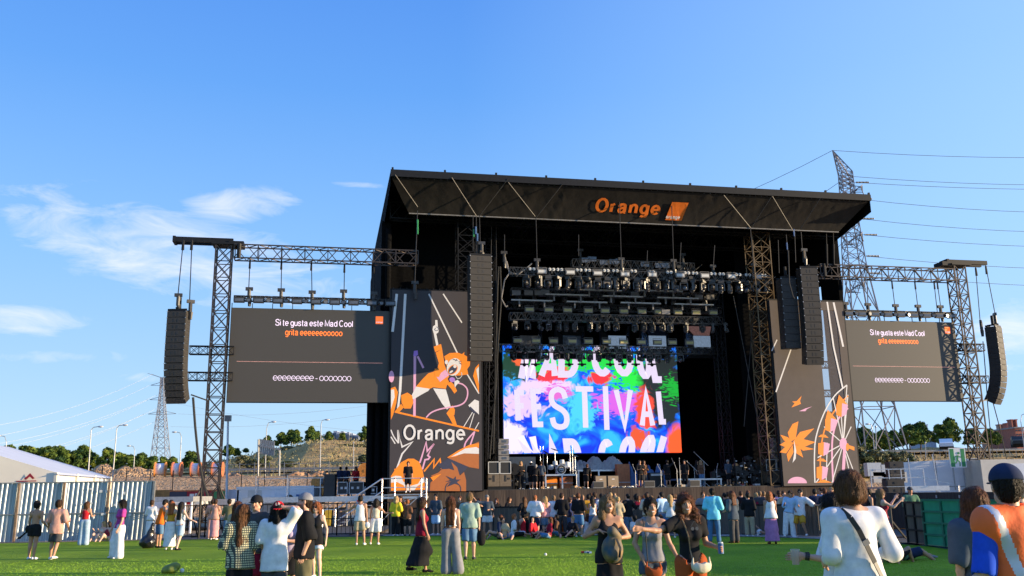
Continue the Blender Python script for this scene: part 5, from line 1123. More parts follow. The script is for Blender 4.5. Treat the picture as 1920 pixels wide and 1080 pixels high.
class Field:
    """signed distance field sampled on a grid"""
    def __init__(s,lo,hi,h):
        s.h=h; s.lo=np.array(lo,np.float32); n=np.maximum(4,np.ceil((np.array(hi)-s.lo)/h).astype(int)+1); s.n=n; s.D=np.full(n,0.5,np.float32)
    def _sub(s,a,b):
        i0=np.clip(np.floor((np.array(a)-s.lo)/s.h).astype(int),0,s.n-1); i1=np.clip(np.ceil((np.array(b)-s.lo)/s.h).astype(int)+1,1,s.n)
        i1=np.maximum(i1,i0+1); ax=[s.lo[k]+s.h*np.arange(i0[k],i1[k],dtype=np.float32) for k in range(3)]
        return (slice(i0[0],i1[0]),slice(i0[1],i1[1]),slice(i0[2],i1[2])),np.stack(np.meshgrid(*ax,indexing='ij'),-1)
    def _mix(s,sl,d,k,op='u'):
        D=s.D[sl]
        if op=='u':
            if k>0: hh=np.clip(.5+.5*(D-d)/k,0,1); s.D[sl]=D*(1-hh)+d*hh-k*hh*(1-hh)
            else: s.D[sl]=np.minimum(D,d)
        else: s.D[sl]=np.maximum(D,-d)
    def cap(s,a,b,ra,rb=None,k=.02,flat=None,op='u'):
        """tapered capsule; flat=(axis vector, factor<1) squashes along that axis"""
        rb=ra if rb is None else rb; R=max(ra,rb)+k+2*s.h; lo=np.minimum(a,b)-R; hi=np.maximum(a,b)+R; sl,P=s._sub(lo,hi); q,t=_seg(P,a,b)
        if flat is not None:
            ax=np.array(flat[0],np.float32); c=q@ax; q=q+c[...,None]*ax*(1/flat[1]-1)
        d=np.linalg.norm(q,axis=-1)-(ra+(rb-ra)*t)
        if flat is not None: d=d*(flat[1]*.5+.5)
        s._mix(sl,d,k,op); return s
    def ell(s,c,r,k=.02,rot=None,op='u'):
        r=np.array(r,np.float32); R=float(r.max())+k+2*s.h; c=np.array(c,np.float32); sl,P=s._sub(c-R,c+R); q=P-c
        if rot is not None: q=q@np.array(rot,np.float32)
        l1=np.linalg.norm(q/r,axis=-1); l2=np.linalg.norm(q/(r*r),axis=-1)+1e-9; d=l1*(l1-1)/l2; s._mix(sl,d,k,op); return s
    def box(s,c,hs,rd=.01,k=.01,rot=None,op='u'):
        R=float(np.linalg.norm(hs))+k+2*s.h; c=np.array(c,np.float32); sl,P=s._sub(c-R,c+R); q=P-c
        if rot is not None: q=q@np.array(rot,np.float32)
        w=np.abs(q)-np.array(hs,np.float32)+rd; d=np.linalg.norm(np.maximum(w,0),axis=-1)+np.minimum(w.max(-1),0)-rd; s._mix(sl,d,k,op); return s
    def below(s,z,nrm=(0,0,1)):   # keep only the part under the plane
        sl,P=s._sub(s.lo,s.lo+s.n*s.h); s.D=np.maximum(s.D,P@np.array(nrm,np.float32)-z); return s
    def noise(s,amp,fx,fz,seed=0):
        sl,P=s._sub(s.lo,s.lo+s.n*s.h); r=np.random.RandomState(seed); x,y,z=P[...,0],P[...,1],P[...,2]; a=0
        for k in range(4):
            ph=r.rand(4)*6.28; dr=r.normal(size=3); dr/=np.linalg.norm(dr); f=fx*(1+.7*k)
            a=a+np.sin(f*(dr[0]*x+dr[1]*y)+fz*(1+.5*k)*z*(dr[2]+.6)+ph[0]+1.3*np.sin(f*.45*(dr[1]*x-dr[0]*y)+fz*.6*z+ph[1]))/(1+.6*k)
        s.D=s.D+(a*amp*.45).astype(np.float32); return s
    def mesh(s):
        D=s.D; D=np.pad(D,1,constant_values=.5); lo=s.lo-s.h; ins=D<0; nx,ny,nz=D.shape
        c=np.zeros((nx-1,ny-1,nz-1),np.int8)
        cor=[(i,j,k) for i in (0,1) for j in (0,1) for k in (0,1)]
        for i,j,k in cor: c+=ins[i:nx-1+i,j:ny-1+j,k:nz-1+k]
        act=(c>0)&(c<8); idx=np.argwhere(act)
        if len(idx)==0: return np.zeros((0,3)),np.zeros((0,4),int)
        vid=np.full(act.shape,-1,np.int64); vid[tuple(idx.T)]=np.arange(len(idx))
        acc=np.zeros((len(idx),3)); cnt=np.zeros(len(idx))
        for a in cor:
            for ax in range(3):
                if a[ax]: continue
                b=list(a); b[ax]=1; b=tuple(b)
                da=D[idx[:,0]+a[0],idx[:,1]+a[1],idx[:,2]+a[2]]; db=D[idx[:,0]+b[0],idx[:,1]+b[1],idx[:,2]+b[2]]
                m=(da<0)!=(db<0); t=np.where(m,da/(da-db+1e-12),0); p=np.array(a,float)[None].repeat(len(idx),0); p[:,ax]+=t; acc[m]+=p[m]; cnt[m]+=1
        V=(idx+acc/np.maximum(cnt,1)[:,None])*s.h+lo; F=[]
        for ax in range(3):
            o=[1,1,1]; 
            A=[slice(1,-1)]*3; A[ax]=slice(0,-1); B=[slice(1,-1)]*3; B[ax]=slice(1,None)
            a_=ins[tuple(A)]; b_=ins[tuple(B)]; e=np.argwhere(a_!=b_)
            if len(e)==0: continue
            fl=a_[tuple(e.T)]; g=e.copy()
            for k in range(3):
                if k!=ax: g[:,k]+=1
            u,w=[k for k in range(3) if k!=ax]; q=[]
            for du,dw in ((0,0),(-1,0),(-1,-1),(0,-1)):
                h=g.copy(); h[:,u]+=du; h[:,w]+=dw; q.append(vid[tuple(h.T)])
            q=np.stack(q,1); flip=fl if ax!=1 else ~fl
            q[~flip]=q[~flip][:,::-1]; F.append(q)
        F=np.concatenate(F); F=F[(F>=0).all(1)]; return V,F
def mk(name,VF,mats,parent,smooth=True,tone=None):
    V,F=VF; me=bpy.data.meshes.new(name); nv,nf=len(V),len(F)
    me.vertices.add(nv); me.loops.add(nf*4); me.polygons.add(nf)
    me.vertices.foreach_set('co',np.asarray(V,np.float32).ravel()); me.loops.foreach_set('vertex_index',np.asarray(F,np.int32).ravel()); me.polygons.foreach_set('loop_start',np.arange(0,nf*4,4,dtype=np.int32)); me.update()
    me.materials.append(MATS[mats]); me.polygons.foreach_set('use_smooth',[smooth]*nf)
    if tone is not None:
        at=me.color_attributes.new('tone','FLOAT_COLOR','POINT'); at.data.foreach_set('color',np.concatenate([tone,np.ones((nv,1))],1).astype(np.float32).ravel())
    return raw(name,me,parent)
def V3(*a): return np.array(a,float)
def nrm(v): v=np.array(v,float); return v/(np.linalg.norm(v)+1e-9)
SKINS={'light':(.58,.33,.23),'fair':(.66,.42,.32),'tan':(.45,.24,.15),'deep':(.30,.15,.09)}
PEO={}
class Pose:
    """local frame: x to the figure's left hand side as seen from the front is -x; faces -y; feet at z=0"""
    def __init__(s,H=1.68,woman=False,**k):
        f=H/1.72; s.f=f; s.H=H; s.w=woman; s.lean=V3(*k.get('lean',(0,0,1))); s.lean=nrm(s.lean)
        s.pel=V3(*k.get('pel',(0,0,.93)))*f; up=s.lean; s.up=up
        tw=k.get('twist',0.); sd=V3(math.cos(tw),math.sin(tw),0); s.side=nrm(sd-up*(sd@up)); s.fwd=nrm(np.cross(s.side,up))*1.0
        if s.fwd[1]>0: s.fwd=-s.fwd
        s.chest=s.pel+up*.33*f; s.neck=s.pel+up*.54*f; hw=(.165 if woman else .19)*f
        sh=k.get('shrug',0.)*f; s.shR=s.neck-s.side*hw-up*(.055*f-sh); s.shL=s.neck+s.side*hw-up*(.055*f-sh)
        hd=nrm(k.get('head',(0,0,1))); s.hup=hd; ya=k.get('look',0.); pt=k.get('nod',0.)
        c=nrm(s.side*math.cos(ya)+s.fwd*math.sin(ya)); s.hside=nrm(c-hd*(c@hd)); s.hf=nrm(np.cross(s.hside,hd)); 
        if s.hf@(-s.side*math.sin(ya)+s.fwd*math.cos(ya))<0: s.hf=-s.hf
        # nod forward
        s.hf,s.hup=nrm(s.hf*math.cos(pt)-s.hup*math.sin(pt)),nrm(s.hup*math.cos(pt)+s.hf*math.sin(pt))
        s.head=s.neck+up*.045*f+s.hup*.125*f+s.hf*.02*f
        def lim(a,b,la,lb,base): a=nrm(a);b=nrm(b); e=base+a*la*f; return e,e+b*lb*f
        d=k.get('armR',((-.12,0,-1),(-.05,-.15,-1))); s.elR,s.wrR=lim(d[0],d[1],.285,.25,s.shR); s.hdR=nrm(d[2]) if len(d)>2 else nrm(s.wrR-s.elR)
        d=k.get('armL',((.12,0,-1),(.05,-.15,-1))); s.elL,s.wrL=lim(d[0],d[1],.285,.25,s.shL); s.hdL=nrm(d[2]) if len(d)>2 else nrm(s.wrL-s.elL)
        hs=.085*f; s.hpR=s.pel-s.side*hs; s.hpL=s.pel+s.side*hs
        d=k.get('legR',((-.04,0,-1),(-.01,.03,-1))); s.knR,s.anR=lim(d[0],d[1],.43,.42,s.hpR)
        d=k.get('legL',((.04,0,-1),(.01,.03,-1))); s.knL,s.anL=lim(d[0],d[1],.43,.42,s.hpL)
        s.footR=nrm(k.get('footR',(-.15,-1,0))); s.footL=nrm(k.get('footL',(.15,-1,0))); s.ground=k.get('ground',True)
        lowz=min(s.anR[2],s.anL[2])-.075*f
        if s.ground:
            for n in ('pel','chest','neck','shR','shL','head','elR','wrR','elL','wrL','hpR','hpL','knR','anR','knL','anL'): v=getattr(s,n); v[2]-=lowz
    def bounds(s,m=.25):
        P=np.stack([s.pel,s.chest,s.neck,s.head,s.elR,s.wrR,s.elL,s.wrL,s.knR,s.anR,s.knL,s.anL,s.shR,s.shL]); return P.min(0)-m,P.max(0)+m
def hand(F,w,d,palmn,f,curl=.4,side=1,k=.006,spread=.16):
    """palm, four unequal bent fingers, thumb from the side of the palm"""
    d=nrm(d); pn=nrm(palmn-d*(palmn@d)); sd=np.cross(d,pn)*side; p0=w+d*.015*f; p1=w+d*.085*f
    F.cap(w-d*.02*f,p0+d*.01*f,.024*f,.026*f,.012,flat=(pn,.72)); F.cap(p0+d*.015*f,p1-d*.012*f,.036*f,.040*f,.012,flat=(pn,.42))
    for i,(o,L) in enumerate(((-.030,.066),(-.010,.076),(.010,.071),(.029,.054))):
        b=p1+sd*o*f; dd=nrm(d+sd*o*spread*20*.5); cu=curl*(1+.15*i); a=b
        for j,l in enumerate((.48,.30,.24)):
            q=a+dd*L*l*f*1.15; F.cap(a,q,(.0095-.0010*j)*f,(.0088-.0012*j)*f,k*.6); a=q; dd=nrm(dd*math.cos(cu)+pn*math.sin(cu))
    tb=w+d*.03*f-sd*.028*f; t1=tb+nrm(d*.7-sd*.75+pn*.25)*.038*f; t2=t1+nrm(d*.9-sd*.25+pn*.45)*.030*f; F.cap(tb,t1,.014*f,.0115*f,.008); F.cap(t1,t2,.0112*f,.009*f,.004)
def body_field(p,h,det,head_h=None,skirted=False):
    f=p.f; lo,hi=p.bounds(.22); F=Field(lo,hi,h); fw=p.fwd; w=p.w
    flat=(fw,.68)
    F.cap(p.pel-p.side*.045*f,p.pel+p.side*.045*f,.112*f if not w else .115*f,None,.05,flat=(fw,.86))
    waist=p.pel+p.up*.17*f; F.cap(p.pel+p.up*.02*f,waist,.125*f,(.098 if w else .118)*f,.05,flat=(fw,.76))
    F.cap(waist,p.chest+p.up*.05*f,(.100 if w else .12)*f,(.128 if w else .148)*f,.05,flat=flat)
    F.cap(p.shR*.72+p.neck*.28-p.up*.055*f,p.shL*.72+p.neck*.28-p.up*.055*f,.080*f,None,.05,flat=(fw,.85))
    if w:
        for s in (-1,1): F.ell(p.chest+p.side*s*.068*f+fw*.075*f+p.up*.0*f,(.062*f,.06*f,.062*f),.035)
    F.cap(p.neck-p.up*.06*f,p.neck+(p.head-p.neck)*.45,.058*f if not w else .050*f,.052*f if not w else .046*f,.03)
    F.cap(p.neck-p.up*.01*f+p.up*.0*f,p.shR+p.up*.01*f,.046*f,.052*f,.04); F.cap(p.neck-p.up*.01*f,p.shL+p.up*.01*f,.046*f,.052*f,.04)
    m=.88 if w else 1.0
    for sh,el,wr in ((p.shR,p.elR,p.wrR),(p.shL,p.elL,p.wrL)):
        F.cap(sh,el,.055*f*m,.040*f*m,.03); fa=el+(wr-el)*.3; F.cap(el,fa,.040*f*m,.041*f*m,.015); F.cap(fa,wr,.041*f*m,.026*f*m,.015)
    for hp,kn,an,ft in ((p.hpR,p.knR,p.anR,p.footR),(p.hpL,p.knL,p.anL,p.footL)):
        F.cap(hp,kn,.092*f,.057*f,.04); c=kn+(an-kn)*.3; bk=-ft*.012*f if abs((an-kn)[2])>.3*f else 0*ft; F.cap(kn,c+bk,.055*f,.056*f,.02); F.cap(c+bk,an,.055*f,.034*f,.02)
        F.cap(an-V3(0,0,.02*f)-ft*.02*f,an+ft*.09*f-V3(0,0,.042*f),.036*f,.030*f,.02); F.cap(an+ft*.08*f-V3(0,0,.045*f),an+ft*.16*f-V3(0,0,.052*f),.036*f,.024*f,.02,flat=((0,0,1),.7))
    return F
def head_field(F,p,det):
    f=p.f; c=p.head; R=np.stack([p.hside,-p.hf,p.hup],1); s=p.hside; fw=p.hf; u=p.hup
    F.ell(c+u*.022*f-fw*.012*f,(.076*f,.094*f,.096*f),.02,R); F.ell(c-u*.035*f+fw*.022*f,(.060*f,.066*f,.082*f),.03,R)
    F.ell(c-u*.098*f+fw*.055*f,(.022*f,.02*f,.018*f),.025,R)      # chin
    F.cap(c-u*.07*f-s*.045*f+fw*.01*f,c-u*.07*f+s*.045*f+fw*.01*f,.026*f,None,.03)
    F.cap(c+u*.012*f+fw*.084*f,c-u*.028*f+fw*.104*f,.008*f,.0125*f,.012)  # nose
    for sg in (-1,1): F.ell(c+s*sg*.079*f-u*.005*f-fw*.008*f,(.011*f,.020*f,.032*f),.008,R)   # ears
    if det>1:
        for sg in (-1,1): 
            F.ell(c+s*sg*.031*f+u*.008*f+fw*.094*f,(.020*f,.014*f,.012*f),0.0,R,op='s'); F.ell(c+s*sg*.031*f+u*.006*f+fw*.073*f,(.015*f,.0145*f,.0125*f),.003,R)
            F.ell(c+s*sg*.036*f-u*.035*f+fw*.062*f,(.022*f,.020*f,.020*f),.02,R)
        F.cap(c+s*.032*f+u*.031*f+fw*.083*f,c-s*.032*f+u*.031*f+fw*.083*f,.009*f,None,.015)
        F.cap(c-u*.056*f-s*.019*f+fw*.083*f,c-u*.056*f+s*.019*f+fw*.083*f,.0085*f,None,.006); F.cap(c-u*.068*f-s*.014*f+fw*.082*f,c-u*.068*f+s*.014*f+fw*.082*f,.0085*f,None,.006)
def paint(V,p,skin,det,smile):
    T=np.tile(np.array(SKINS[skin]),(len(V),1)); f=p.f
    q=(V-p.head)/f; x=q@p.hside; y=q@p.hf; z=q@p.hup
    near=(np.abs(x)<.1)&(np.abs(z)<.15)&(y>.02)
    warm=near&(np.abs(np.abs(x)-.042)<.02)&(np.abs(z+.035)<.022); T[warm]*=np.array([1.08,.88,.86])
    if det>=1:
        eye=near&(((np.abs(x)-.031)/.0165)**2+((z-.006)/.0085)**2<1)&(y>.045); T[eye]=(.10,.07,.06) if det<2 else (.55,.52,.50)
        if det>1:
            ir=near&(((np.abs(x)-.031)/.0075)**2+((z-.006)/.0085)**2<1)&(y>.045); T[ir]=(.05,.03,.02)
            lid=near&(((np.abs(x)-.031)/.019)**2+((z-.0145)/.0035)**2<1)&(y>.045); T[lid]=(.06,.035,.03)
        br=near&(np.abs(z-.033+ (np.abs(x)-.034)**2*8)<.0055)&(np.abs(np.abs(x)-.034)<.020)&(y>.04); T[br]=(.08,.045,.03)
        hw=.030 if smile else .023; zc=-.062+ (x**2*9 if smile else 0); lip=near&(np.abs(x)<hw)&(np.abs(z-zc)<(.0125 if smile else .010)*(1-(x/hw)**2*.6))&(y>.05); T[lip]=(.42,.12,.10)
        if smile: te=near&(np.abs(x)<hw*.78)&(np.abs(z-zc)<.0062*(1-(x/hw)**2*.8))&(y>.05); T[te]=(.80,.76,.70)
    return T
def hair_ribbons(VF,p,n,L,wd,seed,down,curly=0.,lift=.004):
    """thin hair locks lying over the hair surface"""
    V,F=VF; r=np.random.RandomState(seed); i=r.randint(len(F),size=n); P=V[F[i]].mean(1); A=V[F[i,2]]-V[F[i,0]]; B=V[F[i,3]]-V[F[i,1]]; N=np.cross(A,B); N/=np.linalg.norm(N,axis=1)[:,None]+1e-9
    out=P-p.head; s=np.sign((N*out).sum(1)); N*=np.where(s==0,1,s)[:,None]
    top=p.head+p.hup*.11*p.f-p.hf*.03*p.f; D=(P-top); D/=np.linalg.norm(D,axis=1)[:,None]; D=D*.8+np.array(down)*.8+r.normal(size=D.shape)*(.12+curly); D-=N*(D*N).sum(1)[:,None]; D/=np.linalg.norm(D,axis=1)[:,None]+1e-9
    S=np.cross(D,N); seg=4; VV=[];FF=[]; b=0; Ls=L*(.5+r.rand(n)); ws=wd*(.6+.8*r.rand(n)); ph=r.rand(n)*6.28
    rows=[]
    for k in range(seg+1):
        t=k/seg; c=P+N*(lift+.010*np.sin(t*3.1)[...,None] if False else (lift+.006*math.sin(t*3.1)))+D*(Ls*t)[:,None]-N*(Ls*t*t*.25)[:,None]+S*(curly*.03*np.sin(ph+t*7))[:,None]; w=ws*(1-t*.75); rows.append((c-S*w[:,None],c+S*w[:,None]))
    VV=np.concatenate([np.stack(x,1) for x in rows],1).reshape(-1,3); base=np.arange(n)*(2*(seg+1)); FF=np.concatenate([np.stack([base+2*k,base+2*k+1,base+2*k+3,base+2*k+2],1) for k in range(seg)])
    return VV,FF
def join(A,B): return np.concatenate([A[0],B[0]]),np.concatenate([A[1],B[1]+len(A[0])])
def person(label,pos,rz,pose,top=None,bottom=None,skin='light',hair='brown',hs='short',det=0,res=.032,group=None,seed=0,smile=False,shoes='white',hat=None,curlR=.35,curlL=.35,palmR=None,palmL=None,extra=None,z=0.,sun=False,beard=False):
    """top: (colour, sleeve 0..2, hem offset, looseness) ; bottom: (kind, colour, length 0..2, looseness)"""
    p=pose; f=p.f; T=thing('person',label,'person',(pos[0],pos[1],pos[2] if len(pos)>2 else z),rz,group)
    hr=res if det==0 else (res*.6 if det==1 else .0065)
    F=body_field(p,res,det)
    if det<1:
        for w,d in ((p.wrR,p.hdR),(p.wrL,p.hdL)): F.cap(w,w+d*.07*f,.028*f,.034*f,.02); F.cap(w+d*.07*f,w+d*.14*f,.03*f,.016*f,.02); F.cap(w+d*.03*f,w+d*.08*f+np.cross(d,p.up)*.03,.016*f,.012*f,.01)
        head_field(F,p,0); VF=F.mesh()
    else:
        VF=F.mesh()
        H=Field(p.head-.17*f,p.head+.17*f,hr); H.cap(p.neck-p.up*.02*f,p.neck+(p.head-p.neck)*.5,.050*f if p.w else .058*f,.048*f if p.w else .055*f,.02); head_field(H,p,det); VF=join(VF,H.mesh())
        for w,d,pl,cu,sg in ((p.wrR,p.hdR,palmR,curlR,1),(p.wrL,p.hdL,palmL,curlL,-1)):
            Hd=Field(w-.20*f,w+.20*f,.009 if det<2 else .006); el=p.elR if sg==1 else p.elL; a=w+(el-w)*.25; m=.88 if p.w else 1; Hd.cap(a,w,.031*f*m,.0265*f*m,.01)
            hand(Hd,w,d,np.array(pl) if pl is not None else (p.side*sg if abs(d@p.side)<.8 else p.fwd),f*(.95 if p.w else 1.05),cu,sg); VF=join(VF,Hd.mesh())
    tone=paint(VF[0],p,skin,det,smile)
    if beard: q=(VF[0]-p.head)/f; m=((q@p.hup)<-.035)&((q@p.hf)>.0)&(np.abs(q@p.hside)<.08)&((q@p.hup)>-.13); m&=~((np.abs((q@p.hup)+.062)<.01)&(np.abs(q@p.hside)<.022)); tone[m]=tone[m]*.35
    mk('body',VF,'skin',T,tone=tone)
    fw=p.fwd; cres=res if det==0 else max(.011,res*.9); lo,hi=p.bounds(.34)
    # ---- top garment
    if top:
        col,sl,hem,loose=top[:4]; G=Field(lo,hi,cres); g=.008*f+loose*.42*f; flat=(fw,.72); w=p.w; lowp=p.pel-p.up*(hem)*f
        G.cap(p.chest+p.up*.06*f,p.pel+p.up*.18*f,(.130 if w else .150)*f+g,(.106 if w else .124)*f+g,.05,flat=flat)
        G.cap(p.pel+p.up*.18*f,lowp,(.106 if w else .124)*f+g,(.128)*f+g*1.3,.05,flat=(fw,.80))
        if hem>.03:
            for s in (-1,1): G.cap(p.pel+p.up*.12*f+p.side*s*.03*f,lowp+p.side*s*.052*f,.112*f+g,.128*f+g*1.3,.04,flat=(fw,.86))
        if hem>-.02: G.cap(p.pel-p.side*.045*f,p.pel+p.side*.045*f,.118*f+g,None,.05,flat=(fw,.86))
        if w:
            for s in (-1,1): G.ell(p.chest+p.side*s*.066*f+fw*.078*f,(.066*f+g*.5,.062*f+g*.5,.064*f+g*.5),.04)
        if sl>0:
            G.cap(p.shR*.80+p.neck*.2-p.up*.045*f,p.shL*.80+p.neck*.2-p.up*.045*f,.078*f+g,None,.05,flat=(fw,.86)); G.cap(p.neck-p.up*.02*f-p.side*.04*f,p.shR+p.up*.004*f,.040*f+g*.5,.054*f+g*.5,.03); G.cap(p.neck-p.up*.02*f+p.side*.04*f,p.shL+p.up*.004*f,.040*f+g*.5,.054*f+g*.5,.03)
            Sf=Field(lo,hi,cres) if det>=1 else G
            for sh,el,wr in ((p.shR,p.elR,p.wrR),(p.shL,p.elL,p.wrL)):
                if sl<=1:
                    e=sh+(el-sh)*sl; Sf.cap(sh,e,.054*f+g,.046*f+g*1.7,.02)
                    if det>=1: d_=nrm(el-sh); Sf.cap(e+d_*.085,e+d_*.3,.085,.11,0,op='s')
                else: G.cap(sh,el,.054*f+g,.044*f+g*1.1,.02); G.cap(el,el+(wr-el)*(sl-1),.044*f+g*1.1,.034*f+g*.9,.02)
            if det>=1: hh=np.clip(.5+.5*(G.D-Sf.D)/.03,0,1); G.D=G.D*(1-hh)+Sf.D*hh-.03*hh*(1-hh)
        else:
            for s,sh in ((-1,p.shR),(1,p.shL)): G.cap(p.chest+p.side*s*.08*f+p.up*.05*f,p.neck*.42+sh*.58+p.up*.020*f,.058*f+g*.6,.040*f+g*.3,.03)
        dd=float(p.up@lowp); G.D=np.maximum(G.D,0) if False else G.D
        s_,P=G._sub(G.lo,G.lo+G.n*G.h); G.D[s_]=np.maximum(G.D[s_],(dd-.01)-(P@p.up)+0*P[...,0]) if not top[4:] else G.D[s_]
        if sl<=0: G.cap(p.neck-p.up*(.03 if sl==0 else .09)*f+fw*.06*f,p.neck+p.up*.2*f+fw*.10*f,.056*f,.07*f,0,op='s'); G.cap(p.neck-p.up*.02*f-fw*.05*f,p.neck+p.up*.2*f-fw*.05*f,.05*f,.06*f,0,op='s')
        else: G.cap(p.neck+p.up*.028*f+fw*.01*f,p.neck+p.up*.2*f+fw*.02*f,.050*f,.07*f,0,op='s')
        if sl==-1:  # strapless back: bare shoulders
            s_,P=G._sub(G.lo,G.lo+G.n*G.h); G.D[s_]=np.maximum(G.D[s_],(P@p.up)-float(p.chest@p.up)-.045*f)
        G.noise(.013 if cres<.025 else .006,14,7,seed)
        if cres<.025: G.noise(.005,34,13,seed+2)
        S_=G.D.copy(); mk('shirt',G.mesh(),'cloth_'+col,T)
    if not top: S_=None
    if bottom:
        kind,col,ln,loose=bottom[:4]; G=Field(lo,hi,cres); g=.008*f+loose*f*.5; wz=bottom[4] if len(bottom)>4 else .10
        wst=p.pel+p.up*wz*f
        G.cap(wst,p.pel,(.112 if p.w else .122)*f+.010*f,.125*f+.010*f,.04,flat=(fw,.80)); G.cap(p.pel-p.side*.038*f,p.pel+p.side*.038*f,.118*f+.008*f,None,.04,flat=(fw,.88))
        if kind in('pants','shorts'):
            for hp,kn,an in ((p.hpR,p.knR,p.anR),(p.hpL,p.knL,p.anL)):
                if ln<=1:
                    e=hp+(kn-hp)*ln; G.cap(hp,e,.090*f+g,(.088*(1-ln)+.062*ln)*f+g*1.6,.03)
                    if res<.03: d_=nrm(kn-hp); G.cap(e+d_*.115,e+d_*.3,.115,.13,0,op='s')
                else:
                    G.cap(hp,kn,.094*f+g,.060*f+g*1.2,.03); e=kn+(an-kn)*min(1.,ln-1); fl=.035*f+g*1.3+(loose*f*.5); G.cap(kn,e,.060*f+g*1.2,fl,.02)
        else:
            mid=(p.knR+p.knL)/2; end=(p.anR+p.anL)/2; R0=.13*f; 
            if ln<=1: e=p.pel+(mid-p.pel)*ln; G.cap(p.pel,e,R0,R0+.03*f+loose*f,.05,flat=(fw,.85))
            else: e=mid+(end-mid)*(ln-1); G.cap(p.pel,mid,R0+.005,R0+.015*f+loose*f*.6,.05,flat=(fw,.9)); G.cap(mid,e,R0+.015*f+loose*f*.6,R0+.03*f+loose*f,.05,flat=(fw,.9))
            for hp,kn,an in ((p.hpR,p.knR,p.anR),(p.hpL,p.knL,p.anL)): G.cap(hp,hp+(kn-hp)*min(1,ln),.10*f,.075*f+g,.05)
            G.noise(.010,26,1.5,seed+5); s_,P=G._sub(G.lo,G.lo+G.n*G.h); G.D[s_]=np.maximum(G.D[s_],e[2]-P[...,2]) if p.ground and abs((p.knR-p.hpR)[2])>.25*f else G.D[s_]
        s_,P=G._sub(G.lo,G.lo+G.n*G.h); G.D[s_]=np.maximum(G.D[s_],(P@p.up)-float(wst@p.up)); G.noise(.010 if cres<.025 else .004,20,8,seed+9)
        if S_ is not None: G.D=np.maximum(G.D,-(S_-.012))
        mk('trousers' if kind=='pants' else kind,G.mesh(),'cloth_'+col,T)
    # ---- shoes
    if shoes and res<.05:
        G=Field(np.minimum(p.anR,p.anL)-.3,np.maximum(p.anR,p.anL)+.3,max(.014,cres*.8))
        for an,ft in ((p.anR,p.footR),(p.anL,p.footL)):
            G.cap(an-V3(0,0,.035*f)-ft*.035*f,an+ft*.10*f-V3(0,0,.045*f),.044*f,.038*f,.02); G.cap(an+ft*.08*f-V3(0,0,.045*f),an+ft*.175*f-V3(0,0,.052*f),.043*f,.030*f,.02,flat=((0,0,1),.75))
        mk('shoes',G.mesh(),'cloth_'+shoes,T)
    # ---- hair
    if hs and hs!='bald':
        c=p.head; u=p.hup; hf=p.hf; R=np.stack([p.hside,-hf,u],1); hh=res*.8 if det==0 else (.013 if det==1 else .009)
        bk={'short':.15,'curly_big':.34,'bob':.30,'long':.62,'verylong':.8,'bun':.2,'pony':.5,'buzz':.13,'shaggy':.24}[hs]; G=Field(c-V3(.24,.24,bk+.12),c+V3(.24,.24,.22),hh)
        cap_=(.012 if hs in('buzz',) else .020)-(.012 if hat and hat[0]=='cap' else 0)
        G.ell(c+u*.030*f-hf*.020*f,((.078+cap_)*f,(.094+cap_)*f,(.092+cap_)*f),.02,R); G.ell(c-u*.02*f-hf*.045*f,((.070+cap_)*f,(.062+cap_*.8)*f,(.085+cap_*.5)*f),.03,R)
        if hs in('bob','shaggy','curly_big'):
            L={'bob':.17,'shaggy':.07,'curly_big':.20}[hs]; ww={'bob':.05,'shaggy':.034,'curly_big':.075}[hs]
            for s in (-1,1): G.cap(c+p.hside*s*.075*f+u*.02*f-hf*.01*f,c+p.hside*s*(.095 if hs!='shaggy' else .075)*f-u*L*f-hf*.015*f,.035*f,ww*f,.04)
            G.cap(c-hf*.07*f+u*.02*f,c-hf*.085*f-u*L*f,.06*f,(ww+.02)*f,.05,flat=(p.hside,1.0)); G.cap(c-hf*.05*f-u*L*.8*f-p.hside*.06*f,c-hf*.05*f-u*L*.8*f+p.hside*.06*f,ww*f,None,.04)
        if hs in('long','verylong'):
            L=.34 if hs=='long' else .50; dn=-p.up
            for s in (-1,0,1): G.cap(c-hf*.06*f+p.hside*s*.055*f,c-hf*.115*f+p.hside*s*.070*f+dn*L*f,.055*f,.035*f,.05)
            for s in (-1,1): G.cap(c+p.hside*s*.078*f+u*.02*f,c+p.hside*s*.095*f+dn*(L*.62)*f-hf*.02*f,.030*f,.032*f,.03)
        if hs=='bun': G.ell(c+u*.095*f-hf*.07*f,(.045*f,.045*f,.042*f),.015)
        if hs=='pony': G.ell(c+u*.05*f-hf*.12*f,(.035*f,.035*f,.035*f),.015); G.cap(c+u*.04*f-hf*.13*f,c-u*.22*f-hf*.15*f,.035*f,.018*f,.02)
        # open the face
        G.ell(c-u*.028*f+hf*.100*f,(.066*f,.085*f,.098*f),0,R,op='s')
        if hs in('short','buzz','bun','pony'): G.cap(c-u*.14*f-hf*.02*f,c-u*.16*f+hf*.1*f,.07*f,.07*f,0,op='s'); [G.ell(c+p.hside*s*.088*f-u*.03*f+hf*.02*f,(.03*f,.035*f,.05*f),0,R,op='s') for s in(-1,1)]
        amp={'curly_big':.016,'bob':.010,'shaggy':.010}.get(hs,.006); G.noise(amp if hh<.02 else amp*.6,60 if hs=='curly_big' else 45,40 if hs=='curly_big' else 8,seed+3)
        VF=G.mesh()
        if det>=1: VF=join(VF,hair_ribbons(VF,p,1100 if det==1 else 3000,(.11 if hs in('long','verylong') else .02 if hs in('buzz','short','bun') else .05)*f,.0035 if det==1 else .0022,seed,-p.up,.45 if hs=='curly_big' else (.25 if hs in('bob','shaggy') else .05)))
        elif hs in('curly_big','bob','long'): VF=join(VF,hair_ribbons(VF,p,120,.07*f,.006,seed,-p.up,.2))
        mk('hair',VF,'hair_'+hair,T)
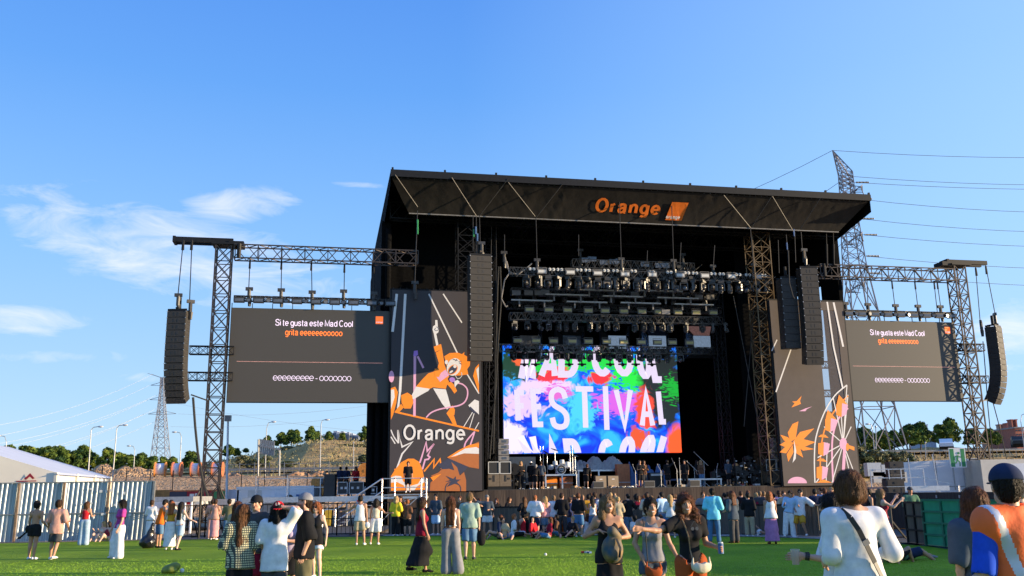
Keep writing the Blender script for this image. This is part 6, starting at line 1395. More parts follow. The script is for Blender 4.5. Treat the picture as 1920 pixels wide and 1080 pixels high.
    if hat:
        kind,hc,brim=hat; c=p.head; u=p.hup; bd=nrm(p.hf*brim) if abs(brim)==1 else p.hf; R=np.stack([p.hside,-p.hf,u],1); G=Field(c-.26,c+.26,.014 if det==0 else .008)
        G.ell(c+u*.040*f-p.hf*.012*f,(.096*f,.114*f,.100*f),.0,R); s_,P=G._sub(G.lo,G.lo+G.n*G.h); G.D[s_]=np.maximum(G.D[s_],-((P-(c+u*.028*f-bd*.01))@nrm(u+bd*.10)))
        if kind=='cap': G.cap(c+u*.028*f+bd*.09*f-p.hside*.03*f,c+u*.006*f+bd*.175*f-p.hside*.02*f,.020*f,.012*f,.01,flat=(u,.4)); G.cap(c+u*.028*f+bd*.09*f+p.hside*.03*f,c+u*.006*f+bd*.175*f+p.hside*.02*f,.020*f,.012*f,.01,flat=(u,.4)); G.box(c+u*.018*f+bd*.13*f,(.065*f,.052*f,.006*f),.005,.008,np.stack([p.hside,nrm(np.cross(u,p.hside)),u],1))
        if kind=='bucket': G.cap(c+u*.02*f,c+u*.0*f,.14*f,.15*f,.01,flat=(u,.15))
        mk('cap',G.mesh(),'cloth_'+hc,T)
    if sun:
        c=p.head; mb=MB()
        for s in (-1,1):
            e=Vector(c+p.hside*s*.033*f+p.hf*.098*f+p.hup*.006*f); mb.cyl(e,e+Vector(p.hf)*.006,.026*f,.026*f,10); mb.bar(e+Vector(p.hside)*s*.02,Vector(c+p.hside*s*.082*f-p.hf*.0*f+p.hup*.010*f),.004)
        mb.bar(Vector(c+p.hf*.104*f+p.hup*.012*f-p.hside*.03),Vector(c+p.hf*.104*f+p.hup*.012*f+p.hside*.03),.004); part(T,'sunglasses',mb,'black_plastic')
    PEO[label]=(T,p); return T
def feet_at(px,py): g=gnd(px,py); return (g.x,g.y,0)
def at_depth(px,Y): d=pray(px,930); return (d.x/d.y*Y,Y,0)
PI=math.pi
def AT(px,Y): return at_depth(px,Y)
DN=((-.12,0,-1),(-.05,-.2,-1)); DNL=((.12,0,-1),(.05,-.2,-1))
person('woman with very long dark brown hair in a green gingham shirt, seen from behind',AT(456,14.0),PI+.25,Pose(1.61,True,armR=((-.2,0,-1),(.1,-.7,-.5)),armL=((.25,-.1,-1),(-.1,-.9,.1)),look=-.3),
  ('gingham',1.0,.14,.075),('pants','black',1.9,.05),hair='chestnut',hs='verylong',det=1,res=.018,seed=1,shoes='white')
person('person with a red baseball cap and oversized white t-shirt, one hand behind the head',AT(520,14.0),PI-.1,Pose(1.64,False,armR=((-.45,.1,.8),(.9,.15,.1),(.9,0,.1)),armL=((.22,0,-1),(-.25,-.6,-.7)),lean=(-.03,0,1),look=-.3),
  ('white',.85,.20,.055),('pants','darkgrey',1.95,.05),hair='black',hs='bob',det=1,res=.018,seed=2,hat=('cap','red',-1),shoes='black')
person('man in a backwards grey cap, black t-shirt and dark cargo shorts, hand in pocket',AT(574,14.4),PI*.5+PI+.25,Pose(1.76,False,armL=((.1,.25,-1),(-.05,-.35,-1)),armR=((-.1,-.1,-1),(.1,-.5,-.8)),look=.1),
  ('black',1.0,.10,.06),('shorts','olive',1.0,.05),hair='brown',hs='buzz',det=2,res=.016,seed=3,hat=('cap','grey',-1),shoes='black',beard=True)
person('young man in a black baseball cap and dark printed t-shirt facing the group',AT(482,15.4),-.5,Pose(1.74,False,armR=((-.2,-.1,-1),(.3,-.8,-.1)),armL=DNL,look=-.4),
  ('darkgrey',1.0,.06,.05),('shorts','maroon',.85,.05),hair='black',hs='short',det=2,res=.018,seed=4,hat=('cap','black',1),shoes='black')
person('person in a pale pink top and black skirt with raised hand, half hidden',AT(547,15.2),-.35,Pose(1.58,True,armR=((-.25,-.2,-.9),(-.05,-.35,.95)),armL=((.2,-.2,-1),(-.5,-.6,.1)),look=.3,nod=.1),
  ('lilac',1.0,.02,.02),('skirt','black',.8,.04),hair='dark',hs='bob',det=1,res=.018,seed=5,shoes='white')
person('red haired woman in sunglasses and black patterned vest, walking behind the grey cap man',AT(594,20.4),-.15,Pose(1.60,True,armL=((.35,.1,-1),(.0,-.1,-1)),armR=DN,legL=((.08,-.15,-1),(.05,.12,-1)),legR=((-.02,.2,-1),(0,.3,-1))),
  ('black',0,.12,.05),('shorts','white',.5,.03),hair='ginger',hs='long',det=1,res=.02,seed=6,sun=True,shoes='white',skin='fair')
person('brown haired woman in a beige top beyond the gingham shirt, seen from behind',AT(447,21.0),PI-.3,Pose(1.62,True,armR=DN,armL=((.3,-.3,-1),(-.3,-.8,.2))),('khaki',1.5,.05,.04),('pants','lightdenim',1.9,.03),hair='auburn',hs='long',det=1,res=.024,seed=7)
person('smiling blonde woman in a long black sleeveless dress holding a patterned backpack',AT(1137,13.2),.12,Pose(1.66,True,armR=((-.62,.12,-.8),(.78,-.55,.35),(.9,-.3,-.2)),armL=((.55,.15,-.85),(-.72,-.62,-.05),(-.9,-.3,.1)),look=-.35,legR=((-.03,-.1,-1),(0,0,-1))),
  ('black',-.2,.10,.012),('skirt','black',1.75,.05,.16),hair='sandy',hs='bob',det=2,res=.014,seed=8,smile=True,skin='tan',shoes='black',palmR=(0,.2,-1),palmL=(0,.2,1),curlR=.55,curlL=.7)
person('smiling dark haired woman in a grey tank top and denim shorts between her two friends',AT(1218,12.7),-.05,Pose(1.62,True,armR=((-.30,-.05,-1),(.42,-.30,-.9),(.3,-.2,-1)),armL=((.30,.0,-1),(.45,-.25,-.9),(.3,-.3,-1)),look=-.3,legR=((-.05,-.12,-1),(0,.05,-1)),legL=((.06,.1,-1),(0,.2,-1))),
  ('grey',0,.02,.012),('shorts','slate',.42,.02),hair='dark',hs='bun',det=2,res=.014,seed=9,smile=True,skin='tan',shoes='white',curlR=.25,curlL=.3)
person('laughing woman with big curly auburn hair in a black t-shirt and rust trousers, pointing',AT(1288,11.5),.2,Pose(1.67,True,armR=((-.88,-.25,-.30),(-.93,-.35,.12),(-.95,-.15,.1)),armL=((.30,.1,-1),(.12,-.75,-.10)),look=.15,lean=(-.03,0,1),head=(-.12,0,1)),
  ('black',.55,-.02,.02),('pants','rust',1.95,.035,.16),hair='auburn',hs='curly_big',det=2,res=.014,seed=10,smile=True,skin='tan',shoes='white',curlR=.55,curlL=.8)
person('tall man with tousled brown hair in a loose white shirt, from behind',AT(1598,7.9),PI+.12,Pose(1.845,False,armR=((-.30,.12,-.95),(-.05,-.9,-.1)),armL=((.10,.08,-1),(-.2,-.9,-.2)),look=.25,head=(.06,0,1),nod=.15),
  ('white',1.6,.16,.035),('pants','slate',1.95,.03),hair='chestnut',hs='shaggy',det=2,res=.012,seed=11,shoes='white',skin='light')
person('dark haired woman in sunglasses and white t-shirt holding a drink, seen from the side',AT(1560,8.9),-PI*.5-.15,Pose(1.66,True,armR=((-.1,-.25,-1),(0,-.95,.05)),armL=((.05,-.3,-1),(-.1,-.9,.15)),look=.0),
  ('white',.9,.10,.055),('shorts','black',.7,.06),hair='dark',hs='bob',det=2,res=.015,seed=12,sun=True,skin='light',shoes='white')
person('man in a black cap and orange high visibility vest over a blue t-shirt, from behind',AT(1891,6.1),PI+.25,Pose(1.84,False,armL=((.20,.0,-1),(.35,-.5,-.75)),armR=((-.1,-.5,-.9),(.3,-.6,.75)),look=.45),
  ('royal',.95,.10,.015),('pants','grey',1.95,.03),hair='dark',hs='buzz',det=2,res=.013,seed=13,hat=('cap','navy',1),skin='light',shoes='black')
person('woman with wavy reddish brown hair in a dark teal t-shirt, from behind',AT(1826,8.2),PI,Pose(1.69,True,armL=((.12,0,-1),(.02,-.05,-1)),armR=((-.22,.0,-1),(.1,-.1,-1))),
  ('slate',.95,.0,.055),('pants','grey',1.95,.03),hair='auburn',hs='bob',det=2,res=.015,seed=14,skin='light',shoes='white')
person('dark haired woman at the right edge of the photo looking left past the vest',AT(1912,15.0),.2,Pose(1.76,True,look=-.2),('black',1,.0,.03),('pants','black',1.9,.02),hair='dark',hs='long',det=1,res=.024,seed=15,skin='fair')
person('woman with long light brown hair in a dark dress photographing with a raised phone',AT(1652,25.0),-PI*.5-PI-.1,Pose(1.68,True,armR=((-.05,-.75,-.45),(0,-.75,.65)),armL=((.05,-.8,-.35),(0,-.6,.8)),legL=((.05,-.45,-1),(0,.35,-1)),nod=-.1),
  ('wine',-.1,.02,.02),('skirt','wine',.45,.05),hair='sandy',hs='long',det=1,res=.022,seed=16,skin='fair',shoes='black')
person('woman in a maroon halter top and long black skirt walking with her skirt blown back',feet_at(790,1073),-PI*.5-PI+.25,Pose(1.66,True,armR=((-.10,-.1,-1),(0,-.35,-1)),armL=((.1,.1,-1),(.05,-.3,-1)),legR=((0,-.2,-1),(0,0,-1)),legL=((0,.25,-1),(0,.5,-1))),
  ('maroon',-.1,.06,.03),('skirt','black',1.85,.16),hair='brown',hs='long',det=1,res=.02,seed=20,skin='tan',shoes='black')
person('woman with very long auburn hair, white crop top and wide grey trousers, from behind',feet_at(845,1076),PI+.1,Pose(1.66,True,armL=((.1,.0,-1),(.02,-.15,-1)),armR=((-.1,.05,-1),(0,-.3,-1)),legR=((-.12,.1,-1),(-.1,.05,-1)),look=.2),
  ('white',0,-.16,.02),('pants','grey',1.98,.075,.12),hair='auburn',hs='verylong',det=1,res=.02,seed=21,skin='light',shoes='white')
person('man in a sage green t-shirt and denim shorts carrying a black backpack by his side',feet_at(881,1049),PI,Pose(1.75,False,armL=((.2,0,-1),(.05,-.1,-1)),armR=((-.2,0,-1),(-.05,-.05,-1)),legL=((.05,.1,-1),(0,.25,-1))),
  ('sage',1.0,.10,.05),('shorts','denim',.95,.045),hair='sandy',hs='short',det=1,res=.022,seed=22,skin='light',shoes='darkgrey')
person('bare backed woman in black shorts with a black bag, walking on the far left',feet_at(60,1049),PI-.15,Pose(1.70,True,armL=((.25,-.1,-1),(-.05,-.2,-1)),armR=((-.3,.1,-.9),(-.2,-.5,-.5)),legR=((-.02,.08,-1),(0,.1,-1))),
  None,('shorts','black',.42,.045,.14),hair='dark',hs='bun',det=1,res=.022,seed=23,skin='tan',shoes='white')
person('man in a salmon t-shirt and dark shorts walking away beside the bare backed woman',feet_at(101,1049),PI,Pose(1.72,False,armR=((-.35,.0,-1),(-.05,-.5,-.8)),armL=((.35,0,-1),(.05,-.5,-.8)),legR=((0,.1,-1),(0,.45,-1))),
  ('salmon',1.0,.16,.055),('shorts','darkgrey',.85,.045),hair='brown',hs='short',det=1,res=.022,seed=24,skin='tan',shoes='white')
person('woman in a tied red top and wide blue jeans near the corrugated fence',feet_at(156,1022),PI,Pose(1.66,True,armR=((-.3,-.1,-1),(.1,-.8,.1)),armL=((.3,-.1,-1),(-.1,-.8,.2)),nod=.4),
  ('red',-.1,-.12,.012),('pants','lightdenim',1.98,.07,.16),hair='chestnut',hs='long',res=.028,seed=25,skin='tan')
person('woman in a magenta t-shirt and loose white trousers standing in profile to the left',feet_at(220,1047),-.9,Pose(1.70,True,armL=((.12,-.1,-1),(-.05,-.35,-.9)),armR=((-.1,-.2,-1),(0,-.5,-.8)),legR=((-.02,-.28,-1),(0,.1,-1)),lean=(0,.06,1)),
  ('magenta',.5,.0,.03),('pants','white',1.98,.085,.12),hair='dark',hs='long',det=1,res=.022,seed=26,skin='light')
person('worker in an orange vest and black cap with a rubbish bag',feet_at(297,1027),PI-.75,Pose(1.70,False,lean=(0,-.18,1),armR=((-.4,-.3,-.8),(-.2,-.2,-.9)),armL=((.2,-.6,-.6),(.1,-.8,.2)),nod=.3),
  ('orange',0,.08,.05),('shorts','denim',.95,.03),hair='dark',hs='short',res=.028,seed=27,hat=('cap','black',1),skin='tan',shoes='black')
person('woman in a yellow top and long white skirt with ginger hair near the worker',feet_at(317,1031),PI,Pose(1.62,True,armL=((.3,-.2,-1),(.2,-.7,-.3)),armR=((-.4,-.5,-.6),(-.1,-.9,0))),
  ('mustard',0,-.12,.015),('skirt','white',1.9,.07),hair='ginger',hs='long',res=.028,seed=28,skin='fair')
person('woman with very long dark hair and pale denim shorts stepping right by the fence end',feet_at(335,1031),PI-.5,Pose(1.62,True,armR=((-.5,-.2,-.8),(-.6,-.5,-.4)),armL=DNL,legL=((.12,-.3,-1),(.1,.2,-1)),legR=((-.1,.2,-1),(0,.3,-1))),
  ('white',0,.0,.02),('shorts','lightdenim',.9,.035),hair='dark',hs='verylong',res=.028,seed=29,skin='fair',shoes='black')
person('young man in a white vest and grey shorts with one arm around his companion',feet_at(674,1022),PI,Pose(1.72,False,armL=((.7,-.2,-.55),(.8,.2,-.1)),armR=((-.15,0,-1),(-.1,.1,-1)),legR=((-.12,0,-1),(-.1,.05,-1))),
  ('white',0,.08,.04),('shorts','khaki',.85,.045),hair='dark',hs='short',res=.026,seed=30,skin='tan')
person('person in a cream crop top and white shorts embraced by a companion',feet_at(704,1021),PI,Pose(1.60,True,armR=((-.5,-.2,-.6),(-.7,.2,.0)),armL=((.2,0,-1),(0,-.3,-1)),legL=((.16,0,-1),(.1,.05,-1))),
  ('cream',0,-.1,.03),('shorts','white',.95,.06),hair='dark',hs='bob',res=.026,seed=31,skin='tan')
person('man in a dark polo and white shorts waving with a raised arm before the barrier',feet_at(914,1003),0,Pose(1.66,False,armR=((-.75,-.1,.10),(-.55,-.1,.8)),armL=((.25,.1,-1),(-.5,-.7,-.1)),legR=((-.12,0,-1),(-.05,.03,-1)),legL=((.12,0,-1),(.05,.03,-1))),
  ('slate',1.0,.05,.035),('shorts','white',.75,.05),hair='grey',hs='buzz',det=1,res=.028,seed=32,skin='tan')
person('man in a bright turquoise shirt and blue jeans standing with his back to the camera',feet_at(1341,1019),PI-.3,Pose(1.78,False,armR=((-.3,0,-1),(.2,-.8,-.1)),armL=((.3,.05,-1),(0,-.8,-.2)),look=-.5,legR=((-.08,0,-1),(-.03,.03,-1)),legL=((.1,0,-1),(.06,.03,-1))),
  ('cyan',1.55,.16,.06),('pants','jeansblue',1.95,.02),hair='dark',hs='buzz',det=1,res=.024,seed=33,skin='tan',shoes='black')
person('woman in a dark outfit with long auburn hair beside the turquoise shirted man',feet_at(1378,1018),PI+.5,Pose(1.68,True,armR=((-.2,-.2,-1),(.3,-.7,.3)),armL=((.15,0,-1),(-.1,-.7,-.2))),('slate',1.2,.14,.06),('pants','darkgrey',1.9,.04),hair='auburn',hs='long',res=.026,seed=34,skin='light',shoes='brown')
person('woman with curly hair, loose white top and long pink skirt standing near the barrier',feet_at(1449,1020),PI-.1,Pose(1.64,True,armL=((.1,0,-1),(.05,-.2,-1)),armR=((-.1,-.1,-1),(.05,-.5,-.8)),look=.2),('white',0,.06,.07),('skirt','plum',1.95,.10),hair='ginger',hs='bob',res=.026,seed=35,skin='tan',shoes='brown')
person('person in a light blue shirt and pale trousers leaning against the barrier',feet_at(1483,1008),-.5,Pose(1.66,False,lean=(.18,.05,1),armR=((-.2,-.3,-1),(.3,-.8,.3)),armL=((.4,.2,-.9),(.1,-.8,.2)),nod=.3,legR=((-.15,-.1,-1),(-.1,0,-1))),('lightblue',1.0,.0,.04),('pants','white',1.9,.05),hair='brown',hs='short',res=.028,seed=36,skin='tan')
person('man in sunglasses, white shirt and mustard shorts leaning on the barrier with a foot up',feet_at(1503,1008),-.5,Pose(1.74,False,lean=(.12,.12,1),armL=((.7,.2,-.6),(.5,-.2,-.1)),armR=((-.3,0,-1),(.3,-.6,-.5)),legR=((-.2,-.15,-1),(-.05,.15,-1)),legL=((.1,-.45,-.9),(.15,.5,-.9))),('white',1.0,.12,.06),('shorts','mustard',.9,.04),hair='dark',hs='short',res=.028,seed=37,sun=True,skin='tan')
person('person in a yellow t-shirt with light hair standing under the scaffold platform',feet_at(742,1005),PI-.2,Pose(1.68,True,armR=((-.3,0,-1),(.2,-.8,.2)),armL=((.25,0,-1),(-.2,-.8,.3))),('yellow',1.0,.06,.05),('pants','black',1.9,.03),hair='blond',hs='bob',res=.03,seed=38)
person('man in a dark patterned shirt and light blue shorts standing before the stage skirt',feet_at(817,1003),-.3,Pose(1.74,False,armR=((-.3,.1,-1),(.4,-.6,-.3)),armL=((.2,0,-1),(0,-.4,-.9))),('slate',1.0,.05,.03),('shorts','lightblue',.85,.035),hair='dark',hs='short',res=.03,seed=39,skin='tan')
def stage_person(px,label,rz,pose,v,z,**k):
    u,_=stg(px,905,v); p=SP(u,v,z); return person(label,(p.x,p.y,z),rz,pose,res=.032,**k)
stage_person(765,'person in black standing on the scaffold platform before the orange drawing',.1,Pose(1.78,False,legR=((-.05,0,-1),(0,0,-1)),legL=((.05,-.1,-1),(0,.2,-1))),-1.6,DH-.1,top=('black',1,.06,.02),bottom=('shorts','black',.95,.03),hair='black',hs='short',seed=50,skin='tan')
CREW=[(977,'blond crew member in black with folded arms, left of the drum riser group',.4,2.2,('black','pants','black'),'blond'),(996,'crew member with a white cap in the group left of the drums',2.6,2.4,('black','shorts','black'),'dark'),(1003,'crouching grey haired crew member in front of the drum riser group',2.9,1.9,('black','shorts','black'),'grey'),(1015,'crew member in dark grey shirt and shorts next to the drum riser',3.0,2.2,('slate','shorts','black'),'brown'),
  (1099,'crew member in shorts bending over in front of the guitar cabinets',2.8,2.0,('black','shorts','black'),'auburn'),(1201,'crew member in black with folded arms near the blue sheet',.2,1.9,('black','shorts','black'),'brown'),(1209,'crew member just behind the folded arms one near the blue sheet',.4,2.6,('brown','pants','darkgrey'),'brown'),(1253,'crew member in black t-shirt with a white back print, hand to the head',3.1,2.2,('black','shorts','black'),'dark'),
  (1285,'bearded crew member in black standing alone right of the centre',-.3,1.8,('black','pants','black'),'black'),(1316,'blond crew member at the low table behind the microphone stands',.2,3.0,('brown','pants','denim'),'blond'),(1309,'dark crew member beside the blond one at the low table',.6,3.2,('black','pants','black'),'dark'),(1367,'crew member in dark clothes next to the black equipment pile',.3,2.4,('slate','shorts','black'),'grey')]
for i,(px,lb,rz,v,(tc_,bk,bc),hr) in enumerate(CREW):
    bend=('bending' in lb or 'crouching' in lb); P_=Pose(1.76 if not bend else 1.7,'blond' in lb,lean=(.0,-.65,.75) if bend else (0,0,1),armR=((-.2,-.2,-1),(.5,-.8,.1)) if 'folded' in lb else ((-.15,-.1,-1),(0,-.4,-.9)) if 'hand to' not in lb else ((-.5,-.1,.3),(.3,-.2,.9)),armL=((.2,-.2,-1),(-.5,-.8,.1)) if 'folded' in lb or i%3==0 else ((.15,0,-1),(0,-.2,-1)))
    stage_person(px,lb,rz,P_,v,DH,top=(tc_,1,.06,.03),bottom=(bk,bc,1.9 if bk=='pants' else .9,.03),hair=hr,hs='short' if 'blond' not in lb else 'bob',seed=60+i,skin='tan',hat=('cap','white',1) if 'white cap' in lb else None)
for i,(px,c,lb) in enumerate(((638,'navy','person in navy blue beside the tall black speaker, beyond the road cases'),(649,'navy','second person in navy blue beyond the road cases, slightly larger'),(667,'red','dark haired person in a red top beyond the road cases'))):
    p=atY(px,903,64); person(lb,(p.x,64,p.z-.72),PI if i<2 else 0,Pose(1.7,i==2,armR=((-.3,0,-1),(.2,-.7,0))),(c,1,.05,.03),('pants','black',1.9,.02),hair='dark',hs='short' if i<2 else 'bob',res=.045,seed=80+i,skin='tan',shoes=None)
rr=random.Random(41)
TOPS=['white','black','navy','grey','black','brown','slate','red','lightblue','khaki','maroon','darkgrey','black','pink','black','lilac','mustard','darkgrey','navy']; BOT=['denim','black','jeansblue','white','khaki','darkgrey','lightdenim','black']
HAIRS=['brown','dark','black','chestnut','blond','ginger','auburn','sandy']; HN={'brown':'brown','dark':'dark','black':'black','chestnut':'chestnut','blond':'blond','ginger':'ginger','auburn':'auburn','sandy':'light brown'}
CN={'darkgrey':'dark grey','lightblue':'light blue','slate':'slate blue','lightdenim':'pale denim','jeansblue':'blue jeans cloth'}
crowd=[]
def standing(px,Y,**k): crowd.append(('s',px,Y,k))
standing(1038,39.5,top='white',bot='black',back=True,w=False); standing(1003,38.2,top='white',bot='navy',back=True,w=False,fat=True); standing(1022,38.6,top='pink',bot='denim',back=True,w=True,hair='blond',hs='long'); standing(983,40,top='black',bot='black',back=True,w=True)
standing(1084,37.6,top='black',bot='jeansblue',back=True,w=False,H=1.78); standing(1110,38.8,top='white',bot='denim',back=True,w=True,hair='dark',hs='long'); standing(1158,37.5,top='khaki',bot='khaki',back=True,w=True,hair='blond'); standing(1177,38.2,top='black',bot='denim',back=True,w=False); standing(1212,38,top='cream',bot='khaki',back=True,w=False)
standing(1256,35.8,top='white',bot='jeansblue',back=True,w=True,hair='blond',hs='long'); standing(1240,38,top='lightblue',bot='denim',back=True,w=False); standing(1318,38,top='grey',bot='grey',back=False,w=False,H=1.76); standing(1402,36,top='black',bot='khaki',back=True,w=False,H=1.7); standing(1376,39,top='darkgrey',bot='black',back=True,w=True)
for k in range(60):
    px=rr.uniform(1042,1440) if k<51 else rr.uniform(1440,1560); standing(px,rr.uniform(39.2,43.5) if px<1440 else rr.uniform(38.2,41),top=rr.choice(TOPS),bot=rr.choice(BOT),back=rr.random()<.8,w=rr.random()<.55)
for px,Y in ((862,41),(878,42.5),(898,43),(751,41.5),(764,41.2),(931,43.5),(955,44)): standing(px,Y,top=rr.choice(['black','brown','darkgrey']),bot='black',back=rr.random()<.5,w=rr.random()<.5)
def sitting(px,Y,**k): crowd.append(('g',px,Y,k))
for k,(px,c) in enumerate([(945,'khaki'),(962,'white'),(979,'red'),(1000,'red'),(1012,'navy'),(1027,'maroon'),(1045,'brown'),(1053,'orange'),(1068,'black'),(966,'brown'),(936,'navy'),(1088,'grey'),(1118,'pink'),(1132,'olive'),(1170,'sage'),(1190,'white'),(1205,'olive'),(1225,'red'),(1240,'grey'),(1305,'white'),(1318,'grey'),(1360,'maroon'),(1362,'black'),(1392,'black'),(1410,'maroon'),(1422,'black'),(1432,'pink'),(1380,'white'),(1152,'darkgrey'),(1098,'white')]):
    sitting(px,36.8+(k*7%5)*.75,top=c,bot=rr.choice(BOT),w=rr.random()<.6)
used={}
cr=[]
for typ,px,Y,k in crowd:
    hair=k.get('hair') or rr.choice(HAIRS); w=k['w']; hs=k.get('hs') or (rr.choice(['long','bob','pony','bun','long']) if w else rr.choice(['short','buzz','short'])); back=k.get('back',rr.random()<.5)
    cr.append((px,typ,Y,k,hair,w,hs,back))
cr.sort(key=lambda t:t[0])
for i,(px,typ,Y,k,hair,w,hs,back) in enumerate(cr):
    a=CN.get(k['top'],k['top']); who='woman' if w else 'man'
    base=f"{who} with {HN[hair]} hair, {a} top, {'seated on the turf' if typ=='g' else 'standing in the crowd'}"
    used[base]=used.get(base,0)+1; key=base
cntr={}
for i,(px,typ,Y,k,hair,w,hs,back) in enumerate(cr):
    a=CN.get(k['top'],k['top']); who='woman' if w else 'man'; base=f"{who} with {HN[hair]} hair, {a} top, {'seated on the turf' if typ=='g' else 'standing in the crowd'}"
    lb=base
    if used[base]>1: cntr[base]=cntr.get(base,0)+1; lb=base+f", {ORD[cntr[base]-1]} from the left"
    r=rr; H=(k.get('H') or (r.uniform(1.58,1.68) if w else r.uniform(1.68,1.80)))*.945; x,y,_=AT(px,Y)
    if typ=='s':
        am=r.choice([(((-.15,0,-1),(0,-.3,-1)),((.15,0,-1),(0,-.3,-1))),(((-.3,0,-1),(.3,-.8,.1)),((.3,0,-1),(-.3,-.8,.1))),(((-.15,0,-1),(0,-.3,-1)),((.3,-.2,-1),(-.2,-.7,.7))),(((-.5,.1,-.8),(.6,-.2,-.6)),((.5,.1,-.8),(-.6,-.2,-.6)))])
        P_=Pose(H,w,armR=am[0],armL=am[1],look=r.uniform(-.7,.7),twist=0,legR=((-.06-r.random()*.06,0,-1),(0,.03,-1)),legL=((.06+r.random()*.06,-r.random()*.1,-1),(0,.05,-1)))
        b=k['bot']; kind=r.choice(['pants','shorts','pants']) if not w else r.choice(['pants','shorts','skirt','pants'])
        person(lb,(x,y,0),(PI if back else 0)+r.uniform(-.6,.6),P_,(k['top'],r.choice([1,1,1,0]) if w else 1,r.choice([.0,.08,.12]),.05 if not k.get('fat') else .09),(kind,b,1.9 if kind=='pants' else .85,.04),hair=hair,hs=hs,res=.036,seed=100+i,skin=r.choice(['tan','light','tan','light']),shoes=r.choice(['white','black']),group='crowd standing before the stage')
    else:
        s=r.choice([-1,1]); P_=Pose(H,w,pel=(0,0,.10),ground=False,lean=(s*.12,r.uniform(-.15,.25),1),armR=((-.3,r.uniform(-.4,.3),-1),(.1,-.6,-.5)),armL=((.3,r.uniform(-.4,.3),-1),(-.1,-.6,-.5)),look=r.uniform(-.8,.8),
            legR=((-.45,-.75,.35 if r.random()<.6 else .05),(.25,-.55,-.6 if r.random()<.6 else -.1)),legL=((.45,-.75,.45 if r.random()<.5 else .05),(-.4,-.6,-.55)))
        person(lb,(x,y,0.02),r.uniform(-PI,PI),P_,(k['top'],1 if r.random()<.7 else 0,.02,.03),(r.choice(['pants','shorts']),k['bot'],.9,.03),hair=hair,hs=hs,res=.036,seed=200+i,skin=r.choice(['tan','light']),shoes=r.choice(['white','black']),group='people sitting on the turf before the barrier')
RB=[(1528,38,'navy','dark','tall man in a navy shirt behind the barrier, right of the leaning man'),(1546,37,'lilac','auburn','person in a lilac shirt behind the barrier near the sunglasses woman'),(1540,39,'lightblue','brown','person in a light blue shirt behind the barrier'),(1560,37.5,'cream','blond','blond person behind the barrier just left of the tousled man'),(1578,38,'pink','brown','person in pink hidden behind the tousled brown hair')]
for i,(px,Y,c,hr,lb) in enumerate(RB): person(lb,AT(px,Y),PI+i,Pose(1.70+.02*i,i%2==1,look=.4),(c,1,.06,.04),('pants','denim',1.9,.03),hair=hr,hs='short',res=.036,seed=300+i,skin='tan')
person('man in black leaning on the barrier right of the tousled brown hair',AT(1629,32),PI*.5+PI,Pose(1.68,False,look=0),('black',0,.06,.03),('pants','black',1.9,.02),hair='black',hs='short',res=.032,seed=310,skin='tan')
person('man in a green t-shirt and cap behind the barrier beside the stacked speakers',AT(1707,33),0,Pose(1.72,False,armR=((-.2,-.1,-1),(.4,-.7,.1)),armL=((.4,.0,-1),(.1,-.2,-1))),('green',1,.05,.05),('pants','black',1.9,.02),hair='black',hs='buzz',res=.03,seed=311,hat=('cap','darkgrey',1),skin='tan')
P_=Pose(1.75,False,pel=(0,0,.12),ground=False,lean=(0,.75,.5),armR=((-.4,.3,-.7),(.2,-.2,-.5)),armL=((.4,.3,-.7),(-.2,-.2,-.5)),legR=((-.15,-1,.25),(0,-.7,-.5)),legL=((.15,-1,.05),(0,-1,-.1)))
person('man in a dark green t-shirt reclining on the turf below the photographing woman',AT(1680,23.2),PI*.55,P_,('green',1,.05,.04),('shorts','navy',.9,.04),hair='dark',hs='short',det=0,res=.028,seed=312,skin='tan',shoes='grey')
for i,(px,Y,c,rz,lb) in enumerate(((1662,22.5,'black',2.2,'person in black shorts sitting hidden behind the loose white shirt'),)):
    person(lb,AT(px,Y),rz,Pose(1.7,True,pel=(0,0,.11),ground=False,lean=(0,.3,1),legR=((-.3,-.8,.5),(.1,-.5,-.7)),legL=((.3,-.8,.4),(-.1,-.6,-.6))),(c,1,.02,.03),('shorts','black',.8,.03),hair='dark',hs='bob',res=.032,seed=320+i,skin='tan')
for i,(px,py,c,bc,hr,lb) in enumerate(((200,1015,'wine','khaki','brown','woman sitting by the corrugated fence right of the shadow, in a wine top'),(190,1014,'cream','white','blond','blond child like figure sitting against the corrugated fence'),)):
    person(lb,feet_at(px,py),-.6,Pose(1.5,True,pel=(0,0,.11),ground=False,lean=(0,.1,1),armR=((-.2,-.5,-.5),(.1,-.6,.5)),legR=((-.3,-.7,.55),(.1,-.4,-.8)),legL=((.3,-.7,.5),(-.1,-.4,-.8))),(c,0,.02,.02),('shorts',bc,.9,.02),hair=hr,hs='bob',res=.034,seed=330+i,skin='fair')
for i,(px,Y,top,bk,bc,hr,hs,lb) in enumerate(((405,40.2,'salmon','skirt','pink','brown','bun','woman in a long dusty pink dress at the fence by the left tower'),(400,41,'salmon','pants','salmon','brown','short','person half hidden behind the dusty pink dress'),(431,39.5,'camo','pants','denim','dark','short','person in a dark patterned jacket at the fence left of the gingham woman'),(322,40.8,'cream','pants','black','dark','short','person reaching out behind the worker with the rubbish bag'),(286,40.8,'white','skirt','white','brown','short','white clad person hidden behind the worker at the fence end'))):
    person(lb,AT(px,Y),PI,Pose(1.66,i in(0,4),armR=((-.3,0,-1),(.2,-.8,.3)),armL=((.3,-.2,-1),(.2,-.8,.3))),(top,1 if i else 0,.05,.03),(bk,bc,1.9,.05),hair=hr,hs=hs,res=.034,seed=340+i,skin='tan')
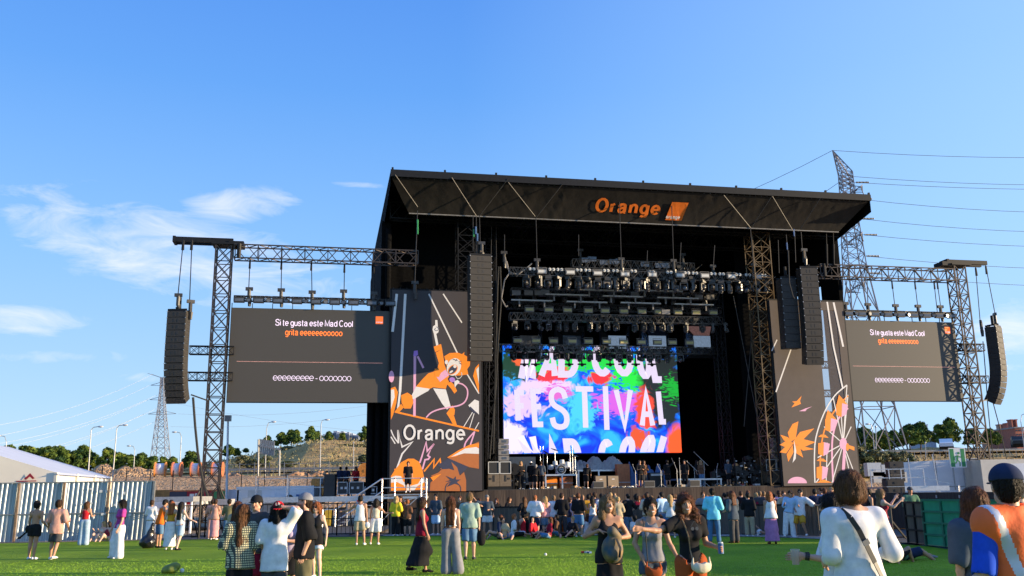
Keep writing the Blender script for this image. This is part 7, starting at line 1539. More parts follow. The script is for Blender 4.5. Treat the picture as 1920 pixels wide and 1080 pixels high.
# ================================================================ LEFT: MARQUEE, FENCE, CABIN, FLAGS
mat('tent_white',(0.55,0.57,0.62),0.55,var=.06,scale=.8,bump=.25,bscale=1.2); mat('tent_cream',(0.72,0.66,0.56),0.6,var=.05,scale=.8,bump=.2,bscale=1.5)
e0=Vector((-22.9,46.,3.12)); e1=Vector((-24.8,56.5,3.12)); rd=Vector((-6.,-.6,1.85)); 
tent=thing('marquee','white marquee with a pitched roof behind the corrugated fence','marquee',(-26,50,0))
o=Vector((-26,50,0)); r0=e0+rd*1.0; r1=e1+rd; l0=r0+Vector((-6.,-.6,-1.85)); l1=r1+Vector((-6.,-.6,-1.85)); l0=r0+(Vector((rd.x,rd.y,-rd.z))); l1=r1+Vector((rd.x,rd.y,-rd.z)); g=lambda v:Vector((v.x,v.y,0))
mb=MB(); N=10
for k in range(N):
    a,b=e0.lerp(e1,k/N),e0.lerp(e1,(k+1)/N); ra,rb=r0.lerp(r1,k/N),r0.lerp(r1,(k+1)/N); s=Vector((0,0,.05)) if k%2 else Vector((0,0,0)); mb.q([p-o+Vector((0,0,.0)) for p in (a,b,rb,ra)])
mb.q([p-o for p in (l0,r0,r1,l1)]); ov=Vector((.25,-.25,-.12)); mb.q([p-o for p in (e0,e0+ov,e1+ov,e1)]); part(tent,'roof',mb,'tent_white')
mb=MB(); mb.poly([p-o for p in (e0,r0,l0,g(l0),g(e0))]); part(tent,'gable_wall',mb,'tent_cream')
mb=MB(); mb.q([p-o for p in (e0,e1,g(e1),g(e0))]); part(tent,'side_wall',mb,'tent_white')
for k in range(4):
    mb=MB(); p=e0.lerp(e1,k/3)-o; mb.box(p.x-.02,p.y-.1,0-0,p.x+.12,p.y+.1,p.z); part(tent,'post',mb,'cream_paint')
mb=MB(); q=e0+rd*.12-Vector((0,.12,0)); mb.poly([q-o+Vector((x,0,z)) for x,z in ((-.75,-.55),(-.45,-.25),(-.2,-.5),(-.3,-.55),(-.45,-.42),(-.6,-.55))]); mb.box(*(q-o+Vector((-1.1,-.01,-.66))),*(q-o+Vector((-.1,.0,-.61)))); part(tent,'red_emblem',mb,'red_flag')
A=gnd(-60,1018.5); B=gnd(282,1012); mat('corrugated',(0.36,0.41,0.45),0.45,.3,var=.2,scale=1.5,stretch=(1,1,.3)); mat('rusty_post',(0.20,0.13,0.08),.8,var=.3)
dirv=(B-A).normalized(); ang=math.atan2(dirv.y,dirv.x); Lf=(B-A).length; zt=atY(150,905,40.8).z
fen=thing('corrugated_fence','tall corrugated metal fence screening the marquee on the left','fence',A,ang)
n=4; pl=Lf/n; mat('sticker',(.6,.6,.6),.6)
for k in range(n):
    mb=MB(); x0=k*pl+.04; x1=(k+1)*pl-.04; st=.185; m=int((x1-x0)/st); v=[]
    for z,(lean) in ((0.02,0),(1.16,0),(1.2,0.0),(zt,0.0)):
        for i in range(m*4+1):
            ph=i%4; yy=(-.03,-.03,.03,.03)[ph]; v.append((x0+(x1-x0)*i/(m*4)+ (z*.035),yy,z))
    w=m*4+1; mb.v=v
    for j in (0,1,2):
        for i in range(w-1): mb.f.append((j*w+i,j*w+i+1,(j+1)*w+i+1,(j+1)*w+i)); mb.m.append(0)
    part(fen,'panel',mb,'corrugated')
    mb=MB(); mb.box(x0-.09,-.1,0,x0+.0,-.04,zt+.02); part(fen,'post',mb,'rusty_post')
mb=MB(); mb.box(Lf-.03,-.1,0,Lf+.05,.06,zt+.02); part(fen,'post',mb,'galv'); mb=MB(); mb.box(0,-.075,1.15,Lf,-.05,1.2); part(fen,'rail',mb,'galv'); mb=MB(); mb.box(0,-.03,zt,Lf,.05,zt+.05); part(fen,'rail',mb,'galv')
rr=random.Random(3)
for k in range(14):
    x=Lf-rr.uniform(.05,3.2); z=rr.uniform(1.0,2.2); mb=MB(); mb.box(x,-.085,z,x+rr.uniform(.06,.14),-.08,z+rr.uniform(.06,.12)); part(fen,'sticker',mb,'sticker')
for k,(px,py0,py1) in enumerate(((190,906,874),(236,906,877),(281,906,880),(323,918,882),(412,918,892),(452,914,888),(496,900,884),(536,903,886),(576,903,886),(617,900,886),(656,900,886))):
    Bp=atY(px,py0,91); Tp=atY(px,py1,91); mb=MB(); mb.bar((0,0,-2.2),(0,0,Tp.z-Bp.z),.05); solo('fence_post',f'thin dark fence post before the gravel bank, {ORD[k]} from the left','post',mb,'black_steel',loc=Bp,group='dark posts before the bank')
f=thing('wire_fence','thin grey wire fence along the top of the gravel bank under the hill','fence',on_land(420,118))
o=on_land(420,118); P=[on_land(px,118)-o for px in range(420,720,14)]
mb=MB(); 
for z in (.5,1.0,1.5): mb.tube([p+Vector((0,0,z)) for p in P],.035)
part(f,'wire',mb,'galv')
for p in P[::2]: mb=MB(); mb.bar(p,p+Vector((0,0,1.7)),.06); part(f,'post',mb,'galv')
mat('reel_white',(.70,.71,.75),.4,var=.08,stretch=(14,1,1),scale=3); mat('reel_orange',(.62,.24,.04),.6,var=.2); mat('reel_red',(.45,.14,.05),.6,var=.2)
def reel(px,py,w,r,Y,m,yaw,label,H=None):
    c=atY(px,py,Y); R=r*Y/1742; W_=w*Y/1742; t=thing('cable_drum',label,'cable drum',(c.x,Y,c.z-R),yaw,'cable drums on the bank')
    for s in (-1,1):
        mb=MB(); mb.cyl((s*W_/2,0,R),(s*(W_/2+.12),0,R),R,R,24); mb.cyl((s*(W_/2+.12),0,R),(s*(W_/2+.16),0,R),R*.18,R*.18,10)
        for a in range(8): mb.cbox((s*(W_/2+.13),math.cos(a*.785)*R*.55,R+math.sin(a*.785)*R*.55),(.03,.05,.05))
        part(t,'flange',mb,m)
    mb=MB(); mb.cyl((-W_/2,0,R),(W_/2,0,R),R*.80,R*.80,24); part(t,'cable_winding',mb,'reel_white',True); return t
for px,w,m,lb in ((300.5,17,'reel_orange','leftmost big white cable drum with bright orange flanges'),(332,13,'reel_red','second big white cable drum with rusty flanges'),(367,13,'reel_red','third white cable drum, just left of the left tower'),(408,16,'reel_red','fourth white cable drum seen through the left tower lattice')): reel(px,880,w,14,111,m,.25 if px<310 else .1,lb)
reel(686,883,14,14.5,109,'reel_orange',PI*.5,'orange cable drum standing face on beside the stage edge')
for px,py,lb in ((597,906,'orange cable drum behind the scaffold rails, upper of a pair'),(599,932,'orange cable drum low behind the platform rails'),(604,920,'orange cable drum between the upper and lower ones')): reel(px,py,9,13,72,'reel_orange',.9,lb)
def slab(name,label,cat,px0,py0,px1,py1,Y,d,m,zb=None,group=None):
    a=atY(px0,py0,Y); b=atY(px1,py1,Y); z0=b.z if zb is None else zb; mb=MB(); mb.box(0,0,z0-z0,b.x-a.x,d,a.z-z0); return solo(name,label,cat,mb,m,loc=(a.x,Y,z0),group=group)
mat('rusty_sheet',(0.42,0.20,0.06),.8,var=.35,scale=4); 
slab('metal_sheet','rusty orange sheet beyond the end of the corrugated fence','sheet',283,919,318,937,62,.3,'rusty_sheet')
fb=thing('banner_wall','long dark blue, red and green printed hoarding behind the left tower','hoarding',atY(318,940,60))
o=atY(318,940,60)
for x0,x1,m in ((318,350,'navy_print'),(350,372,'red_flag'),(372,400,'red_flag'),(400,420,'green_paint')):
    a=atY(x0+.3,921,60)-o; b=atY(x1-.3,945,60)-o; mb=MB(); mb.box(a.x,0,b.z,b.x,.15,a.z); part(fb,'panel',mb,m)
mb=MB(); a=atY(318,919.5,60)-o; b=atY(421,921,60)-o; mb.box(a.x,-.05,a.z-.08,b.x,.2,a.z); part(fb,'top_edge',mb,'reel_red')
for x0,x1,y0,y1 in ((356,364,926,932),(366,372,925,930),(360,370,933,937)): mb=MB(); a=atY(x0,y0,60)-o;b=atY(x1,y1,60)-o; mb.box(a.x,-.02,b.z,b.x,0,a.z); part(fb,'white_mark',mb,'white_print')
cp=thing('canopy','flat grey canopy roof on white posts at the end of the corrugated fence','canopy',atY(284,940,48)); o=atY(284,940,48); o=Vector((o.x,o.y,0)); cp.location=o
a=atY(284,932,48)-o; b=atY(362,940.5,48)-o; mb=MB(); mb.box(a.x,0,b.z,b.x,3.0,a.z); part(cp,'roof',mb,'alu_dull')
for px in (350,362): mb=MB(); c=atY(px,940,48)-o; mb.cyl((c.x-.1,.1,0),(c.x-.1,.1,b.z),.06,.06,8); part(cp,'post',mb,'white_paint')
slab('white_board','white board under the grey canopy behind the worker','board',281,941,306,975,50,.1,'white_paint',0); slab('site_cabin','small pale box below the hoarding right of the canopy','cabin',319,938,378,946,54,1.5,'lamp_white',group=None); slab('site_cabin','narrow blue grey cabin left of the white cabin','cabin',428,918,444,1000,60,2.5,'bluegrey_panel',0); slab('counter','long grey counter below the hoarding behind the left tower','counter',405,936,430,948,52,1,'grey_cloth')
for px,w,m,c in ((357,8,'red_flag','red and white board'),(343,5,'green_paint','small green board')): slab('sign_board',f'{c} hanging under the grey canopy','sign',px-w,941,px+w*.2,946,48.2,.04,m)
Yc=60; a=atY(444,906,Yc); b=atY(589,906,Yc); cab=thing('site_cabin','long white cabin with a round fan unit behind the left scaffold','cabin',(a.x,Yc,0)); w=b.x-a.x; h=a.z-.25
mb=MB(); mb.box(0,0,.25,w,2.4,h); 
for i in range(5): x=w*i/4; mb.box(max(0,x-.05),-.03,.25,min(w,x+.05),0,h)
mb.box(0,-.04,h-.18,w,0,h+.02); part(cab,'wall',mb,'white_paint')
mb=MB(); mb.box(w*.62,-.35,h-1.15,w*.62+1.25,-.06,h-.45); ac=part(cab,'fan_unit',mb,'white_paint'); mb=MB(); mb.cyl((w*.62+.42,-.36,h-.8),(w*.62+.42,-.38,h-.8),.28,.28,16); part(ac,'fan',mb,'black_plastic')
mb=MB(); mb.box(w*.62+.85,-.37,h-.65,w*.62+1.1,-.36,h-.52); part(ac,'sticker',mb,'blue_tarp')
mb=MB(); mb.box(w*.15,-.02,.3,w*.15+.9,-.005,2.2); part(cab,'door',mb,'lamp_white')
# ================================================================ SCAFFOLD PLATFORM LEFT
mat('scaf',(0.55,0.55,0.57),.35,.7,var=.2)
def rails(root,pts,z0,z1,posts=True,r=.03):
    mb=MB()
    for (a,b) in zip(pts[:-1],pts[1:]):
        for z in (z1,(z0+z1)/2): mb.bar(a+Vector((0,0,z)),b+Vector((0,0,z)),r)
    part(root,'guard_rail',mb,'scaf')
    if posts:
        for p in pts: mb=MB(); mb.cyl(p+Vector((0,0,z0)),p+Vector((0,0,z1)),r*1.25,r*1.25,6); part(root,'post',mb,'scaf')
YP=56.0
def P56(px,py=930,Y=YP): q=atY(px,py,Y); return Vector((q.x,Y,0))
o=P56(455); zt=atY(600,931,YP).z
sc=thing('scaffold_platform','long low scaffold platform with silver edge beam left of the stage','scaffold',o)
x1=P56(716).x-o.x; mb=MB(); mb.box(0,0,zt-.32,x1,.12,zt); mb.box(0,.12,zt-.12,x1,4.5,zt-.02); part(sc,'deck',mb,'alu')
for px in (458,521,586,650,714):
    x=P56(px).x-o.x; mb=MB(); mb.cyl((x,.2,0),(x,.2,zt-.1),.04,.04,6); mb.bar((x,.2,.2),(x+1.4,.2,zt-.2),.03); part(sc,'leg',mb,'scaf')
rails(sc,[Vector((P56(px).x-o.x,2.5,0)) for px in (461,522,584,645,700)],zt,zt+1.15)
for px in (470,530): mb=MB(); x=P56(px).x-o.x; mb.bar((x,1.0,zt),(x,1.0,zt+1.3),.03); part(sc,'post',mb,'scaf')
mb=MB(); a=atY(842+0,0,YP); x=P56(668).x-o.x; mb.box(x,-.03,zt-.45,x+.32,-.01,zt-.12); sg=part(sc,'red_cross_sign',mb,'white_print'); mb=MB(); mb.box(x+.12,-.045,zt-.42,x+.2,-.035,zt-.15); mb.box(x+.04,-.05,zt-.33,x+.28,-.046,zt-.25); part(sg,'cross',mb,'red_paint')
o=P56(716,930,54.5); o.y=54.5; tw=thing('scaffold_tower','silver scaffold stair tower in front of the left printed banner','scaffold',o); xw=P56(799,930,54.5).x-o.x; zt2=atY(750,931,54.5).z; zr=atY(750,897,54.5).z
mb=MB(); mb.box(0,0,zt2-.12,xw,1.5,zt2); part(tw,'deck',mb,'alu')
for x in (0,.75,xw-.3,xw):
    mb=MB(); mb.cyl((x,0,0),(x,0,zr),.045,.045,8); part(tw,'post',mb,'scaf')
    mb=MB(); 
    for z in (1.3,zt2+.2,zr-.05): mb.cyl((x,0,z),(x,0,z+.07),.05,.05,8)
    part(tw,'red_clamp',mb,'red_paint')
mb=MB(); 
for z in (zr,(zr+zt2)/2,zt2+.1): mb.bar((0,0,z),(xw,0,z),.035)
mb.bar((xw-.3,0,zt2),(xw-1.3,0,1.4),.03); mb.bar((xw-1.2,0,zt2-.7),(xw-.1,0,zt2+.3),.03); part(tw,'guard_rail',mb,'scaf')
st=thing('stairs','silver metal stairs with sloping handrails climbing to the scaffold tower','stairs',o)
bx=P56(630,930,54.5).x-o.x; tr_=Vector((0,-.05,zr)); bl_=Vector((bx,-.05,.98)); mb=MB(); mb.bar(tr_,bl_,.04,n=6); mb.bar(tr_-Vector((0,0,.75)),bl_-Vector((0,0,.68)),.04,n=6); mb.bar(bl_,bl_-Vector((.75,0,-.02)),.04); part(st,'handrail',mb,'alu')
for x in (bx,bx-.75): mb=MB(); mb.cyl((x,-.05,0),(x,-.05,1.0),.04,.04,8); part(st,'post',mb,'alu')
for k in range(9): t=(k+.5)/9; mb=MB(); x=bx*(1-t); z=zt2*t; mb.box(x-.13,-.05,z-.04,x+.13,.9,z); part(st,'step',mb,'alu_dull')
a=atY(608,889,57.5); b=atY(628,889,57.5); mb=MB(); mb.box(0,0,0,b.x-a.x,.7,a.z-zt); 
for k in range(1,4): mb.box(-.01,-.01,(a.z-zt)*k/4-.01,b.x-a.x+.01,0,(a.z-zt)*k/4+.01)
solo('speaker_stack','tall black speaker stack standing on the left scaffold platform','speaker',mb,'black_plastic',loc=(a.x,57.5,zt))
def road_case(loc,w,h,d,label,rz=0,group='road cases beside the stage'):
    t=thing('road_case',label,'road case',loc,rz,group); mb=MB(); mb.box(0,0,.12,w,d,h); part(t,'body',mb,'black_plastic'); mb=MB()
    for x in (0,w): mb.box(x-.02,-.02,.12,x+.02,0,h+.01)
    for z in (.12,h): mb.box(-.02,-.02,z-.02,w+.02,.0,z+.02)
    for x in (w*.25,w*.6): mb.box(x,-.025,h*.5,x+.14,-.0,h*.5+.14)
    part(t,'aluminium_edge',mb,'alu_dull'); mb=MB()
    for x in (.1,w-.1): mb.cyl((x-.03,.1,.06),(x+.03,.1,.06),.06,.06,8)
    part(t,'castor',mb,'rubber'); return t
for px,w,h,lb in ((633,.72,.85,'road case next to the tall black speaker on the platform'),(651,1.0,.85,'middle road case on the left platform below the orange drum'),(684,.75,.55,'smallest road case on the platform near the stage edge')): a=atY(px,920,57.6); road_case((a.x,57.6,zt),w,h,.8,lb)
for k,(px,c,lb) in enumerate(((614,'yellow_tape','yellow green bin under the left scaffold platform'),(640,'navy_print','dark blue crate under the left scaffold platform'),(700,'lamp_white','white crate under the stairs beside the tower'))):
    a=atY(px-9,944,57.0); t=thing('storage_bin',lb,'bin',(a.x,57,0)); mb=MB(); mb.hexa([(0,0,0),(.5,0,0),(.5,.5,0),(0,.5,0),(-.06,0,1.0),(.56,0,1.0),(.56,.5,1.0),(-.06,.5,1.0)]); part(t,'body',mb,c); mb=MB(); mb.box(-.1,-.05,1.0,.6,.55,1.07); part(t,'lid',mb,'black_plastic')
# ================================================================ BARRIERS
def barrier_proto(kind):
    if kind=='bars':
        t=thing('crowd_barrier','x','barrier',(0,-50,0)); mb=MB()
        for z in (.08,.75,1.42): mb.bar((0,0,z),(1.2,0,z),.03)
        mb.bar((0,0,0),(0,0,1.45),.035); mb.bar((1.2,0,0),(1.2,0,1.45),.035); part(t,'frame',mb,'black_steel'); mb=MB()
        for i in range(1,6): mb.bar((i*.2,0,.08),(i*.2,0,1.42),.014)
        part(t,'infill_bars',mb,'black_steel'); mb=MB(); mb.bar((.6,0,1.0),(.6,.8,.03),.03); mb.bar((.6,0,.03),(.6,.8,.03),.03); part(t,'brace',mb,'black_steel')
    else:
        t=thing('crowd_barrier','x','barrier',(0,-50,0)); mb=MB(); n=12
        for i in range(n):
            x=.02+1.16*i/n; mb.box(x,0 if i%2 else -.018,.06,x+1.16/n,.02,1.13)
        part(t,'front_panel',mb,'barrier_slat'); mb=MB(); mb.box(0,-.03,1.13,1.2,.14,1.19); part(t,'top_rail',mb,'black_steel'); mb=MB(); mb.box(0,-.9,.0,1.2,.0,.03); part(t,'foot_plate',mb,'alu_dull'); mb=MB(); mb.bar((.6,.05,1.1),(.6,.95,.05),.035); part(t,'brace',mb,'black_steel')
    return t
mat('barrier_slat',(0.105,0.082,0.060),.7,var=.35,scale=1.5,stretch=(8,8,.4))
pb=barrier_proto('bars'); ps=barrier_proto('slats'); firstb={'bars':True,'slats':True}
path=[gnd(334,1009),gnd(700,1003.5),gnd(1000,1001),gnd(1250,1002),gnd(1460,1004.5),gnd(1600,1010),gnd(1712,1017.5)]
pts=[path[0]]; rest=0
for a,b in zip(path[:-1],path[1:]):
    d=(b-a).length; t=1.2-rest
    while t<d: pts.append(a.lerp(b,t/d)); t+=1.2
    rest=d-(t-1.2)
cb=0
def pxof(p): q=MC.transposed()@(p-CAMP); return 960+FPX*q.x/-q.z
for i,(a,b) in enumerate(zip(pts[:-1],pts[1:])):
    k='bars' if pxof(a)<722 else 'slats'; pr=pb if k=='bars' else ps; rz=math.atan2((b-a).y,(b-a).x); cb+=1
    lab=f"black {'open bar' if k=='bars' else 'slatted'} crowd barrier section, {ORD[i] if i<len(ORD) else str(i+1)+'th'} from the left tower"
    if firstb[k]: pr.location=a; pr.rotation_euler=(0,0,rz); pr['label']=lab; pr['group']='crowd barrier line'; firstb[k]=False
    else: dup(pr,a,rz,lab,'crowd barrier line')
def netted(a,b,h,m,mf,label,name,cols,rows):
    d=b-a; L_=d.length; t=thing(name,label,'fence',a,math.atan2(d.y,d.x)); mb=MB(); mb.box(0,.03,.03,L_,.05,h); part(t,'netting',mb,m); mb=MB()
    for i in range(cols+1): x=L_*i/cols; mb.box(x-.04,-.02,0,x+.04,.02,h+.02)
    for j in range(rows+1): z=h*j/rows; mb.box(0,-.025,max(0,z-.03),L_,-.02,z+.03)
    part(t,'frame',mb,mf); return t
mat('net_green',(0.02,0.26,0.13),.75,var=.2,scale=2.5,bump=.4,bscale=3); mat('net_frame',(0.015,0.15,0.08),.7)
netted(gnd(1703,1018),gnd(1737,1023),1.28,'barrier_slat','black_steel','black framed gate between the slatted barrier and the green netting','barrier_gate',2,3)
netted(gnd(1737,1023),gnd(1990,1046),1.36,'net_green','net_frame','fence covered in bright green netting at the right','netted_fence',6,4)
mb=strip_along([gnd(1600,1010.5),gnd(1712,1019.5),gnd(1790,1027),gnd(1900,1040),gnd(2000,1052)],-.05,.0,.22); mb2=strip_along([gnd(1600,1010.5),gnd(1712,1019.5),gnd(1790,1027),gnd(1900,1040),gnd(2000,1052)],-.35,-.0,.012); 
solo('kerb_strip','grey rubber strip at the foot of the right barrier','kerb',mb2,'alu_dull')
a=atY(1560,925,46); b=atY(1925,920,34); t=thing('camera_track_deck','long low grey deck behind the right barrier under the scaffold','deck',(a.x,46,0)); d=Vector((b.x,34,0))-Vector((a.x,46,0)); t.rotation_euler=(0,0,math.atan2(d.y,d.x)); mb=MB(); mb.box(0,0,0,d.length,1.2,1.52); part(t,'deck',mb,'skirt_cloth'); mb=MB()
for i in range(14): x=.8+i*1.35; mb.cbox((x,-.02,1.35),(.05,.04,.12))
part(t,'bracket',mb,'alu_dull')
# ================================================================ RIGHT BACKSTAGE
o=atY(1674,915,66); 
a=atY(1672,868,66); b=atY(1836,862,66); tr_=thing('lorry_trailer','long pale grey lorry trailer parked behind the right scaffold','trailer',(a.x,66,0),-.06); mb=MB(); w=(b-a).length; z0=1.2; mb.hexa([(0,0,z0),(w,0,z0),(w,2.5,z0),(0,2.5,z0),(0,0,a.z),(w,0,a.z+.25),(w,2.5,a.z+.25),(0,2.5,a.z)]); part(tr_,'body',mb,'grey_panel' if 'grey_panel' in MATS else 'white_paint')
for x in (.8,w-3,w-1.6): mb=MB(); mb.cyl((x,-.02,.5),(x,.35,.5),.5,.5,16); part(tr_,'wheel',mb,'rubber')
mb=MB(); mb.box(0,-.03,a.z*.5,w,-.01,a.z*.5+.04); mb.box(w*.48,-.03,z0,w*.48+.04,-.01,a.z+.1); part(tr_,'seam',mb,'galv')
a=atY(1838,862,63); b=atY(1925,858,63); t=thing('lorry_trailer','cream grey trailer side at the right edge behind the right tower','trailer',(a.x,63,0)); mb=MB(); mb.box(0,0,.9,(b-a).x,2.4,a.z); part(t,'body',mb,'cream_paint'); mb=MB(); mb.box((b-a).x*.62,-.05,.9,(b-a).x*.95,0,a.z-.3); part(t,'door',mb,'white_paint')
for x in (.8,3): mb=MB(); mb.cyl((x,-.02,.5),(x,.35,.5),.5,.5,16); part(t,'wheel',mb,'rubber')
a=atY(1778,840,64); b=atY(1811,860,64); sgn=thing('exit_sign','green and white emergency exit sign with a running figure above the trailer','sign',(a.x,64,b.z-.6),0); w=(b-a).x; h=a.z-b.z+.6; mb=MB(); mb.box(0,0,0,w,.05,h); bd=part(sgn,'board',mb,'white_print'); mb=MB(); mb.box(.06,-.006,.06,w*.30,-.001,h-.06); mb.box(w*.72,-.006,.06,w-.06,-.001,h-.06); part(bd,'green_field',mb,'green_paint')
mb=MB(); c=Vector((w*.52,-.012,h*.45)); u=h*.5
def L_(x0,z0,x1,z1,t): ribbon(mb,[(c.x+x0*u,c.z+z0*u),(c.x+x1*u,c.z+z1*u)],t*u,-.012-len(mb.f)*.0008)
L_(-.02,.35,-.10,-.10,.20); L_(-.10,-.10,.15,-.35,.12); L_(.15,-.35,.12,-.75,.11); L_(-.10,-.10,-.22,-.42,.12); L_(-.22,-.42,-.60,-.42,.11); L_(0,.30,.32,.12,.09); L_(.32,.12,.50,.28,.08); L_(0,.32,-.34,.16,.09); L_(-.34,.16,-.36,-.14,.08)
mb.cyl((c.x+.10*u,-.014,c.z+.56*u),(c.x+.10*u,-.02,c.z+.56*u),.13*u,.13*u,12); part(bd,'running_figure',mb,'green_paint')
for x in (.2,w-.2): mb=MB(); mb.box(x-.04,.05,-1.5,x+.04,.1,.2); part(sgn,'bracket',mb,'galv')
YR=50.0; zc=atY(1740,911,YR).z; o=Vector((atY(1662,911,YR).x,YR,0)); sc=thing('scaffold_platform','silver beam scaffold platform with diagonal braces right of the stage','scaffold',o); x1=atY(1832,911,YR-3).x-o.x
mb=MB(); mb.box(0,0,zc-.26,x1,.14,zc); mb.box(0,.14,zc-.12,x1,3,zc-.02); part(sc,'deck',mb,'alu')
for k,px in enumerate((1665,1712,1757,1800)):
    x=atY(px,911,YR).x-o.x; mb=MB(); mb.cyl((x,.1,0),(x,.1,zc),.05,.05,6); part(sc,'leg',mb,'scaf'); mb=MB(); mb.bar((x,.05,zc-.25),(x+1.3,.05,.9),.035); part(sc,'brace',mb,'alu')
rails(sc,[Vector((atY(px,911,YR).x-o.x,2.2,0)) for px in (1664,1700,1724,1768)],zc,zc+.95,r=.026); mb=MB(); mb.bar((atY(1724,911,YR).x-o.x,.5,zc+.55),(x1,-.2,zc+.1),.03); mb.bar((atY(1768,911,YR).x-o.x,.6,zc),(atY(1764,911,YR).x-o.x,.6,zc+1.7),.03); mb.bar((atY(1718,911,YR).x-o.x,.6,zc),(atY(1717,911,YR).x-o.x,.6,zc+1.5),.03); part(sc,'post',mb,'scaf')
for k,(px,py,w,h,m,lb) in enumerate(((1641,893,.85,.8,'lamp_white','white wrapped amplifier case on the right wing scaffold'),(1652,905,1.0,.62,'cream_paint','cream case on the right wing scaffold below the white wrapped one'),(1690,905,.8,.62,'cream_paint','cream case behind the small black speaker stack'),(1667,900,.5,.9,'lamp_white','upright pale case beside the black speaker stack'))):
    a=atY(px-13,py,56); t=thing('equipment_case',lb,'case',(a.x,56,a.z-.0)); mb=MB(); mb.box(0,0,0,w,.6,h); part(t,'body',mb,m); mb=MB(); mb.box(w*.4,-.02,h*.4,w*.6,0,h*.55); part(t,'latch',mb,'alu_dull')
def monitor_stack(px,pyb,Y,n,w,h,label,zb=None,m='cabinet_black'):
    a=atY(px,pyb,Y); z=a.z if zb is None else zb; t=thing('speaker_stack',label,'speaker',(a.x-w/2,Y,z),0)
    for k in range(n):
        mb=MB(); mb.box(0,0,k*h+.01,w,.6,(k+1)*h-.01,0); mb.box(.04,-.015,k*h+.05,w-.04,0,(k+1)*h-.05,1); c=part(t,'speaker_cabinet',mb,[m,'grille'])
        mb=MB(); mb.box(w*.42,-.03,k*h+h*.35,w*.58,-.016,k*h+h*.65); part(c,'horn',mb,'black_plastic')
    return t
monitor_stack(1684,903,53,3,.85,.38,'stack of three black monitors on the right wing scaffold'); monitor_stack(1683,941,45,3,.85,.36,'stack of three brown grey speaker boxes under the right scaffold beam')
# ================================================================ STAGE GEAR
def on_stage(px,v): u,_=stg(px,905,v); return SP(u,v,DH)
def stagething(name,label,cat,px,v,group=None,dz=0): return thing(name,label,cat,on_stage(px,v)+Vector((0,0,dz)),YAW,group)
def riser(px0,px1,v,h,label):
    a=stg(px0,905,v)[0]; b=stg(px1,905,v)[0]; t=thing('riser',label,'riser',SP(a,v,DH),YAW,'stage risers'); w=b-a; mb=MB(); mb.box(0,0,h-.1,w,2,h); part(t,'platform',mb,'alu'); n=max(2,round(w/1.2)+1)
    for i in range(n): x=w*i/(n-1); mb=MB(); mb.box(min(x,w-.12),.0,0,min(x,w-.12)+.1,.1,h-.1); part(t,'leg',mb,'alu')
    return t,h
riser(1022,1084,2.6,.95,'silver drum riser left of the centre of the stage'); riser(1084,1160,4.0,1.25,'higher silver riser under the grey covered gear'); riser(1272,1312,2.5,.55,'low silver riser left of the two right ones'); riser(1312,1354,2.6,.55,'low silver riser behind the microphone stands'); 
for k,(px,c,lb) in enumerate(((1033,'orange_print','orange case lid showing under the left end of the drum riser'),(1062,'reel_red','rust coloured case lid under the right part of the drum riser'),(1170,'reel_red','rust red panel left of the blue sheet'))):
    p=on_stage(px,3.4); t=thing('equipment_case',lb,'case',p,YAW); mb=MB(); mb.box(-.45,0,0,.45,.5,.8 if k<2 else 1.6); part(t,'body',mb,c); mb=MB(); mb.box(-.47,-.02,.35,.47,0,.4); part(t,'aluminium_edge',mb,'alu_dull')
dk=stagething('drum_kit','silver and black drum kit with cymbals on the drum riser','drum kit',1050,3.4,dz=.95)
mb=MB(); mb.cyl((0,-.45,.32),(0,.05,.32),.32,.32,20); bd=part(dk,'bass_drum',mb,'alu'); mb=MB(); mb.cyl((0,-.46,.32),(0,-.47,.32),.29,.29,20); bh=part(bd,'drum_head',mb,'black_plastic'); mb=MB(); _c=[(math.cos(a)*.15,.32+math.sin(a)*.15) for a in np.linspace(0,6.28,17)]; ribbon(mb,_c,.02,-.474); ribbon(mb,[(-.10,.28),(-.03,.38),(.0,.28),(.05,.36),(.10,.30)],.03,-.476); part(bh,'round_emblem',mb,'white_print')
for x,z,r,h in ((-.32,.72,.17,.26),(.16,.80,.17,.26),(.52,.62,.2,.34),(-.62,.48,.19,.18)): mb=MB(); mb.cyl((x,-.1,z-h/2),(x,-.02,z+h/2),r,r,16); part(dk,'drum',mb,'lamp_white')
mat('bronze',(.35,.22,.08),.3,.9)
for x,z,tl_ in ((-.85,1.42,.2),(.75,1.55,-.1),(-.3,1.65,.1),(1.1,1.2,0)):
    mb=MB(); mb.cyl((x,0,0),(x,0,z),.02,.02,5); part(dk,'stand',mb,'alu'); mb=MB(); mb.cyl((x,0,z),(x+tl_*.1,0,z+.03),.30,.05,18); part(dk,'cymbal',mb,'bronze')
for x in (-1.3,-1.1,.95): mb=MB(); mb.cyl((x,.1,0),(x,.1,1.9),.02,.02,5); part(dk,'stand',mb,'alu')
mat('guitar_cab',(.30,.22,.14),.7,var=.1,scale=20)
for px,lb in ((1127,'tan grille guitar cabinet, left one of the pair at the stage front'),(1150,'tan grille guitar cabinet, right one of the pair at the stage front')):
    t=stagething('guitar_cabinet',lb,'amplifier',px,2.0,'guitar cabinets'); mb=MB(); mb.box(-.40,0,0,.40,.36,.82); part(t,'body',mb,'black_plastic'); mb=MB(); mb.box(-.36,-.012,.04,.36,0,.78); gr=part(t,'grille_cloth',mb,'guitar_cab'); mb=MB(); mb.box(-.10,-.018,.55,.10,-.014,.60); part(gr,'nameplate',mb,'white_print')
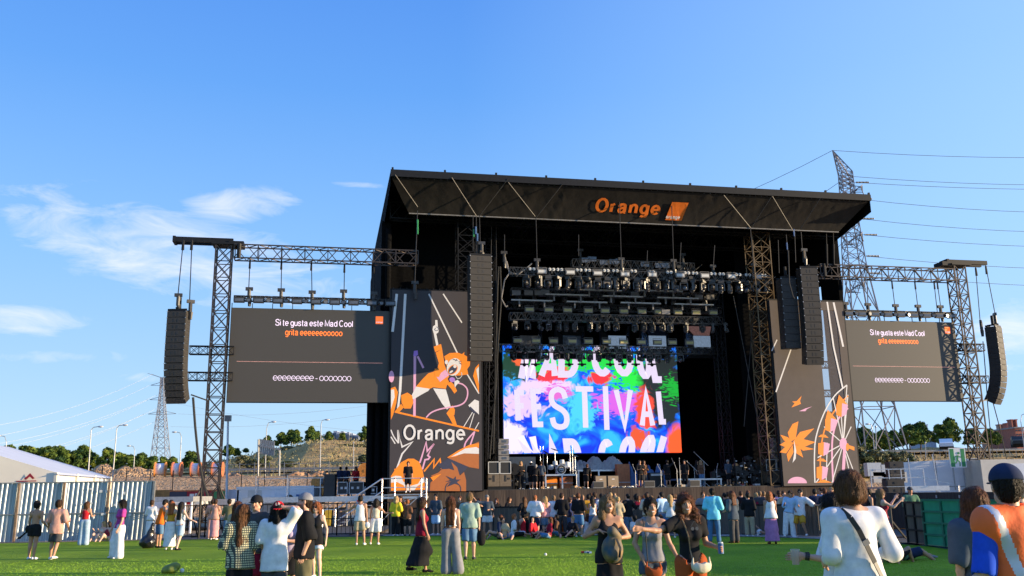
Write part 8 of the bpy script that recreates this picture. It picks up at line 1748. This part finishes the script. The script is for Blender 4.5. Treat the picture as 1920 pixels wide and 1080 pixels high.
def drape(px0,px1,v,z0,h,d,label,m,seed):
    a=stg(px0,905,v)[0]; b=stg(px1,905,v)[0]; w=b-a; n=28; k=10; mb=MB()
    for j in range(k+1):
        for i in range(n+1):
            x=w*i/n; t=j/k; prof=h*(.72+.28*math.sin(i*.55+seed)*.6+.22*mnoise.noise(Vector((i*.4,seed,0)))); yy=-.1+(1-t)*.0+t*d; z=prof*(math.sin(min(1,t*1.6)*1.57)) if t<.9 else prof*.8
            edge=min(1,min(i,n-i)/2.0); mb.v.append((x,yy+.08*mnoise.noise(Vector((i*.6,j*.5,seed))),z*(.25+.75*edge)+.12*mnoise.noise(Vector((i*.5,j*.7,seed+4)))*edge))
    for j in range(k):
        for i in range(n): q=j*(n+1)+i; mb.f.append((q,q+1,q+n+2,q+n+1)); mb.m.append(0)
    return solo('dust_sheet',label,'cover',mb,m,loc=SP(a,v,DH+z0),rz=YAW,smooth=True)
drape(1072,1098,4.6,1.25,.85,1.2,'crumpled grey sheet lying over gear behind the drums','grey_cloth',1); drape(1096,1178,4.6,1.25,1.05,1.4,'large crumpled grey sheet over gear on the centre riser','grey_cloth',3); drape(1166,1205,3.6,0,1.75,.8,'blue sheet hanging over gear left of the folded arms crew','blue_tarp',6); drape(1206,1252,4.2,0,1.75,.8,'wider blue sheet hanging over gear right of the folded arms crew','blue_tarp',9)
mb=MB(); mb.box(-.5,0,0,.5,.5,1.0); t=stagething('amplifier_rack','dark amplifier rack with pale lit top before the blue sheet','amplifier',1232,3.2); part(t,'body',mb,'black_plastic'); mb=MB(); mb.box(-.42,-.02,.78,.42,0,.92); part(t,'front_panel',mb,'lamp_white')
for k,px in enumerate((1122,1218,1303)):
    t=stagething('stage_monitor',f'grey wedge stage monitor at the stage lip, {ORD[k]} from the left','speaker',px,.6,'wedge monitors'); mb=MB(); mb.poly([(-.36,0,0),(-.36,.5,0),(-.36,.5,.15),(-.36,.12,.42),(-.36,0,.42)],ext=(.72,0,0)); part(t,'body',mb,'grey_plastic'); mb=MB(); mb.q([(-.33,-.01,.05),(.33,-.01,.05),(.33,-.01,.38),(-.33,-.01,.38)]); part(t,'grille',mb,'cabinet_black')
rr=random.Random(8)
for k in range(34):
    px=rr.uniform(990,1430); v=rr.uniform(.4,1.6); p=on_stage(px,v); mb=MB(); m=rr.choice(['alu_dull','black_plastic','red_paint','lamp_white','wood','grey_plastic'])
    if rr.random()<.5: mb.cbox((0,0,.08),(rr.uniform(.15,.5),.25,rr.uniform(.06,.2)))
    else: mb.tube([(math.cos(a)*.22,math.sin(a)*.2,.05+.04*math.sin(a*3)) for a in np.linspace(0,6.3,12)],.03)
    solo('cable_coil' if len(mb.f)>10 else 'floor_box',f'small piece of floor gear along the stage lip, {ORD[k] if k<26 else str(k+1)+"th"} in the row','stage gear',mb,m,loc=p,rz=YAW+rr.random(),group='small gear along the stage lip')
for k,(px,h,lean) in enumerate(((1270,1.6,.3),(1276,1.9,0),(1303,1.7,.9),(1322,2.3,1.2),(1345,1.5,-.2),(1240,1.5,.4),(1192,1.5,.3),(1081,1.5,.2))):
    t=stagething('microphone_stand',f'thin microphone stand on the stage, {ORD[sorted([1270,1276,1303,1322,1345,1240,1192,1081]).index(px)]} from the left','microphone stand',px,1.7,'microphone stands'); mb=MB(); mb.cyl((0,0,0),(0,0,h*.75),.018,.015,5)
    for a in range(3): mb.bar((0,0,.25),(math.cos(a*2.1)*.3,math.sin(a*2.1)*.3,.02),.015)
    part(t,'stand',mb,'alu_dull'); mb=MB(); mb.bar((.25*lean,0,h*.6),(-.55*lean,0,h),.015); part(t,'boom',mb,'alu_dull'); mb=MB(); mb.ball((-.55*lean,0,h),.045); mb.cyl((-.55*lean,0,h),(-.45*lean,0,h-.12),.025,.02,6); part(t,'microphone',mb,'grey_plastic')
def sidefill(px,lab):
    t=stagething('speaker_stack',lab,'speaker',px,1.2,'side fill stacks'); 
    mb=MB(); mb.box(-.8,-.1,0,.8,.7,.18); part(t,'dolly',mb,'black_steel')
    for s in (-1,1):
        mb=MB(); mb.box(s*.38-.37,0,.2,s*.38+.37,.7,.95); c=part(t,'subwoofer',mb,'sub_tan'); mb=MB(); mb.box(s*.38-.06,-.015,.5,s*.38+.06,0,.9); mb.box(s*.6-.07,-.02,.62,s*.6+.07,0,.74); part(c,'port',mb,'black_plastic')
        mb=MB(); mb.box(s*.38-.37,0,.98,s*.38+.37,.7,1.78); c=part(t,'case',mb,'black_plastic'); mb=MB()
        for a,b in (((-.35,1.0),(.35,1.0)),((-.35,1.74),(.35,1.74)),((-.35,1.0),(-.35,1.74)),((.35,1.0),(.35,1.74))): mb.bar((s*.38+a[0],-.02,a[1]),(s*.38+b[0],-.02,b[1]),.03)
        part(c,'aluminium_edge',mb,'lamp_white')
    for k in range(4): 
        mb=MB(); x=.25; mb.box(x-.3,.05,1.82+k*.36,x+.4,.6,2.14+k*.36); c=part(t,'speaker_cabinet',mb,'grey_plastic'); mb=MB(); mb.box(x-.05,.03,1.9+k*.36,x+.08,.05,2.06+k*.36); mb.box(x+.12,.03,1.9+k*.36,x+.24,.05,2.06+k*.36); part(c,'horn',mb,'lens_glass')
mat('sub_tan',(.13,.10,.07),.7,var=.2)
sidefill(937,'side fill speaker stack with four small boxes on top at the left of the stage'); sidefill(1458,'side fill speaker stack with four small boxes on top at the right of the stage')
def desk(px,lab):
    t=stagething('monitor_desk',lab,'mixing desk',px,.9); mb=MB(); mb.box(-.55,0,.0,.55,.7,.12); mb.box(-.55,0,.6,.55,.7,.66); mb.box(-.55,.6,.0,.55,.66,1.2); part(t,'shelf',mb,'grey_plastic'); mb=MB(); mb.poly([(-.68,-.1,1.2),(.68,-.1,1.2),(.62,.5,1.45),(-.62,.5,1.45)],ext=(0,0,.06)); part(t,'canopy',mb,'alu_dull')
    for x in (-.53,.5): mb=MB(); mb.box(x,0,0,x+.05,.05,1.2); part(t,'leg',mb,'alu_dull')
    mb=MB(); mb.box(-.35,.1,.68,-.05,.4,.85); mb.box(.05,.1,.68,.4,.4,.8); part(t,'control_box',mb,'lamp_white'); mb=MB(); mb.box(-.45,.05,.14,.4,.5,.5); part(t,'drawer',mb,'sub_tan')
desk(887,'covered monitor desk on castors at the left wing before the banner'); desk(1489,'covered desk with blue shelf at the right wing before the banner')
def heap(px,v,w,h,label,n,seed):
    t=stagething('equipment_rack',label,'stage gear',px,v); rr=random.Random(seed); mb=MB()
    for k in range(n):
        x=rr.uniform(-w/2,w/2); z=rr.uniform(.1,h)*(1-abs(x)/w*.8); mb.cbox((x,rr.uniform(0,.6),z),(rr.uniform(.15,.5),.3,rr.uniform(.1,.4)),rot=Matrix.Rotation(rr.uniform(-.3,.3),3,'Y'))
    for k in range(5): x=-w/2+w*k/4; mb.bar((x,0,0),(x+rr.uniform(-.1,.1),0,h),.03)
    mb.box(-w/2,0,h*.45,w/2,.6,h*.5); part(t,'rack',mb,'black_plastic'); mb=MB()
    for k in range(n//2): x=rr.uniform(-w/2,w/2); z=rr.uniform(.1,h*.9); mb.cbox((x,-.05,z),(rr.uniform(.05,.2),.05,rr.uniform(.03,.1)))
    part(t,'fittings',mb,'alu_dull')
heap(1410,1.8,2.2,1.9,'dark heap of keyboards and racks at the right side of the stage',46,1); heap(1385,3.0,1.2,1.5,'dark instrument racks just left of the right side heap',22,2); heap(968,2.6,1.2,1.6,'dark equipment rack beside the left side fill stack',20,3); heap(1352,3.0,1.0,1.2,'small instrument table left of the dark racks',12,5)
mb=MB(); mb.cyl((0,0,1.3),(0,-.25,1.3),.38,.38,18); mb.cyl((0,0,0),(0,0,1.3),.04,.04,6); mb.cyl((0,-.26,1.3),(0,-.3,1.3),.12,.12,10); t=stagething('stage_fan','round cage fan on a pole behind the left crew group','fan',963,2.2); part(t,'fan_cage',mb,'black_steel')
mb=MB(); a=stg(945,905,5)[0]; b=stg(1005,905,5)[0]; mb.box(0,0,0,b-a,.1,1.9); t=thing('backing_panel','dull grey panel standing behind the crew group left of the drums','panel',SP(a,5,DH+.3),YAW); part(t,'sheet',mb,'window_dark')
# ================================================================ THINGS HELD OR WORN, GROUND ITEMS
def who(s):
    for k,v in PEO.items():
        if s in k: return v
def WP(T,p): return Matrix.Translation(T.location)@Matrix.Rotation(T.rotation_euler.z,4,'Z')@Vector(p)
def blob(name,label,cat,T,lo,hi,h,fn,m,noise_=(.006,20,6)):
    F=Field(lo,hi,h); fn(F); F.noise(*noise_,3); o=mk(name,F.mesh(),m,None); o.location=T.location; o.rotation_euler=T.rotation_euler; tagit(o,label,cat); return o
def strap(T,pts,w,label,cat='strap',name='bag_strap',m='black_plastic'):
    mb=MB(); P=[Vector(p) for p in pts]
    for a,b in zip(P[:-1],P[1:]):
        d=(b-a).normalized(); n=Vector((a.x,a.y-0,0)); out=(a+b)/2-Vector(T_center(T,(a+b)/2)); s=d.cross(out.normalized()).normalized()*w/2; t=out.normalized()*.004
        mb.hexa([a-s-t,b-s-t,b+s-t,a+s-t,a-s+t,b-s+t,b+s+t,a+s+t])
    return solo(name,label,cat,mb,m,loc=T.location,rz=T.rotation_euler.z)
def T_center(T,p): return (0,0,p.z)
T,p=who('tousled'); f=p.f; up=Vector(p.up); C=lambda s,h,b: Vector(p.pel)+Vector(p.side)*s+up*h+Vector(p.fwd)*b
strap(T,[C(.125,.575,.02),C(.135,.585,-.045),C(.10,.52,-.130),C(.05,.42,-.158),C(0,.30,-.162),C(-.06,.16,-.160),C(-.12,.02,-.160),C(-.17,-.1,-.12)],.042,'black crossbody strap running over the back of the loose white shirt')
mb=MB(); q=C(.005,.32,-.172); mb.cbox(q,(.055,.012,.045),rot=Matrix.Rotation(.5,3,'Y')); part(T,'buckle',mb,'grey_plastic')
T,p=who('high visibility'); f=p.f; G=Field(*p.bounds(.3),.010); g=.036*f; fw=p.fwd
G.cap(p.chest+p.up*.06*f,p.pel+p.up*.18*f,.150*f+g,.126*f+g,.05,flat=(fw,.74)); G.cap(p.pel+p.up*.18*f,p.pel-p.up*.04*f,.126*f+g,.135*f+g,.05,flat=(fw,.80)); G.cap(p.shR*.80+p.neck*.20-p.up*.03*f,p.shL*.80+p.neck*.20-p.up*.03*f,.078*f+g*.9,None,.04,flat=(fw,.9))
for s,sh in ((-1,p.shR),(1,p.shL)): G.cap(p.neck,p.neck*.12+sh*.88+p.up*.012*f,.062*f+g*.4,.078*f+g*.55,.03)
G.cap(p.neck+p.up*.035*f,p.neck+p.up*.2*f,.062*f,.08*f,0,op='s'); dd=float(p.up@(p.pel-p.up*.06*f)); s_,P=G._sub(G.lo,G.lo+G.n*G.h); G.D[s_]=np.maximum(G.D[s_],dd-(P@p.up)); G.noise(.005,18,8,4); VFv=G.mesh()
V_,F_=VFv; Fc=V_[F_].mean(1); hz=(Fc-p.pel)@p.up/f; sx=(Fc-p.pel)@p.side/f; bk=((Fc-p.pel)@p.fwd)<.02
band=(np.abs(hz-.15)<.030)|((np.abs(np.abs(sx)-(.085+.10*np.clip((hz-.18)/.4,0,1)))<.027)&(hz>.15))|(np.abs(hz-.0)<.024)
mat('vest_orange',(.90,.14,.02),.7,var=.06,bump=.3,bscale=12); mat('reflective',(.55,.56,.62),.35,.3,var=.08)
v_=mk('vest',(V_,F_),'vest_orange',T); v_.data.materials.append(MATS['reflective']); v_.data.polygons.foreach_set('material_index',band.astype(int).tolist())
T,p=who('red baseball'); f=p.f; mb=stroke_text('LA',-.028,.028,-.02,.030,.008,0); back=-Vector(p.hf); sd=Vector(p.hside); mb.v=[tuple(Vector(p.head)+Vector(p.hup)*(.062+z)+(-sd)*x*1.0+back*(.0)+nz_ ) if False else tuple(Vector(p.head)+Vector(p.hup)*(.088+z)+(-sd)*x+back*(.012+math.sqrt(max(0,.128**2-(z+.02)**2))*f)) for (x,y,z) in mb.v for nz_ in (0,)]; part(T,'cap_lettering',mb,'white_print')
T,p=who('smiling blonde'); c=(p.wrR+p.wrL)/2+V3(0,-.10,-.10)
def fb_(F): F.ell(c+V3(.02,0,-.10),(.15,.10,.19),.03); F.ell(c+V3(.02,-.06,-.16),(.10,.07,.10),.02); F.cap(c+V3(.10,0,.06),c+V3(.02,-.02,.14),.06,.07,.03)
mat('bag_pattern',(.02,.06,.09),.7,col2=(.22,.14,.05),scale=7,detail=1); blob('backpack','patterned blue and ochre backpack held by the smiling blonde woman','backpack',T,c-.35,c+.35,.014,fb_,'bag_pattern')
strap(T,[Vector(c)+Vector((.06,-.08,.05)),Vector(c)+Vector((.10,-.14,-.08)),Vector(c)+Vector((.08,-.14,-.2))],.03,'black strap hanging on the patterned backpack')
T,p=who('grey tank top'); c=p.pel+V3(-.01,-.17,-.16)
def fb_(F): F.ell(c,(.115,.05,.085),.02); F.cap(c+V3(-.10,0,.05),c+V3(-.08,0,.13),.018,.01,.02); F.cap(c+V3(.10,0,.05),c+V3(.08,0,.13),.018,.01,.02); F.cap(c+V3(0,-.01,.09),c+V3(0,-.01,.2),.06,.07,0,op='s')
blob('handbag','rust coloured handbag hanging in front of the woman in the grey tank top','bag',T,c-.2,c+.25,.011,fb_,'cloth_rust'); C=lambda s,h,b: Vector(p.pel)+Vector(p.side)*s+Vector(p.up)*h+Vector(p.fwd)*b
strap(T,[C(-.12,.52,.05),C(-.105,.45,.125),C(-.09,.30,.150),C(-.085,.15,.135),C(-.08,-.04,.17)],.012,'thin dark strap of the rust handbag over the grey tank top')
T,p=who('curly auburn'); c=p.pel+V3(.06,-.19,-.05)
def fb_(F): F.ell(c,(.125,.055,.075),.02); F.cap(c+V3(-.11,0,.03),c+V3(-.10,0,.12),.02,.01,.02); F.cap(c+V3(.11,0,.03),c+V3(.10,0,.12),.02,.01,.02); F.cap(c+V3(0,0,.075),c+V3(0,0,.15),.05,.07,0,op='s')
blob('handbag','cream gathered shoulder bag hanging before the curly haired woman','bag',T,c-.2,c+.25,.011,fb_,'cloth_cream',(.008,35,3)); C=lambda s,h,b: Vector(p.pel)+Vector(p.side)*s+Vector(p.up)*h+Vector(p.fwd)*b
strap(T,[C(-.10,.54,.05),C(-.09,.46,.12),C(-.06,.30,.155),C(-.05,.15,.145),C(-.05,.06,.19)],.014,'thin tan strap of the cream bag across the black t-shirt',m='wood')
mb=MB(); q=C(.02,.40,.165)
for s in (-1,1): mb.cyl(q+Vector((s*.028,-.0,0)),q+Vector((s*.028,-.006,0)),.022,.022,10)
mb.bar(q+Vector((-.05,0,.02)),q+Vector((0,0,.09)),.003); mb.bar(q+Vector((.05,0,.02)),q+Vector((0,0,.09)),.003); part(T,'sunglasses',mb,'lens_glass')
mb=MB(); q=Vector(p.wrL+p.hdL*.08)+Vector((0,-.0,0)); mb.cyl(q-Vector((0,0,.06)),q+Vector((0,0,.06)),.033,.033,12,0); mb.cyl(q+Vector((0,0,.06)),q+Vector((0,0,.075)),.033,.025,12,1); solo('drink_can','blue and white drink can in the left hand of the curly haired woman','can',mb,['blue_tarp','lamp_white'],loc=T.location,rz=T.rotation_euler.z)
T,p=who('holding a drink'); q=WP(T,p.wrL+p.hdL*.09); mb=MB(); mat('cup',(.6,.55,.5),.2,alpha=.45); mat('beer',(.5,.22,.05),.3); mb.cyl((0,0,-.09),(0,0,.05),.032,.045,14,0,False); mb.cyl((0,0,-.088),(0,0,-.02),.030,.036,14,1); solo('drink_cup','clear plastic cup with amber drink held by the woman in sunglasses','cup',mb,['cup','beer'],loc=q)
mb=MB(); q=p.wrL-p.hdL*.02; mb.cyl(q-p.hdL*.02,q+p.hdL*.02,.036,.036,10); mb.cbox(q+V3(0,0,.036),(.035,.035,.012)); part(T,'wrist_watch',mb,'black_plastic')
T,p=who('raised phone'); q=WP(T,(p.wrR+p.wrL)/2+p.hdR*.10+V3(0,-.05,.06)); mb=MB(); mb.box(-.04,-.01,-.06,.04,.01,.18); solo('phone','black phone held up by the woman in the dark dress','phone',mb,'black_plastic',loc=q,rz=T.rotation_euler.z)
mb=MB(); q=p.pel+V3(.14,-.14,.0); mb.cbox(q,(.14,.06,.18)); part(T,'white_pouch',mb,'white_print')
T,p=who('sage green'); c=p.wrR+p.hdR*.10+V3(-.05,0,-.22)
def fb_(F): F.ell(c,(.13,.10,.22),.03); F.cap(c+V3(.02,0,.18),p.wrR+p.hdR*.08,.04,.02,.03); F.cap(c+V3(.05,0,-.2),c+V3(.07,0,-.42),.012,.010,.01)
blob('backpack','black backpack hanging from the hand of the man in sage green','backpack',T,c-.5,c+.45,.02,fb_,'cloth_black',(.012,16,10))
T,p=who('bare backed'); c=p.pel+V3(-.20,.02,.0)
def fb_(F): F.ell(c,(.09,.12,.11),.03); F.cap(c+V3(-.03,0,-.08),c+V3(-.25,.05,-.28),.03,.03,.03); F.cap(c+V3(-.25,.05,-.28),c+V3(-.55,.05,-.42),.03,.022,.03); F.cap(c+V3(-.55,.05,-.42),c+V3(-.66,.05,-.62),.022,.012,.03)
c=p.pel+V3(.20,.02,.0)
def fb2(F): F.ell(c,(.09,.12,.11),.03); F.cap(c+V3(.03,0,-.08),c+V3(.25,.05,-.28),.03,.03,.03); F.cap(c+V3(.25,.05,-.28),c+V3(.55,.05,-.42),.03,.022,.03); F.cap(c+V3(.55,.05,-.42),c+V3(.66,.05,-.62),.022,.012,.03)
blob('shoulder_bag','black shoulder bag with a long drooping black strap held by the bare backed woman','bag',T,c-.3,c+V3(.8,.3,.3),.02,fb2,'cloth_black')
strap(T,[Vector(c)+Vector((-.03,.05,.1)),Vector(p.shL)+Vector((-.1,.06,.02)),Vector(p.shL)+Vector((-.12,-.03,.06))],.02,'thin black strap over the bare back on the far left')
q=feet_at(276,1028)
F=Field((-.45,-.4,-.05),(.45,.4,1.0),.025); F.ell((0,0,.2),(.30,.24,.22),.05); F.cap((0,0,.25),(.16,0,.85),.2,.05,.1); F.noise(.022,20,14,2); o=mk('rubbish_bag',F.mesh(),'bin_bag' if 'bin_bag' in MATS else 'black_plastic',None); o.location=q; tagit(o,'glossy black rubbish bag standing on the turf by the worker in the orange vest','rubbish bag'); mat('bin_bag',(.012,.012,.014),.18,var=.2,bump=.8,bscale=8); o.data.materials[0]=MATS['bin_bag']
T,p=who('white vest'); c=p.wrL+V3(-.0,0,-.15); c=p.wrR+V3(-.02,0,-.18)
blob('cloth_bag','small white cloth bag hanging from the hand of the young man in the white vest','bag',T,c-.25,c+.3,.022,lambda F:(F.ell(c,(.10,.07,.12),.03),F.cap(c+V3(0,0,.08),p.wrR,.03,.012,.03)),'cloth_white')
q=feet_at(320,1075); F=Field((-.35,-.3,-.03),(.35,.3,.4),.018); F.ell((0,0,.11),(.24,.15,.12),.03,np.array([[.95,0,-.3],[0,1,0],[.3,0,.95]])); F.ell((.05,-.1,.08),(.13,.07,.07),.02); F.noise(.008,20,14,2); mat('bag_green',(.20,.22,.03),.6,var=.4,scale=8); o=mk('backpack',F.mesh(),'bag_green',None); o.location=q; tagit(o,'small yellow green backpack lying alone on the turf at the lower left','backpack')
mb=MB(); q=feet_at(341,1074); mb.ball((0,0,.05),.055,seg=10,rings=7); solo('crumpled_cup','pale crumpled cup beside the yellow green backpack','cup',mb,'white_print',loc=q)
mb=MB(); mb.ball((0,0,.035),.04,seg=10,rings=7); solo('crumpled_cup','tiny white crumpled cup alone on the turf below the seated people','cup',mb,'white_print',loc=feet_at(1023,1042))
for k,(px,py,m) in enumerate(((1094,1037,'red_paint'),(1100,1037,'lamp_white'),(1105,1037.5,'blue_tarp'),(1421,1006,'lamp_white'),(1401,1005,'red_paint'),(985,1006,'lamp_white'),(1035,1003,'green_paint'))):
    mb=MB(); mb.cyl((0,0,0),(0,0,.11),.035,.045,8) if k>2 else mb.cbox((0,0,.03),(.14,.08,.05),rot=Matrix.Rotation(k,3,'Z')); solo('litter' if k<3 else 'plastic_cup',f'{"crushed piece of litter on the turf left of the middle woman" if k<3 else "plastic cup on the turf near the seated people"}, {ORD[k if k<3 else k-3]} from the list'.replace(' from the list',' one'),'litter' if k<3 else 'cup',mb,m,loc=feet_at(px,py),group='litter on the turf')
for k,(px,Y) in enumerate(((82/4.9+360,41.6),)):
    p=AT(px,Y); mb=MB(); mb.cyl((0,0,0),(0,0,2.2),.05,.05,8); solo('fence_post','dark upright pole at the foot of the left tower cable','post',mb,'black_steel',loc=p)

t=thing('added_shade_tent','dark pitched service tent outside the right edge throwing shade on the turf','tent',(29,20,0),.1); mb=MB(); mb.box(-3,-3.4,0,3,3.4,2.5); part(t,'wall',mb,'green_paint'); mb=MB(); mb.poly([(-3.3,-3.6,2.5),(3.3,-3.6,2.5),(0,-3.6,3.4)],ext=(0,7.2,0)); part(t,'roof',mb,'grey_cloth')  # out-of-view tent, added only to cast shade on the right turf
